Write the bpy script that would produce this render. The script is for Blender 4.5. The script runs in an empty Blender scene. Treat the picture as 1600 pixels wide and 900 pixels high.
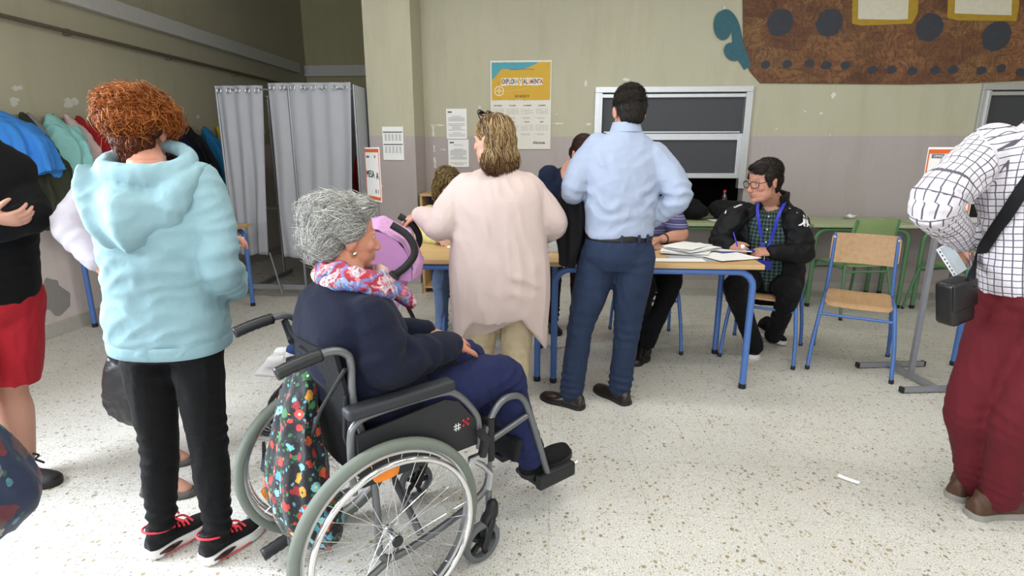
import bpy, bmesh, math, random
import numpy as np
from mathutils import Vector, Matrix
from mathutils.bvhtree import BVHTree
V = Vector
PI = math.pi
R = math.radians
random.seed(7)
scene = bpy.context.scene
COL = scene.collection

# ------------------------------------------------------------------ camera
F_PX, TILT, YAW, CAM_H = 873.0, R(13.8), R(4.3), 1.42
cd = bpy.data.cameras.new('camera'); cam = bpy.data.objects.new('camera', cd); COL.objects.link(cam)
cd.sensor_width = 36; cd.lens = F_PX / 1600 * 36; cd.clip_start = 0.05
cam.location = (0, 0, CAM_H); cam.rotation_euler = (PI/2 - TILT, 0, YAW)
scene.camera = cam

def ray(px, py):
    u = (px-800)/F_PX; v = (450-py)/F_PX
    cy = math.cos(TILT)+v*math.sin(TILT); cz = -math.sin(TILT)+v*math.cos(TILT)
    return V((u*math.cos(YAW)-cy*math.sin(YAW), u*math.sin(YAW)+cy*math.cos(YAW), cz))
def U(px, py, Y):
    d = ray(px, py); return d*(Y/d.y)+V((0, 0, CAM_H))
def FL(px, py, z=0.0):
    d = ray(px, py); return d*((z-CAM_H)/d.z)+V((0, 0, CAM_H))
def hd(deg): return V((math.cos(R(deg)), math.sin(R(deg)), 0))

# ------------------------------------------------------------------ tagging
def tag(o, label=None, cat=None, group=None, kind=None):
    if label: o['label'] = label
    if cat: o['category'] = cat
    if group: o['group'] = group
    if kind: o['kind'] = kind
    return o
def empty(name, loc, rz=0.0, label=None, cat=None, group=None):
    o = bpy.data.objects.new(name, None); COL.objects.link(o)
    o.location = loc; o.rotation_euler = (0, 0, rz); o.empty_display_size = .1
    return tag(o, label, cat, group)
def copy_tree(o, parent=None):
    c = o.copy(); COL.objects.link(c)
    if parent: c.parent = parent
    for ch in list(o.children): copy_tree(ch, c)
    return c

# ------------------------------------------------------------------ mesh builder
class MB:
    def __init__(s): s.v = []; s.f = []; s.m = []; s.mi = 0
    def add(s, verts, faces):
        b = len(s.v); s.v += [tuple(p) for p in verts]
        for f in faces: s.f.append(tuple(i+b for i in f)); s.m.append(s.mi)
        return s
    def box(s, c, size, rot=None, bev=0.0, seg=2):
        bm = bmesh.new(); bmesh.ops.create_cube(bm, size=1)
        for q in bm.verts: q.co = V((q.co.x*size[0], q.co.y*size[1], q.co.z*size[2]))
        if bev: bmesh.ops.bevel(bm, geom=bm.edges[:], offset=bev, segments=seg, profile=.6, affect='EDGES')
        M = rot if rot is not None else Matrix.Identity(3)
        c = V(c); bm.verts.index_update()
        s.add([M @ q.co + c for q in bm.verts], [[q.index for q in f.verts] for f in bm.faces]); bm.free(); return s
    def rings(s, rings, cap=True, closed=False):
        n = len(rings[0]); vs = [p for r in rings for p in r]; fs = []
        m = len(rings)
        for i in range(m if closed else m-1):
            a = i*n; b = ((i+1) % m)*n
            for k in range(n):
                fs.append((a+k, a+(k+1) % n, b+(k+1) % n, b+k))
        if cap and not closed:
            fs.append(tuple(range(n-1, -1, -1))); fs.append(tuple(range((m-1)*n, m*n)))
        return s.add(vs, fs)
    def tube(s, pts, r, seg=10, closed=False, cap=True):
        pts = [V(p) for p in pts]; n = len(pts)
        rr = r if isinstance(r, (list, tuple)) else [r]*n
        rings = []; up = None
        for i, p in enumerate(pts):
            if closed: t = pts[(i+1) % n]-pts[i-1]
            else: t = pts[min(i+1, n-1)]-pts[max(i-1, 0)]
            t.normalize()
            if up is None:
                up = V((0, 0, 1)) if abs(t.z) < .9 else V((1, 0, 0))
            x = up - t*up.dot(t)
            if x.length < 1e-5: x = t.orthogonal()
            x.normalize(); y = t.cross(x); up = x
            rings.append([p+(x*math.cos(2*PI*k/seg)+y*math.sin(2*PI*k/seg))*rr[i] for k in range(seg)])
        return s.rings(rings, cap, closed)
    def ell(s, c, rad, rot=None, nu=20, nv=12):
        M = rot if rot is not None else Matrix.Identity(3); c = V(c)
        rings = []
        for j in range(1, nv):
            a = PI*j/nv
            rings.append([c + M @ V((rad[0]*math.sin(a)*math.cos(2*PI*k/nu), rad[1]*math.sin(a)*math.sin(2*PI*k/nu), -rad[2]*math.cos(a))) for k in range(nu)])
        b = len(s.v); s.rings(rings, cap=False)
        bot = len(s.v); s.v.append(tuple(c+M@V((0, 0, -rad[2])))); s.v.append(tuple(c+M@V((0, 0, rad[2]))))
        e = b+(nv-2)*nu
        for k in range(nu):
            s.f.append((bot, b+(k+1) % nu, b+k)); s.m.append(s.mi)
            s.f.append((bot+1, e+k, e+(k+1) % nu)); s.m.append(s.mi)
        return s
    def lathe(s, c, prof, axis=V((0, 0, 1)), seg=24, closed=False):
        axis = V(axis).normalized(); x = axis.orthogonal().normalized(); y = axis.cross(x); c = V(c)
        rings = [[c+axis*h+(x*math.cos(2*PI*k/seg)+y*math.sin(2*PI*k/seg))*r for k in range(seg)] for r, h in prof]
        return s.rings(rings, not closed, closed)
    def prism(s, poly, depth, M):
        """poly: 2d points (ccw) extruded along local z by depth, placed by 4x4 M"""
        n = len(poly)
        vs = [M @ V((p[0], p[1], 0)) for p in poly]+[M @ V((p[0], p[1], depth)) for p in poly]
        fs = [tuple(range(n-1, -1, -1)), tuple(range(n, 2*n))]+[(i, (i+1) % n, n+(i+1) % n, n+i) for i in range(n)]
        return s.add(vs, fs)
    def mesh(s, name='m'):
        me = bpy.data.meshes.new(name); me.from_pydata(s.v, [], s.f)
        return me
    def build(s, name, mat, parent=None, smooth=True, world=False, angle=40):
        me = s.mesh(name)
        bm = bmesh.new(); bm.from_mesh(me); bmesh.ops.recalc_face_normals(bm, faces=bm.faces[:]); bm.to_mesh(me); bm.free()
        if any(s.m): me.polygons.foreach_set('material_index', s.m)
        return link(name, me, mat, parent, smooth, world, angle)

def link(name, me, mat, parent=None, smooth=True, world=False, angle=40):
    if world and parent is not None: me.transform(Matrix.Translation(-V(parent_loc(parent))))
    for m in (mat if isinstance(mat, (list, tuple)) else [mat]): me.materials.append(m)
    me.validate()
    if smooth:
        me.polygons.foreach_set('use_smooth', [True]*len(me.polygons))
        if angle < 180: me.set_sharp_from_angle(angle=R(angle))
    o = bpy.data.objects.new(name, me); COL.objects.link(o)
    if parent is not None: o.parent = parent
    return o
def parent_loc(p):
    l = V(p.location)
    while p.parent is not None:
        p = p.parent; l = l+V(p.location)
    return l

def crv(pts, n):
    """Catmull-Rom through tuples of any dimension"""
    P = np.array([list(map(float, p)) for p in pts]); m = len(P); out = []
    for i in range(m-1):
        p0 = P[max(i-1, 0)]; p1 = P[i]; p2 = P[i+1]; p3 = P[min(i+2, m-1)]
        for k in range(n):
            t = k/n
            out.append(.5*((2*p1)+(-p0+p2)*t+(2*p0-5*p1+4*p2-p3)*t*t+(-p0+3*p1-3*p2+p3)*t**3))
    out.append(P[-1]); return out
def smooth_path(pts, n=6): return [V(p) for p in crv(pts, n)]

def limb(mb, pts, radii, n=6, seg=16, round0=True, round1=True, flat=None, flat_axis=None, wr=0.0, wf=18.0, seed=0):
    """tapered tube with round ends. flat: list of width factors along flat_axis; wr: ring wrinkle amount"""
    rows = crv([tuple(p)+(r,)+((flat[i],) if flat else (1.0,)) for i, (p, r) in enumerate(zip(pts, radii))], n)
    P = [V(r[:3]) for r in rows]; rad = [r[3] for r in rows]; fw = [r[4] for r in rows]
    rnd = random.Random(seed); ph = [rnd.uniform(0, 6.28) for _ in range(8)]
    m = len(P); rings = []; up = V(flat_axis) if flat_axis is not None else None
    L = 0; T = []
    for i in range(m):
        T.append((P[min(i+1, m-1)]-P[max(i-1, 0)]).normalized())
    def ring(p, t, r, w, s):
        nonlocal up
        a = up if up is not None else (V((0, 0, 1)) if abs(t.z) < .9 else V((1, 0, 0)))
        x = a-t*a.dot(t)
        if x.length < 1e-4: x = t.orthogonal()
        x.normalize(); y = t.cross(x); up = V(flat_axis) if flat_axis is not None else x
        o = []
        for k in range(seg):
            q = 2*PI*k/seg; rr = r
            if wr: rr = r*(1+wr*(math.sin(s*wf+ph[0]+1.3*math.sin(q+ph[1]))*.6+.4*math.sin(s*wf*1.9+ph[2]+1.7*math.sin(q*2+ph[3])))*(.6+.4*math.sin(q+ph[4])))
            o.append(p+x*math.cos(q)*rr*w+y*math.sin(q)*rr)
        return o
    if round0:
        for a in (80, 55, 28): rings.append(ring(P[0]-T[0]*rad[0]*math.sin(R(a)), T[0], rad[0]*math.cos(R(a)), fw[0], 0))
    for i in range(m):
        if i: L += (P[i]-P[i-1]).length
        rings.append(ring(P[i], T[i], rad[i], fw[i], L))
    if round1:
        for a in (28, 55, 80): rings.append(ring(P[-1]+T[-1]*rad[-1]*math.sin(R(a)), T[-1], rad[-1]*math.cos(R(a)), fw[-1], L))
    mb.rings(rings); return mb

def sring(c, side, fwd, a, b, seg=28, e=2.3):
    o = []
    for k in range(seg):
        q = 2*PI*k/seg; cx, sx = math.cos(q), math.sin(q)
        o.append(c+side*(a*math.copysign(abs(cx)**(2/e), cx))+fwd*(b*math.copysign(abs(sx)**(2/e), sx)))
    return o

def remesh(mb, voxel, smooth=3, fac=.5):
    me = mb.mesh('tmp'); o = bpy.data.objects.new('tmp', me); COL.objects.link(o)
    m = o.modifiers.new('r', 'REMESH'); m.mode = 'VOXEL'; m.voxel_size = voxel; m.adaptivity = 0
    if smooth:
        k = o.modifiers.new('s', 'SMOOTH'); k.factor = fac; k.iterations = smooth
    dg = bpy.context.evaluated_depsgraph_get(); dg.update()
    out = bpy.data.meshes.new_from_object(o.evaluated_get(dg))
    bpy.data.objects.remove(o); bpy.data.meshes.remove(me)
    return out
def getco(me):
    a = np.empty(len(me.vertices)*3, np.float32); me.vertices.foreach_get('co', a); return a.reshape(-1, 3).astype(np.float64)
def getno(me):
    a = np.empty(len(me.vertices)*3, np.float32); me.vertex_normals.foreach_get('vector', a); return a.reshape(-1, 3).astype(np.float64)
def setco(me, a): me.vertices.foreach_set('co', a.astype(np.float32).ravel()); me.update()
def npn(P, freq, seed, k=9):
    r = np.random.RandomState(seed); K = r.normal(size=(k, 3)); K /= np.linalg.norm(K, axis=1)[:, None]
    K *= freq*(.6+.9*r.rand(k, 1)); ph = r.rand(k)*6.28
    return np.sin(P@K.T+ph).sum(1)/math.sqrt(k/2)/1.6
def wrinkle(me, amp, freq=14, scale=(1, 1, 1), seed=1, folds=()):
    """cloth folds: global soft ridges + local fold fields (centre, axis, radius, freq, amp)"""
    freq = freq*5.0; P = getco(me); N = getno(me); S = P*np.array(scale)
    w = S+np.stack([npn(S, freq*.4, seed+5), npn(S, freq*.4, seed+6), npn(S, freq*.4, seed+7)], 1)*1.2/freq
    n1 = npn(w, freq, seed); ridge = 1-2*np.abs(np.clip(n1, -1, 1))
    d = amp*(.6*ridge+.4*npn(S, freq*.5, seed+9))
    for (c, ax, rad, fq, am) in folds:
        q = P-np.array(c); ax = np.array(V(ax).normalized()); g = np.exp(-(q**2).sum(1)/(rad*rad))
        t = q@ax; s = np.sin(6.283*fq*t+2.2*npn(P, 17, seed+3)+1.1*npn(P, 45, seed+4))*(.7+.55*npn(P, 25, seed+8))
        s = np.where(s > 0, s, s*.55); d = d+am*g*s
    setco(me, P+N*d[:, None]); return me
def set_attr(me, name, arr, dim='FLOAT_VECTOR'):
    at = me.attributes.new(name, dim, 'POINT')
    if dim == 'FLOAT_COLOR': at.data.foreach_set('color', np.asarray(arr, np.float32).ravel())
    else: at.data.foreach_set('vector', np.asarray(arr, np.float32).ravel())
def text(parent, name, s, size, M, mat, ext=.0006, align='CENTER', sx=1.0, bold=0.0):
    c = bpy.data.curves.new('t', 'FONT'); c.body = s; c.size = size; c.align_x = align; c.align_y = 'CENTER'; c.extrude = ext; c.offset = bold; c.resolution_u = 3
    o = bpy.data.objects.new('t', c); COL.objects.link(o)
    dg = bpy.context.evaluated_depsgraph_get(); dg.update()
    me = bpy.data.meshes.new_from_object(o.evaluated_get(dg)); bpy.data.objects.remove(o); bpy.data.curves.remove(c)
    me.transform(M @ Matrix.Diagonal((sx, 1, 1, 1)))
    return link(name, me, mat, parent, smooth=False)
def frame4(o, x, y):
    x = V(x).normalized(); y = V(y); y = (y-x*x.dot(y)).normalized(); z = x.cross(y)
    return Matrix(((x.x, y.x, z.x, o[0]), (x.y, y.y, z.y, o[1]), (x.z, y.z, z.z, o[2]), (0, 0, 0, 1)))

# ------------------------------------------------------------------ materials
def srgb(c):
    if isinstance(c, str): c = [int(c[i:i+2], 16)/255 for i in (0, 2, 4)]
    return tuple((x/12.92 if x <= .04045 else ((x+.055)/1.055)**2.4) for x in c)+(1,)
class NT:
    def __init__(s, name):
        s.mat = bpy.data.materials.new(name); s.mat.use_nodes = True; s.t = s.mat.node_tree
        s.b = s.t.nodes['Principled BSDF']
    def n(s, typ, **kw):
        o = s.t.nodes.new('ShaderNode'+typ)
        for k, v in kw.items():
            if k.startswith('i_'):
                o.inputs[int(k[2:]) if k[2:].isdigit() else k[2:].replace('_', ' ')].default_value = v
            else: setattr(o, k, v)
        return o
    def l(s, a, ao, b, bi): s.t.links.new(a.outputs[ao], b.inputs[bi]); return b
    def math(s, op, a, b=None, c=None):
        o = s.n('Math', operation=op)
        for i, q in enumerate((a, b, c)):
            if q is None: continue
            if isinstance(q, (int, float)): o.inputs[i].default_value = q
            else: s.t.links.new(q, o.inputs[i])
        return o.outputs[0]
    def mix(s, fac, a, b, mode='MIX'):
        o = s.n('MixRGB', blend_type=mode)
        for i, q in enumerate((fac, a, b)):
            if isinstance(q, (int, float)): o.inputs[i].default_value = q
            elif isinstance(q, tuple): o.inputs[i].default_value = q
            else: s.t.links.new(q, o.inputs[i])
        return o.outputs[0]
    def pos(s): return s.n('NewGeometry').outputs['Position']
    def obj(s): return s.n('TexCoord').outputs['Object']
    def noise(s, vec, scale, detail=3, rough=.55, out='Fac'):
        o = s.n('TexNoise'); o.inputs['Scale'].default_value = scale; o.inputs['Detail'].default_value = detail; o.inputs['Roughness'].default_value = rough
        s.t.links.new(vec, o.inputs['Vector']); return o.outputs[out]
    def vor(s, vec, scale, feature='F1', out='Distance', rnd=1.0):
        o = s.n('TexVoronoi', feature=feature); o.inputs['Scale'].default_value = scale; o.inputs['Randomness'].default_value = rnd
        s.t.links.new(vec, o.inputs['Vector']); return o.outputs[out]
    def ramp(s, fac, stops, interp='LINEAR'):
        o = s.n('ValToRGB'); cr = o.color_ramp; cr.interpolation = interp
        while len(cr.elements) < len(stops): cr.elements.new(.5)
        for e, (p, c) in zip(cr.elements, stops): e.position = p; e.color = c if isinstance(c, tuple) else srgb(c)
        s.t.links.new(fac, o.inputs[0]); return o.outputs[0]
    def scale(s, vec, sc):
        o = s.n('Mapping'); o.inputs['Scale'].default_value = sc; s.t.links.new(vec, o.inputs['Vector']); return o.outputs[0]
    def sep(s, vec):
        o = s.n('SeparateXYZ'); s.t.links.new(vec, o.inputs[0]); return o.outputs
    def attr(s, name, out='Vector'):
        return s.n('Attribute', attribute_name=name).outputs[out]
    def bump(s, h, strength=.3, dist=.01):
        o = s.n('Bump'); o.inputs['Strength'].default_value = strength; o.inputs['Distance'].default_value = dist
        s.t.links.new(h, o.inputs['Height']); s.t.links.new(o.outputs[0], s.b.inputs['Normal'])
    def set(s, **kw):
        for k, v in kw.items():
            k = k.replace('_', ' ')
            if isinstance(v, (int, float, tuple)): s.b.inputs[k].default_value = v
            else: s.t.links.new(v, s.b.inputs[k])
        return s.mat
_mc = {}
def plain(c, rough=.5, metal=0.0, var=.06, name=None, spec=.5, bump=.0, bscale=60, **kw):
    key = ('p', c, rough, metal, var, bump, bscale, tuple(kw.items()))
    if key in _mc: return _mc[key]
    t = NT(name or 'plain_'+str(c)); base = srgb(c); p = t.obj()
    n = t.noise(p, 25, 3)
    dark = tuple(x*(1-var*2) for x in base[:3])+(1,); lite = tuple(min(1, x*(1+var*2)) for x in base[:3])+(1,)
    t.set(Base_Color=t.mix(n, dark, lite), Roughness=rough, Metallic=metal, **kw)
    t.b.inputs['Specular IOR Level'].default_value = spec
    if bump: t.bump(t.noise(p, bscale, 4), bump, .004)
    _mc[key] = t.mat; return t.mat
def fabric(c, rough=.9, var=.10, weave=900, bump=.25, soft=30, sheen=.15, name=None):
    sheen *= .12
    key = ('f', c, rough, var, weave, bump, soft, sheen)
    if key in _mc: return _mc[key]
    t = NT(name or 'fabric_'+str(c)); base = srgb(c); p = t.obj()
    n = t.noise(p, 7, 4); n2 = t.noise(p, weave*.35, 2)
    dark = tuple(x*(1-var*2) for x in base[:3])+(1,); lite = tuple(min(1, x*(1+var*1.6)) for x in base[:3])+(1,)
    cc = t.mix(t.math('ADD', t.math('MULTIPLY', n, .6), t.math('MULTIPLY', n2, .4)), dark, lite)
    t.set(Base_Color=cc, Roughness=rough)
    t.b.inputs['Specular IOR Level'].default_value = .2
    t.b.inputs['Sheen Weight'].default_value = sheen
    h = t.math('ADD', t.math('MULTIPLY', t.noise(p, soft, 4, .6), .9), t.math('MULTIPLY', n2, .12))
    t.bump(h, bump, .012); _mc[key] = t.mat; return t.mat
def metal(c, rough=.25, name=None): return plain(c, rough, 1.0, .03, name)
def skin_mat():
    if 'skin' in _mc: return _mc['skin']
    t = NT('skin'); p = t.obj(); c = t.attr('Col', 'Color')
    n = t.noise(p, 60, 4); cc = t.mix(t.math('MULTIPLY', n, .35), c, (.42, .17, .12, 1))
    t.set(Base_Color=cc, Roughness=.48); t.b.inputs['Subsurface Weight'].default_value = .12
    t.b.inputs['Subsurface Radius'].default_value = (.012, .005, .003)
    t.bump(t.noise(p, 350, 3), .12, .002); _mc['skin'] = t.mat; return t.mat
def hair_mat(name='hair'):
    if name in _mc: return _mc[name]
    t = NT(name); c = t.attr('Col', 'Color'); p = t.obj()
    cc = t.mix(t.math('MULTIPLY', t.noise(p, 45, 3), .4), c, (.02, .012, .01, 1))
    t.set(Base_Color=cc, Roughness=.55); t.b.inputs['Specular IOR Level'].default_value = .22
    t.bump(t.noise(p, 300, 3), .3, .003); _mc[name] = t.mat; return t.mat
def wood(c1, c2, rough=.45, ax=(3, 40, 40), name='wood'):
    key = ('w', c1, c2, ax)
    if key in _mc: return _mc[key]
    t = NT(name); p = t.scale(t.obj(), ax); n = t.noise(p, 1.0, 6, .65)
    n2 = t.noise(t.obj(), 3, 2)
    t.set(Base_Color=t.ramp(t.math('ADD', t.math('MULTIPLY', n, .8), t.math('MULTIPLY', n2, .2)), [(.3, c1), (.7, c2)]), Roughness=rough)
    t.bump(n, .05, .002); _mc[key] = t.mat; return t.mat
# ================================================================== ROOM
BW = 5.89      # back wall
LW = -3.9      # left wall
CEIL = 3.75
def floor_mat():
    t = NT('terrazzo'); p = t.pos()
    w = t.noise(p, 6, 2, .5, 'Color')
    sv = t.scale(p, (1, 1, 1))
    wob = t.mix(.02, sv, t.noise(p, 9, 2, .5, 'Color'))
    c1 = t.vor(wob, 92, 'F1', 'Color'); d1 = t.vor(wob, 92, 'F1', 'Distance')
    c2 = t.vor(t.scale(wob, (1.1, .9, 1)), 46, 'F1', 'Color'); d2 = t.vor(t.scale(wob, (1.1, .9, 1)), 46, 'F1', 'Distance')
    s1 = t.sep(c1); s2 = t.sep(c2)
    base = t.ramp(t.noise(p, 190, 4, .7), [(.36, 'a3a199'), (.5, 'cfcdc6'), (.66, 'e6e5df')])
    chip1 = t.ramp(s1[0], [(0, 'e2e0d8'), (.35, 'c6c2b4'), (.55, 'a89d82'), (.75, '8a7650'), (.9, '66625a')], 'CONSTANT')
    m1 = t.math('MULTIPLY', t.math('LESS_THAN', t.math('ADD', d1, t.math('MULTIPLY', t.noise(p, 130, 2), .45)), .52), .85)
    chip2 = t.ramp(s2[1], [(0, 'cbc7ba'), (.4, 'a89b7c'), (.6, '8d7747'), (.8, '6f6149'), (.9, 'b3ab97')], 'CONSTANT')
    gate = t.math('GREATER_THAN', s2[2], .55)
    m2 = t.math('MULTIPLY', t.math('MULTIPLY', t.math('LESS_THAN', t.math('ADD', d2, t.math('MULTIPLY', t.noise(p, 60, 2), .5)), .6), gate), .8)
    col = t.mix(m2, t.mix(m1, base, chip1), chip2)
    dirt = t.noise(p, 1.3, 5, .6)
    col = t.mix(t.math('MULTIPLY', t.ramp(dirt, [(.4, (0, 0, 0, 1)), (.75, (1, 1, 1, 1))]), .22), col, srgb('8b8372'))
    # faint joints between the 0.4 m tiles
    xyz = t.sep(p)
    def joint(v):
        f = t.math('FRACT', t.math('MULTIPLY', v, 2.5)); return t.math('LESS_THAN', f, .008)
    j = t.math('MAXIMUM', joint(xyz[0]), joint(xyz[1]))
    col = t.mix(t.math('MULTIPLY', j, .3), col, srgb('77705f'))
    t.set(Base_Color=col, Roughness=t.ramp(t.noise(p, 3, 3), [(.3, (.24,)*3+(1,)), (.7, (.42,)*3+(1,))]))
    t.b.inputs['Specular IOR Level'].default_value = .35
    t.bump(t.noise(p, 120, 2), .03, .002); return t.mat
def wall_mat(name, cream, pink, dado=1.56, dirt=.25, peel=True):
    t = NT(name); p = t.pos(); z = t.sep(p)[2]
    zz = t.math('ADD', z, t.math('MULTIPLY', t.noise(p, 25, 2), .006))
    up = t.math('GREATER_THAN', zz, dado+.003)
    big = t.noise(p, 1.1, 5, .6)
    c1 = t.mix(big, srgb(cream), tuple(x*.86 for x in srgb(cream)[:3])+(1,))
    c2 = t.mix(big, srgb(pink), tuple(x*.86 for x in srgb(pink)[:3])+(1,))
    col = t.mix(up, c2, c1)
    st = t.noise(t.scale(p, (3, 3, .5)), 2.0, 5, .7)
    col = t.mix(t.math('MULTIPLY', t.ramp(st, [(.5, (0,)*3+(1,)), (.8, (1,)*3+(1,))]), dirt), col, srgb('8a8064'))
    if peel:   # chips of missing paint scattered round the dado line
        n = t.noise(t.scale(p, (1, 1, 1.0)), 11, 3, .5); n2 = t.noise(p, 1.7, 2)
        pk = t.math('MULTIPLY', t.math('GREATER_THAN', n, .735), t.math('GREATER_THAN', n2, .5))
        col = t.mix(t.math('MULTIPLY', pk, .9), col, srgb('d8d8d2'))
    t.set(Base_Color=col, Roughness=.62); t.b.inputs['Specular IOR Level'].default_value = .3
    t.bump(t.math('ADD', t.noise(p, 70, 3), t.math('MULTIPLY', big, 2.0)), .12, .006); return t.mat
M_floor = floor_mat()
M_back = wall_mat('wall_paint_back', 'bab69f', 'b2a8a7')
M_left = wall_mat('wall_paint_left', 'b3ae96', 'dccfcb', dado=1.50, dirt=.3)  # pink band lightened in colour to stand in for window light
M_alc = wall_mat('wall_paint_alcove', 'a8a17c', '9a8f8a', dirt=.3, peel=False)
M_white = plain('dcdad2', .6); M_skirt = plain('b4afa6', .5, var=.08)
M_alu = plain('c4c6c8', .38, .75, .03); M_dark = plain('050505', .8)
def struct(name, mb, mat, parent=None, smooth=False):
    o = mb.build(name, mat, parent, smooth=smooth)
    if parent is None: o['kind'] = 'structure'
    return o
X1 = 5.2; Y0 = -3.2; Y1 = 9.0; CX0, CX1, CY = -1.79, -1.345, 5.46     # right wall, rear wall, alcove end, column
struct('floor', MB().box(((LW-.2+X1+.2)/2, (Y0+Y1)/2, -.05), (X1-LW+.8, Y1-Y0+.6, .1)), M_floor)
struct('ceiling', MB().box(((LW+X1)/2, (Y0+Y1)/2, CEIL+.05), (X1-LW+.6, Y1-Y0+.6, .1)), M_white)
struct('wall_left', MB().box((LW-.1, (Y0+Y1)/2, CEIL/2), (.2, Y1-Y0+.4, CEIL)), M_left)
struct('wall_right', MB().box((X1+.1, (Y0+BW)/2, CEIL/2), (.2, BW-Y0+.4, CEIL)), M_back)
# rear wall behind the camera, with the window openings the daylight comes through
rw = MB()
rw.box(((LW+X1)/2, Y0-.1, .45), (X1-LW, .2, .9)); rw.box(((LW+X1)/2, Y0-.1, 3.2), (X1-LW, .2, 1.2))
for xa, xb in ((LW, -3.5), (-1.3, -.9), (1.3, 1.7), (3.9, X1)): rw.box(((xa+xb)/2, Y0-.1, 1.75), (xb-xa, .2, 1.7))
struct('wall_rear', rw, M_back)
# back wall built round the two serving hatches
H1 = (.385, 1.905, .80, 2.03); H2 = (4.0, 5.1, .80, 2.03)
bw = MB(); TH = .16
def seg(xa, xb, za, zb): bw.box(((xa+xb)/2, BW+TH/2, (za+zb)/2), (xb-xa, TH, zb-za))
seg(CX1-.1, H1[0], 0, CEIL); seg(H1[1], H2[0], 0, CEIL); seg(H2[1], X1, 0, CEIL)
for h in (H1, H2): seg(h[0], h[1], 0, h[2]); seg(h[0], h[1], h[3], CEIL)
struct('wall_back', bw, M_back)
struct('wall_column', MB().box(((CX0+CX1)/2, (CY+BW+TH)/2, CEIL/2), (CX1-CX0, BW+TH-CY, CEIL)), M_back)
# alcove behind the column
struct('wall_alcove_right', MB().box((CX0+.1, (BW+TH+Y1)/2, CEIL/2), (.16, Y1-BW-TH, CEIL)), M_alc)
struct('wall_alcove_end', MB().box(((LW+CX0)/2, Y1+.05, CEIL/2), (CX0-LW+.3, .1, CEIL)), M_alc)
# dark kitchen behind the hatches
k = MB(); k.box((2.6, 8.0, 1.4), (6.8, .1, 2.8)); k.box((2.6, 7.0, 2.6), (6.8, 2.1, .1)); k.box((-.9, 7.0, 1.4), (.1, 2.0, 2.8)); k.box((6.0, 7.0, 1.4), (.1, 2.0, 2.8))
struct('wall_kitchen', k, plain('1b1a19', .8))
# baseboards
struct('baseboard_back', MB().box(((CX1+X1)/2, BW-.008, .05), (X1-CX1, .016, .10), bev=.003), M_skirt)
struct('baseboard_left', MB().box((LW+.008, (Y0+Y1)/2, .055), (.016, Y1-Y0, .11), bev=.003), M_skirt)
b = MB(); b.box(((CX0+CX1)/2, CY-.008, .05), (CX1-CX0+.03, .016, .1)); b.box((CX1+.008, (CY+BW)/2, .05), (.016, BW-CY, .1))
struct('baseboard_column', b, M_skirt)
# service duct, pipe and coat rail on the left wall
d = MB(); d.box((LW+.035, 2.9, 2.62), (.07, 11.5, .14), bev=.004)
struct('trim_1', d, plain('bcbbb6', .55))
struct('trim_2', MB().box(((LW+CX0)/2, Y1-.035, 2.62), (CX0-LW, .07, .16), bev=.004), plain('bcbbb6', .55))
pp = MB(); pp.tube([(LW+.05, -3, 2.33), (LW+.05, 2.5, 2.33), (LW+.05, 8.9, 2.34)], .016, 10)
for i in range(9): pp.box((LW+.025, -1.5+i*1.2, 2.33), (.05, .03, .05), bev=.004)
struct('trim_3', pp, plain('5d5346', .6, var=.15))
struct('trim_4', MB().tube([(LW+.03, 4.9, 2.69), (LW+.03, 4.9, 3.3)], .022), plain('9b988a', .5))
rail = MB(); rail.box((LW+.012, 4.6, 1.63), (.024, 5.6, .09), bev=.003)
for i in range(28):
    y = 2.0+i*.2; rail.tube([(LW+.02, y, 1.65), (LW+.06, y, 1.645), (LW+.075, y, 1.67)], .006, 6)
struct('trim_5', rail, plain('a9a48b', .55))

# ---- serving hatches: frame, two dark shutters, rails
def hatch(name, h):
    x0, x1, z0, z1 = h; w = .055; y = BW+.01
    f = MB()
    f.box(((x0+x1)/2, y, z1-w/2), (x1-x0, .09, w), bev=.004)
    f.box((x0+w/2, y, (1.05+z1-w)/2), (w, .09, z1-w-1.05), bev=.004); f.box((x1-w/2, y, (1.05+z1-w)/2), (w, .09, z1-w-1.05), bev=.004)
    f.box((x0+w*1.1, y-.02, (1.05+z1-w)/2), (.02, .08, z1-w-1.06)); f.box((x1-w*1.1, y-.02, (1.05+z1-w)/2), (.02, .08, z1-w-1.06))
    fr = struct(name, f, M_alu)
    up = MB(); a0, a1 = x0+w+.012, x1-w-.012
    mid = 1.555
    up.box(((a0+a1)/2, y+.0, mid), (a1-a0, .05, .065), bev=.004); up.box(((a0+a1)/2, y-.03, mid+.045), (a1-a0-.06, .03, .012))
    up.box(((a0+a1)/2, y, z1-w-.03), (a1-a0, .05, .035), bev=.004)
    up.box(((a0+a1)/2, y-.005, 1.175), (a1-a0, .05, .05), bev=.004)
    for xx in (a0+.02, a1-.02): up.box((xx, y-.005, (1.16+mid)/2), (.04, .045, mid-1.16), bev=.004)
    u = up.build('shutter_rail', M_alu, fr, smooth=False)
    sh = plain('3c3d42', .55, var=.05)
    MB().box(((a0+a1)/2, y+.012, (mid+z1-w)/2), (a1-a0, .012, z1-w-mid), bev=.002).build('shutter_panel', sh, fr, smooth=False)
    MB().box(((a0+a1)/2, y+.006, (1.17+mid)/2), (a1-a0-.06, .012, mid-1.17), bev=.002).build('shutter_panel', sh, fr, smooth=False)
    MB().box(((x0+x1)/2, BW+.08, z0-.01), (x1-x0, .2, .03), bev=.004).build('window_sill', plain('807c72', .5), fr, smooth=False)
hatch('window_1', H1); hatch('window_2', H2)

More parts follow.
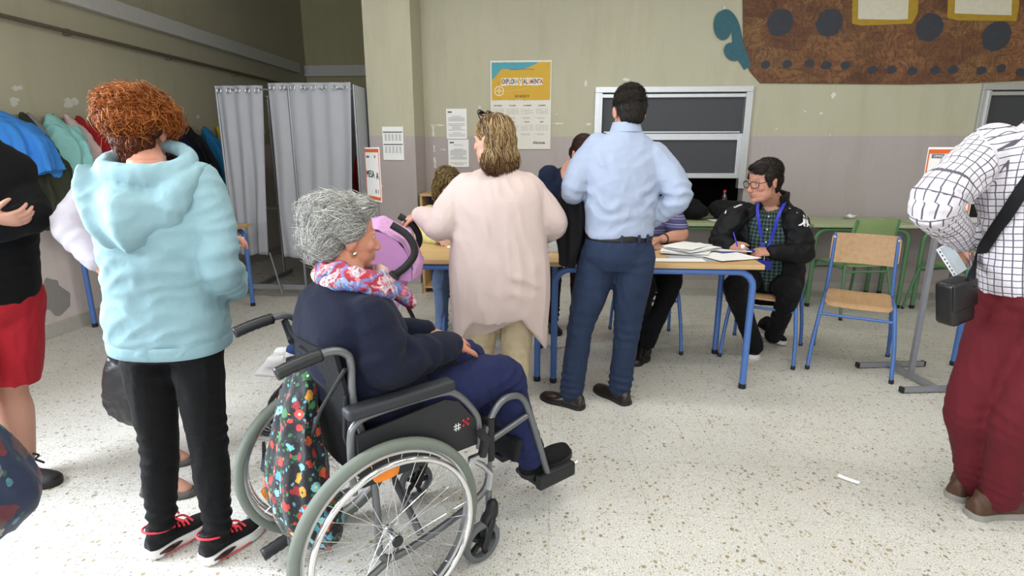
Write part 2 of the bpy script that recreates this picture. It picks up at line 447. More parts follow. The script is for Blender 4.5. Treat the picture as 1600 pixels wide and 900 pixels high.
# ---- light: fluorescent fittings on the ceiling, an added fill lamp and daylight from the rear windows
def area(name, loc, size, power, color, rot=(0, 0, 0), spread=PI):
    l = bpy.data.lights.new(name, 'AREA'); l.shape = 'RECTANGLE'; l.size, l.size_y = size; l.energy = power; l.color = color; l.spread = spread
    o = bpy.data.objects.new(name, l); COL.objects.link(o); o.location = loc; o.rotation_euler = rot; return o
for x, y, pw in ((-1.6, -.6, 22), (.9, -.6, 22), (3.2, -.6, 16), (-1.2, 1.5, 20), (1.0, 1.8, 25), (3.2, 1.8, 17), (.6, 4.0, 16), (3.2, 4.0, 9), (-.9, 3.9, 17)):  # last entry is an added lamp that brightens the wall by the poster
    area('ceiling_and_fill_light', (x, y, 3.3), (1.3, .3), pw, (1, .98, .95))
for x, pw in ((-2.4, 125), (.2, 62), (2.8, 42)):
    area('window_daylight', (x, Y0+.05, 1.75), (2.1, 1.6), pw, (.86, .93, 1), (PI/2, 0, 0))
area('window_daylight', (LW+.08, .7, 1.75), (2.6, 1.5), 300, (.84, .91, 1), (PI/2-.35, 0, -PI/2-.12), 2.2)
w = bpy.data.worlds.new('world'); scene.world = w; w.use_nodes = True
bg = w.node_tree.nodes['Background']; bg.inputs[0].default_value = (.75, .82, .95, 1); bg.inputs[1].default_value = .35
scene.view_settings.view_transform = 'Standard'; scene.view_settings.look = 'None'; scene.view_settings.exposure = 0.0
try:
    scene.cycles.use_denoising = True; scene.cycles.max_bounces = 7; scene.cycles.sample_clamp_indirect = 4
except Exception: pass
# ================================================================== FURNITURE
M_blue = plain('4a6fae', .35, var=.05); M_cap = plain('15161a', .5); M_green = plain('56805a', .4, var=.06)
M_oak = wood('b5905e', 'cfae7c'); M_oakx = wood('b5905e', 'cfae7c', ax=(3, 40, 40)); M_ply = wood('b28b62', 'c9a57c', ax=(4, 30, 30)); M_edge = wood('7d5a34', '9a7447', ax=(30, 30, 200))
M_gtop = plain('a9b48c', .45, var=.06); M_gply = plain('87a068', .45, var=.06)
M_paper = plain('ececea', .7, var=.02); M_steel = plain('8e9094', .35, .6)

def u_leg(x0, x1, y, z, r, bend=.09):
    p = [(x0, y, 0), (x0, y, z-bend)]
    for a in (20, 45, 70): p.append((x0+bend*(1-math.cos(R(a))), y, z-bend+bend*math.sin(R(a))))
    p += [(x0+bend, y, z), (x1-bend, y, z)]
    for a in (70, 45, 20): p.append((x1-bend*(1-math.cos(R(a))), y, z-bend+bend*math.sin(R(a))))
    p += [(x1, y, z-bend), (x1, y, 0)]; return p
def table(loc, W, D, H, label, tube, top, edge, group, rz=0, r=.02):
    t = empty('school_table', loc, rz, label, 'table', group)
    MB().box((0, 0, H-.014), (W, D, .028), bev=.004).build('tabletop', top, t, smooth=False)
    for y in (-D/2+.04, D/2-.04):
        p = u_leg(-W/2+.045, W/2-.045, y, H-.05, r)
        m = len(p)//2
        for s, q in ((0, p[:m+0]+[(0, y, H-.05)]), (1, [(0, y, H-.05)]+p[m:])):
            q = [V(k) for k in q]
            foot = q[0] if s == 0 else q[-1]
            lg = MB().tube(q, r, 14).build('leg', tube, t)
            MB().lathe((foot.x, foot.y, 0), [(r*1.08, 0), (r*1.12, .004), (r*1.12, .03), (r*1.0, .032)], seg=14).build('foot_cap', M_cap, lg)
    for x in (-W/2+.14, W/2-.14): MB().box((x, 0, H-.045), (.03, D-.09, .03), bev=.003).build('frame_bar', tube, t, smooth=False)
    return t
T1 = table((.593, 3.60, 0), 1.25, .69, .78, 'wooden table on blue legs, heaped with papers before the man in black jacket', M_blue, M_oak, M_edge, 'polling tables')
T2 = table((-.67, 3.62, 0), 1.25, .69, .78, 'wooden school table on blue tube legs behind the pink stroller and pale cardigan', M_blue, M_oak, M_edge, 'polling tables')
T3 = table((-3.3, 4.52, 0), 1.06, .8, .775, 'wooden table on blue legs against the left wall beside the voting booth', M_blue, M_oak, M_edge, 'polling tables')
shelf = MB(); shelf.box((.1, 0, .655), (.7, .6, .012)); shelf.build('under_shelf', M_steel, T3, smooth=False)
T4 = table((3.035, 3.255, 0), 1.15, .7, .78, 'wooden table on blue legs mostly hidden behind the man in checked shirt', M_blue, M_oak, M_edge, 'polling tables', rz=R(-30))
GT = []
for i, (x0, x1, lab) in enumerate(((1.02, 2.30, 'green topped table below the serving hatch, holding the black bag'),
                                   (2.34, 3.24, 'green topped table against the back wall behind the wooden chair'),
                                   (3.28, 4.75, 'green topped table at the far right, partly behind the checked shirt'))):
    GT.append(table(((x0+x1)/2, 5.53, 0), x1-x0, .62, .775, lab, M_green, M_gtop, M_edge, 'green tables along the back wall', r=.019))

def chair(name, loc, rz, label, tube, ply, group, cat='chair'):
    """front faces local +x; 0.48 wide at the feet"""
    t = empty(name, loc, rz, label, cat, group)
    SH = .45
    for s in (-1, 1):
        y = s*.2
        fl = [(.285, s*.235, 0), (.25, s*.225, .2), (.215, s*.205, SH-.06), (.195, y, SH-.02), (.15, y, SH), (-.05, y, SH-.004), (-.17, y, SH-.012)]
        lg = MB().tube(smooth_path(fl, 5), .0125, 12).build('leg', tube, t)
        MB().lathe((.285, s*.235, 0), [(.0135, 0), (.0145, .003), (.0145, .024), (.013, .026)], seg=12).build('foot_cap', M_cap, lg)
        rl = [(-.27, s*.235, 0), (-.235, s*.225, .2), (-.19, s*.20, SH-.03), (-.185, y*.98, SH+.03), (-.20, y*.95, .62), (-.245, y*.93, .86)]
        lg = MB().tube(smooth_path(rl, 5), .0125, 12).build('leg', tube, t)
        MB().lathe((-.27, s*.235, 0), [(.0135, 0), (.0145, .003), (.0145, .024), (.013, .026)], seg=12).build('foot_cap', M_cap, lg)
    MB().tube([(.218, -.207, .375), (.218, .207, .375)], .010, 10).build('crossbar', tube, t)
    MB().tube([(-.19, -.2, .405), (-.19, .2, .405)], .010, 10).build('crossbar', tube, t)
    # curved plywood seat and back
    st = MB(); n = 14; top = []; bot = []
    for i in range(n+1):
        u = i/n; x = .225-.42*u; z = SH+.016-.022*math.sin(PI*min(1, u*1.15))*.8-(.018*max(0, (0.16-u)/.16)**2)
        w = .19*(1-.06*max(0, (u-.7)/.3)**2)
        if u < .1: w -= .02*(1-u/.1)**2
        if u > .92: w -= .02*((u-.92)/.08)**2
        row = [V((x, w*(j/6*2-1), z-.004*(1-(j/3-1)**2))) for j in range(7)]
        top.append(row); bot.append([p-V((0, 0, .011)) for p in row])
    st.rings([a+b[::-1] for a, b in zip(top, bot)]); st.build('seat', ply, t, angle=60)
    bk = MB(); rr = []
    for i in range(9):
        u = i/8; z = .655+.205*u; xo = -.205-.04*((z-.62)/.24)
        w = .205
        e = min(u, 1-u)
        if e < .15: w -= .022*(1-e/.15)**2
        row = [V((xo+.012+.0*j-.022*(1-(j/4-1)**2), w*(j/4-1), z)) for j in range(9)]
        rr.append(row+[p+V((-.010, 0, 0)) for p in row[::-1]])
    bk.rings(rr); bo = bk.build('backrest', ply, t, angle=60)
    for s in (-1, 1):
        for z in (.69, .83): MB().ell((-.192-.04*((z-.62)/.24), s*.188, z), (.003, .007, .007), nu=10, nv=6).build('rivet', plain('e4e0d8', .4), bo)
    return t
C1 = chair('school_chair', (2.048, 3.795, 0), R(243), 'empty plywood school chair with blue tube legs in open floor', M_blue, M_ply, 'blue framed school chairs')
C2 = chair('school_chair', (1.53, 3.99, 0), R(243), 'blue framed chair under the man in the black jacket', M_blue, M_ply, 'blue framed school chairs')
C3 = chair('school_chair', (.70, 4.15, 0), R(-92), 'blue framed chair under the sitter in purple polo, behind the man in blue shirt', M_blue, M_ply, 'blue framed school chairs')
C4 = chair('school_chair', (-.62, 4.20, 0), R(-80), 'blue framed chair under the curly blonde sitter in yellow', M_blue, M_ply, 'blue framed school chairs')
chair('green_chair', (2.66, 5.12, 0), R(100), 'green school chair behind the black jacketed man, pushed to the back tables', M_green, M_gply, 'green school chairs')
chair('green_chair', (3.55, 5.05, 0), R(110), 'green school chair tucked under the right green table near the sign stand', M_green, M_gply, 'green school chairs')

# ---- free-standing signs on grey tube stands
M_sgnw = plain('efefec', .5, var=.02); M_orange = plain('d8642c', .5, var=.04); M_blk = plain('17171a', .6); M_grey2 = plain('8d8f95', .4, .3)
def sign_stand(loc, rz, sz, label, lines):
    t = empty('sign_stand', loc, rz, label, 'sign', None)
    b = MB(); b.box((.02, -.2, .022), (.46, .03, .03), bev=.003); b.box((.02, .2, .022), (.46, .03, .03), bev=.003); b.box((0, 0, .03), (.03, .4, .028), bev=.003)
    bo = b.build('base', M_grey2, t, smooth=False)
    for x in (-.212, .252):
        for y in (-.2, .2): MB().box((x, y, .022), (.012, .033, .033)).build('foot_cap', M_cap, bo, smooth=False)
    MB().box((0, 0, (sz-.28)/2+.04), (.028, .028, sz-.28), bev=.003).build('post', M_grey2, t, smooth=False)
    W, H = .31, .40
    MB().box((0, -.02, sz-.2), (W, .008, H), bev=.003).build('sign_panel', M_sgnw, t, smooth=False)
    fr = MB(); oz = sz-.2; qa = [(-W/2, H/2-.012), (W/2, H/2-.012), (W/2, -H/2+.012), (-W/2, -H/2+.012)]; qb = [(-W/2+.007, H/2-.036), (W/2-.007, H/2-.036), (W/2-.007, -H/2+.036), (-W/2+.007, -H/2+.036)]
    fr.rings([[V((x, -.0262, oz+z)) for x, z in qa], [V((x, -.0262, oz+z)) for x, z in qb], [V((x, -.0235, oz+z)) for x, z in qb], [V((x, -.0235, oz+z)) for x, z in qa]], cap=False, closed=True)
    fr.build('sign_border', M_orange, t, smooth=False)
    for s, size, x, z in lines:
        text(t, 'sign_lettering', s, size, frame4((x, -.0262, sz-.2+z), (1, 0, 0), (0, 0, 1)), M_blk)
    return t
# ================================================================== SIGNS, PAPERS, WALL THINGS
sign_stand((-1.36, 4.25, 0), R(-53), 1.445, 'white MESA sign with orange bands on a grey stand before the grey curtains',
           [('MESA', .075, -.05, .0), ('A', .075, .105, -.01), ('A', .045, .06, -.125), ('1', .045, .11, -.125), ('CENSO', .022, -.09, .13), ('M', .03, .07, .13)])
S2 = sign_stand((2.29, 3.52, 0), R(8), 1.44, 'white sign with orange border on a grey stand half behind the checked shirt',
                [('MESA', .075, -.05, .0), ('B', .075, .105, -.01)])
p = MB(); p.box((-.095, -.0265, 1.44-.05), (.075, .001, .022)); p.build('sign_heading', plain('5b626c', .5), S2, smooth=False)
text(S2, 'sign_lettering', 'CENSO', .018, frame4((-.095, -.0275, 1.44-.05), (1, 0, 0), (0, 0, 1)), M_sgnw)

XW = V((1, 0, 0)); ZW = V((0, 0, 1))
def wallrect(name, x0, z0, x1, z1, y, mat, parent=None, th=.002, curl=0.0):
    m = MB(); n = 8; r = []
    for i in range(n+1):
        z = z0+(z1-z0)*i/n; yo = -curl*(1-i/n)**2
        r.append([V((x0, y+yo, z)), V((x1, y+yo*1.2, z)), V((x1, y+th+yo*1.2, z)), V((x0, y+th+yo, z))])
    m.rings(r); return m.build(name, mat, parent, smooth=False)
# --- wall calendar poster
px0, pz0, px1, pz1 = -.659, 1.436, -.05, 2.287; PY = BW-.006
t = empty('calendar_poster', (0, 0, 0), 0, 'large school calendar poster, yellow and blue top, on the back wall', 'poster')
wallrect('poster_sheet', px0, pz0, px1, pz1, PY-.003, plain('d9d6cb', .55, var=.02), t, curl=.0)
W, H = px1-px0, pz1-pz0
def PX(u, v, d=0.0): return V((px0+W*(u-60)/(595-60), PY-.004-d, pz1-H*(v-45)/(838-45)))   # u, v: poster drawing units
def flat(name, pts, mat, d, par=None):
    q = [PX(u, v, d) for u, v in pts]; m = MB(); m.add(q, [tuple(range(len(q)))]); return m.build(name, mat, par or t, smooth=False)
rr = random.Random(3)
top = [(72+(585-72)*i/24, 62+rr.uniform(-3, 3)) for i in range(25)]; bot = [(585-(585-72)*i/24, 393+rr.uniform(-3, 3)) for i in range(25)]
flat('printed_panel', top+bot, plain('c99f1c', .55, var=.03), .0006)
flat('printed_sea', [(73, 62), (480, 62), (455, 78), (420, 95), (380, 112), (330, 124), (270, 128), (215, 120), (175, 118), (150, 130), (125, 160), (100, 190), (73, 215)], plain('3f97a6', .55, var=.03), .0009)
cols = ['b5382c', '1f3c6e', '25252c', 'c0651d', '1f3c6e', 'a08f5c', '6fa3b0', '9aa07a', 'a08f5c', '5b8b8e', '2c3f6b', '8b3a2e', 'b5382c', 'c0501d', '4f8fb4', '27324e', 'b5382c']
u = 168
for i, ch in enumerate('EXPLORA Y ALIMENTA'):
    if ch != ' ':
        bx = [(u-11, 198+rr.uniform(-4, 4)), (u+11, 198+rr.uniform(-4, 4)), (u+11, 262+rr.uniform(-4, 4)), (u-11, 262+rr.uniform(-4, 4))]
        flat('title_backing', bx, plain('e6e1d0', .6), .001)
        text(t, 'title_letter', ch, .062, frame4(PX(u, 231, .0016), XW, ZW), plain(cols[i % len(cols)], .6), sx=.62, bold=.002)
    u += 21 if ch != ' ' else 12
text(t, 'poster_lettering', '2018/2019', .034, frame4(PX(337, 360, .0014), XW, ZW), plain('7a5416', .6), bold=.001)
text(t, 'poster_lettering', 'Calendario escolar activo', .024, frame4(PX(335, 122, .0014), XW, ZW), plain('6c5a6a', .6))
cm = MB()
def cring(m, c, r, w, ypl):
    n = 28; a = [V((c.x+r*math.cos(2*PI*k/n), ypl, c.z+r*math.sin(2*PI*k/n))) for k in range(n)]; b = [V((c.x+(r-w)*math.cos(2*PI*k/n), ypl, c.z+(r-w)*math.sin(2*PI*k/n))) for k in range(n)]
    m.rings([a, b], cap=False)
cc = PX(137, 312, .0014); cring(cm, cc, .048, .008, cc.y); cring(cm, cc, .010, .004, cc.y)
for a in range(4):
    v = V((math.cos(a*PI/2), 0, math.sin(a*PI/2))); s_ = V((-v.z, 0, v.x)); cm.add([cc+v*.045, cc+s_*.006+v*.01, cc-s_*.006+v*.01], [(0, 1, 2)])
cm.build('compass_mark', plain('e3dec8', .6), t, smooth=False)
text(t, 'compass_letter', 'N', .02, frame4(PX(134, 245, .0014), XW, ZW), plain('7a5416', .6)); text(t, 'compass_letter', 'S', .02, frame4(PX(140, 380, .0014), XW, ZW), plain('a3402c', .6))
dm = MB()
for i in range(16):
    q = PX(205+i*11, 312-i*1.2, .0014); dm.box(q, (.006, .0004, .003))
dm.build('dotted_route', plain('e3dec8', .6), t, smooth=False)
mons = ['SEPTIEMBRE', 'OCTUBRE', 'NOVIEMBRE', 'DICIEMBRE', 'ENERO', 'FEBRERO', 'MARZO', 'ABRIL']
ink = plain('77757a', .7)
for k in range(8):
    cx = 125+(k % 4)*130; cy = 442+(k//4)*147
    text(t, 'month_name', mons[k], .015, frame4(PX(cx, cy, .0014), XW, ZW), ink, bold=.0004)
    g = MB()
    for r_ in range(5):
        for c_ in range(7):
            if rr.random() < .9: g.box(PX(cx-48+c_*16, cy+30+r_*11, .0012), (.0085, .0004, .0052))
    for l_ in range(2): g.box(PX(cx-15+l_*8, cy+108+l_*9, .0012), (.10-.03*l_, .0004, .003))
    g.build('month_grid', plain('aaa8a6', .7), t, smooth=False)
text(t, 'poster_lettering', 'Alconsa', .038, frame4(PX(492, 778, .0014), XW, ZW), plain('3a3a3c', .6), bold=.0006)
# --- notices and tear-off calendar
def notice(x0, z0, x1, z1, y, label, seed, group=None):
    e = empty('paper_notice', (0, 0, 0), 0, label, 'paper', group)
    wallrect('sheet', x0, z0, x1, z1, y, M_paper, e, curl=.003)
    q = random.Random(seed); g = MB(); w = x1-x0; h = z1-z0
    for i in range(15):
        z = z1-h*(.20+.05*i)
        if z < z0+h*.06 or q.random() < .15: continue
        ww = w*(.8 if q.random() < .7 else .45); g.box(((x0+x1)/2, y-.004, z), (ww, .0006, .0035))
    g.build('printed_text', plain('8b8d96', .7), e, smooth=False)
    b = MB(); b.box((x0+w*.18, y-.004, z1-h*.11), (w*.2, .0006, .012)); b.build('letterhead', plain('3c4152', .7), e, smooth=False)
a = U(697, 170, BW); b_ = U(730, 217, BW); c_ = U(733, 258, BW)
notice(a.x, b_.z, b_.x, a.z, BW-.006, 'printed white notice on the back wall, upper of two beside the poster', 1)
notice(a.x+.012, c_.z-.02, c_.x, b_.z-.006, BW-.006, 'printed white notice on the back wall, lower of two beside the poster', 2)
a = U(597, 198, CY); b_ = U(632, 250, CY); x0, x1, z1, z0 = a.x, b_.x, a.z, b_.z; y = CY-.005
e = empty('wall_calendar', (0, 0, 0), 0, 'white wall calendar sheet with two dark bars taped to the column', 'calendar')
wallrect('sheet', x0, z0, x1, z1, y, M_paper, e, curl=.004); w = x1-x0; h = z1-z0; g = MB(); d = MB()
for zz in (.16, .53): MB().box(((x0+x1)/2, y-.005, z1-h*zz), (w*.92, .0006, h*.025)).build('heading_bar', M_blk, e, smooth=False)
for zz in (.2, .57):
    g = MB()
    for i in range(5):
        for r_ in range(6):
            g.box((x0+w*(.16+.17*i), y-.005, z1-h*(zz+.03+r_*.035)), (w*.1, .0006, h*.014))
    g.build('date_grid', plain('9a9ba3', .7), e, smooth=False)
# --- old tape and bare plaster patches on the back wall
M_tape = plain('d5d2c6', .6, var=.08); rt = random.Random(5)
for (u0, v0, u1, v1, lab) in ((672, 195, 694, 196.5, 'long horizontal strip of old tape left of the upper notice'), (675, 197, 679, 213, 'upright strip of old tape just below the long horizontal one'), (687, 233, 697, 234.5, 'short horizontal tape strip beside the lower notice'), (677, 227, 680, 237, 'short upright tape scrap left of the lower notice'), (678, 246, 681, 262, 'lowest upright tape strip left of the notices, above the curly hair'), (863, 192, 880, 193.5, 'horizontal tape strip right of the calendar poster')):
    a = U(u0, v0, BW); b_ = U(u1, v1, BW); m = MB(); n = 7; L = []; Rr = []
    vert = abs(b_.z-a.z) > abs(b_.x-a.x)
    for i in range(n+1):
        s = i/n
        if vert: L.append(V((a.x+rt.uniform(-.006, .006), BW-.0015, a.z+(b_.z-a.z)*s))); Rr.append(V((b_.x+rt.uniform(-.006, .006), BW-.0015, a.z+(b_.z-a.z)*s)))
        else: L.append(V((a.x+(b_.x-a.x)*s, BW-.0015, a.z+rt.uniform(-.005, .005)))); Rr.append(V((a.x+(b_.x-a.x)*s, BW-.0015, b_.z+rt.uniform(-.005, .005))))
    m.rings([[L[i], Rr[i], Rr[i]+V((0, .0012, 0)), L[i]+V((0, .0012, 0))] for i in range(n+1)])
    o = m.build('tape_remnant', M_tape, None, smooth=False); tag(o, None, 'tape', 'old tape marks on the back wall')
    o['label'] = lab
def plaster(u, v, w, h, Y, seed, lab):
    q = random.Random(seed); c = U(u, v, Y); m = MB(); n = 14
    pts = [V((c.x+w*.5*math.cos(2*PI*k/n)*q.uniform(.5, 1.1), Y-.0012, c.z+h*.5*math.sin(2*PI*k/n)*q.uniform(.5, 1.1))) for k in range(n)]
    m.add(pts, [tuple(range(n))]); o = m.build('bare_plaster', plain('d4d3cc', .8), None, smooth=False); o['kind'] = 'structure'
for i, (u, v, w, h, Y) in enumerate(((1302, 149, .05, .07, BW), (1283, 177, .04, .03, BW), (978, 124, .07, .04, BW), (915, 130, .03, .08, BW), (920, 194, .06, .025, BW), (594, 291, .06, .05, CY), (590, 268, .02, .04, CY), (1213, 201, .02, .02, BW), (1297, 211, .02, .02, BW), (1258, 174, .03, .015, BW), (1132, 12, .02, .03, BW), (871, 193, .07, .02, BW), (750, 168, .04, .03, BW))):
    plaster(u, v, w, h, Y, i+20, '')
# patches on the left wall, above the coats
for i, (y, z, w, h) in enumerate(((4.45, 1.80, .2, .09), (4.75, 1.72, .12, .04), (3.95, 1.77, .1, .08), (4.0, 1.86, .12, .05), (6.1, 1.78, .08, .05))):
    q = random.Random(i+50); n = 16
    MBp = MB().add([V((LW+.0015, y+w*.5*math.cos(2*PI*k/n)*q.uniform(.4, 1.1), z+h*.5*math.sin(2*PI*k/n)*q.uniform(.4, 1.1)+.2*w*math.cos(2*PI*k/n)*.3)) for k in range(n)], [tuple(range(n))])
    MBp.build('bare_plaster', plain('c9c7bd', .8), None, smooth=False)['kind'] = 'structure'
q = random.Random(77); n = 18
MB().add([V((LW+.0015, 3.95+.16*math.cos(2*PI*k/n)*q.uniform(.5, 1.1), .30+.17*math.sin(2*PI*k/n)*q.uniform(.5, 1.1))) for k in range(n)], [tuple(range(n))]).build('bare_plaster', plain('8f8b88', .8), None, smooth=False)['kind'] = 'structure'

# --- ship mural on the back wall
def mural():
    t = NT('brown_patchwork'); p = t.pos()
    br = t.n('TexBrick'); br.offset = .37; br.squash = 1.0
    mp = t.n('Mapping'); mp.inputs['Rotation'].default_value = (PI/2, 0, 0); t.t.links.new(p, mp.inputs[0]); t.t.links.new(mp.outputs[0], br.inputs['Vector'])
    br.inputs['Scale'].default_value = 3.4; br.inputs['Mortar Size'].default_value = .008
    br.inputs['Color1'].default_value = srgb('5d3222'); br.inputs['Color2'].default_value = srgb('8c6038'); br.inputs['Mortar'].default_value = srgb('4a2a1c')
    big = t.vor(t.scale(p, (2.3, 1, 3.1)), 1.6, 'F1', 'Color')
    v = t.sep(big)[0]
    col = t.mix(.55, br.outputs['Color'], t.ramp(v, [(0, '4a261b'), (.3, '7b5132'), (.55, '96653f'), (.8, '8a6a3e'), (1, '5a3324')]))
    sc = t.noise(t.scale(t.noise(p, 3, 2, .5, 'Color'), (30, 30, 30)), 3, 3); s2 = t.noise(p, 38, 4, .7)
    fine = t.noise(t.scale(t.mix(.5, p, t.noise(p, 2.5, 2, .5, 'Color')), (60, 60, 22)), 1, 4, .7); col = t.mix(t.ramp(fine, [(.38, (.85,)*3+(1,)), (.6, (.1,)*3+(1,))]), col, srgb('38190f')); col = t.mix(t.math('MULTIPLY', sc, .22), col, srgb('94704a'))
    M = t.set(Base_Color=col, Roughness=.7); t.bump(s2, .25, .004)
    e = empty('ship_mural', (0, 0, 0), 0, 'brown patchwork paper ship mural with dark portholes on the upper back wall', 'mural'); Y = BW-.012
    def P(u, v, d=0.0): q = U(u, v, Y); return V((q.x, Y-d, q.z))
    hull = [P(1160, -90), P(1161, 40), P(1163, 90), P(1172, 112), P(1188, 130), P(1300, 131), P(1420, 132), P(1520, 130), P(1640, 124), P(1780, 118), P(1830, -60)]
    m = MB(); m.add(hull+[q+V((0, .011, 0)) for q in hull], [tuple(range(11)), tuple(range(21, 10, -1))]+[(i, (i+1) % 11, 11+(i+1) % 11, 11+i) for i in range(11)])
    m.build('hull', M, e, smooth=False)
    dk = plain('32343c', .7, var=.12); yl = plain('a1811e', .6, var=.1); cr = plain('c9c4b0', .7)
    q = random.Random(9)
    for u, v, r in ((1219, 35, 18), (1296, 36, 18), (1452, 43, 18), (1557, 57, 19), (1650, 50, 19)):
        m = MB(); n = 26; c = P(u, v, .002); ru = r/873*5.85*1.02
        m.add([c+V((ru*math.cos(2*PI*k/n)*q.uniform(.94, 1.04), 0, ru*math.sin(2*PI*k/n)*q.uniform(.94, 1.04))) for k in range(n)], [tuple(range(n))]); m.build('porthole', dk, e, smooth=False)
    for u, v in ((1196, 101), (1230, 100), (1265, 99), (1291, 102), (1321, 102), (1363, 109), (1393, 109), (1425, 111), (1461, 110), (1489, 109), (1533, 110), (1564, 107), (1595, 113), (1640, 108)):
        m = MB(); n = 16; c = P(u, v, .002); ru = 6.4/873*5.85
        m.add([c+V((1.1*ru*math.cos(2*PI*k/n)*q.uniform(.85, 1.1), 0, ru*.9*math.sin(2*PI*k/n)*q.uniform(.85, 1.1))) for k in range(n)], [tuple(range(n))]); m.build('small_porthole', dk, e, smooth=False)
    for o_, i_ in (([(1333, -60), (1331, 37), (1345, 40), (1425, 37), (1434, 20), (1436, -60)], [(1342, -50), (1340, 30), (1400, 31), (1418, 30), (1422, -50)]),
                   ([(1482, -60), (1480, 28), (1496, 32), (1588, 33), (1592, 10), (1594, -60)], [(1494, -50), (1491, 21), (1540, 23), (1580, 24), (1582, -50)])):
        m = MB(); m.add([P(*k, .002) for k in o_], [tuple(range(len(o_)))]); f = m.build('window_frame', yl, e, smooth=False)
        m = MB(); m.add([P(*k, .004) for k in i_], [tuple(range(len(i_)))]); m.build('window_pane', cr, f, smooth=False)
    teal = plain('2c5a66', .65, var=.14)
    def ribbon(path, w):
        P_ = [V(k) for k in crv([tuple(P(u, v, .001)) for u, v in path], 6)]; W_ = [k[0] for k in crv([(x,) for x in w], 6)]; L = []; Q = []
        for i, p in enumerate(P_):
            tt = (P_[min(i+1, len(P_)-1)]-P_[max(i-1, 0)]).normalized(); nn = V((-tt.z, 0, tt.x)); L.append(p+nn*W_[i]*.0067); Q.append(p-nn*W_[i]*.0067)
        m = MB(); m.rings([[L[i], Q[i], Q[i]+V((0, .008, 0)), L[i]+V((0, .008, 0))] for i in range(len(L))]); return m
    m = ribbon([(1168, 106), (1162, 92), (1155, 78), (1152, 60), (1149, 42), (1142, 30), (1133, 24), (1125, 26)], [5, 7, 8, 7, 6, 7, 8, 5])
    for u, v, a, b in ((1129, 40, 13, 19), (1145, 81, 13, 12)):
        n = 22; c = P(u, v, .003); m.add([c+V((a*.0067*math.cos(2*PI*k/n), 0, b*.0067*math.sin(2*PI*k/n)-.25*a*.0067*math.cos(2*PI*k/n))) for k in range(n)], [tuple(range(n))])
    m.build('tail_curl', teal, e, smooth=False)
mural()

# ================================================================== THINGS ON THE TABLES
TZ = .781
def sheet(c, w, d, rz, label, z=TZ, name='paper_sheet', mat=None, th=.0012, wave=.0, group=None, cat='paper'):
    m = MB(); n = 8; rows = []; q = random.Random(int(c[0]*1000)+int(z*1e5)); ph = q.uniform(0, 6)
    Mz = Matrix.Rotation(rz, 3, 'Z')
    for i in range(n+1):
        u = i/n-.5; zz = z+wave*(1+math.sin(u*5+ph))*.5+wave*abs(u)
        a = [Mz @ V((w*u, d*(j/4-.5), 0)) for j in range(5)]
        top = [V((c[0]+k.x, c[1]+k.y, zz+th+wave*.5*abs(j/2-1)**2)) for j, k in enumerate(a)]
        rows.append(top+[k-V((0, 0, th)) for k in top[::-1]])
    m.rings(rows); o = m.build(name, mat or M_paper, None, smooth=False); return tag(o, label, cat, group)
P0 = FL(1055, 398, TZ)
zq = TZ
for i in range(7):
    q = random.Random(30+i)
    sheet((.90+q.uniform(-.06, .06), 3.66+q.uniform(-.06, .06)), .297, .21, R(q.uniform(-55, 55)), 'white sheet in the heap of papers beside the man in blue shirt', z=zq, wave=.004, group='heaped papers on the polling table'); zq += .0048
sheet((.86, 3.45), .30, .2, R(4), 'clear plastic folder lying under the paper heap, nearest the table edge', z=TZ, mat=plain('b4b9c2', .25), name='plastic_folder', cat='folder')
sheet((.74, 3.36), .32, .10, R(2), 'white printed envelope along the front edge of the polling table', z=TZ+.0022, name='envelope', cat='envelope')
sheet((1.13, 3.78), .33, .18, R(-8), 'white sheet with grey print in front of the writing man, behind the blue folder', z=TZ, wave=.002)
g = MB(); g.box((1.15, 3.77, TZ+.0075), (.08, .05, .0006))
sheet((1.09, 3.60), .25, .13, R(10), 'blue cardboard folder sticking out beneath a white sheet', z=TZ, mat=plain('2b3a92', .5), name='blue_folder', cat='folder')
sheet((1.08, 3.47), .30, .21, R(25), 'plain white sheet at the right corner of the polling table', z=TZ+.003, wave=.003)
sheet((1.27, 3.735), .10, .05, R(-15), 'blue card dangling over the table edge by the sitting man', z=TZ+.004, mat=plain('2a33a0', .5), name='blue_card', cat='card')
sheet((-.63, 3.78), .21, .15, R(15), 'white sheet on the left polling table near the curly blonde sitter', z=TZ, wave=.002)
sheet((-.02, 3.86), .12, .08, R(5), 'blue notepad on the table beside the clear ballot box', z=TZ, mat=plain('2d3a9a', .5), th=.018, name='notepad', cat='notepad')
sheet((-3.05, 4.62), .30, .21, R(12), 'white paper on the table by the left wall', z=.777, wave=.002)
sheet((1.62, 5.42), .30, .2, R(4), 'white sheet under the black bag on the green table', z=.777, wave=.002)
sheet((2.86, 5.70), .14, .09, R(20), 'small crumpled white napkin on the green table by the wall', z=.777, wave=.02, name='napkin', cat='napkin')
s_ = FL(1325, 751); sheet((s_.x, s_.y), .025, .085, R(50), 'small white paper scrap lying on the terrazzo floor', z=.001, wave=.004, name='paper_scrap')
# plastic clip label under the left table
sheet((-2.79, 4.72), .10, .03, R(25), 'folded white paper slip clipped to the left table leg', z=.66, th=.012, name='paper_slip', wave=.004)
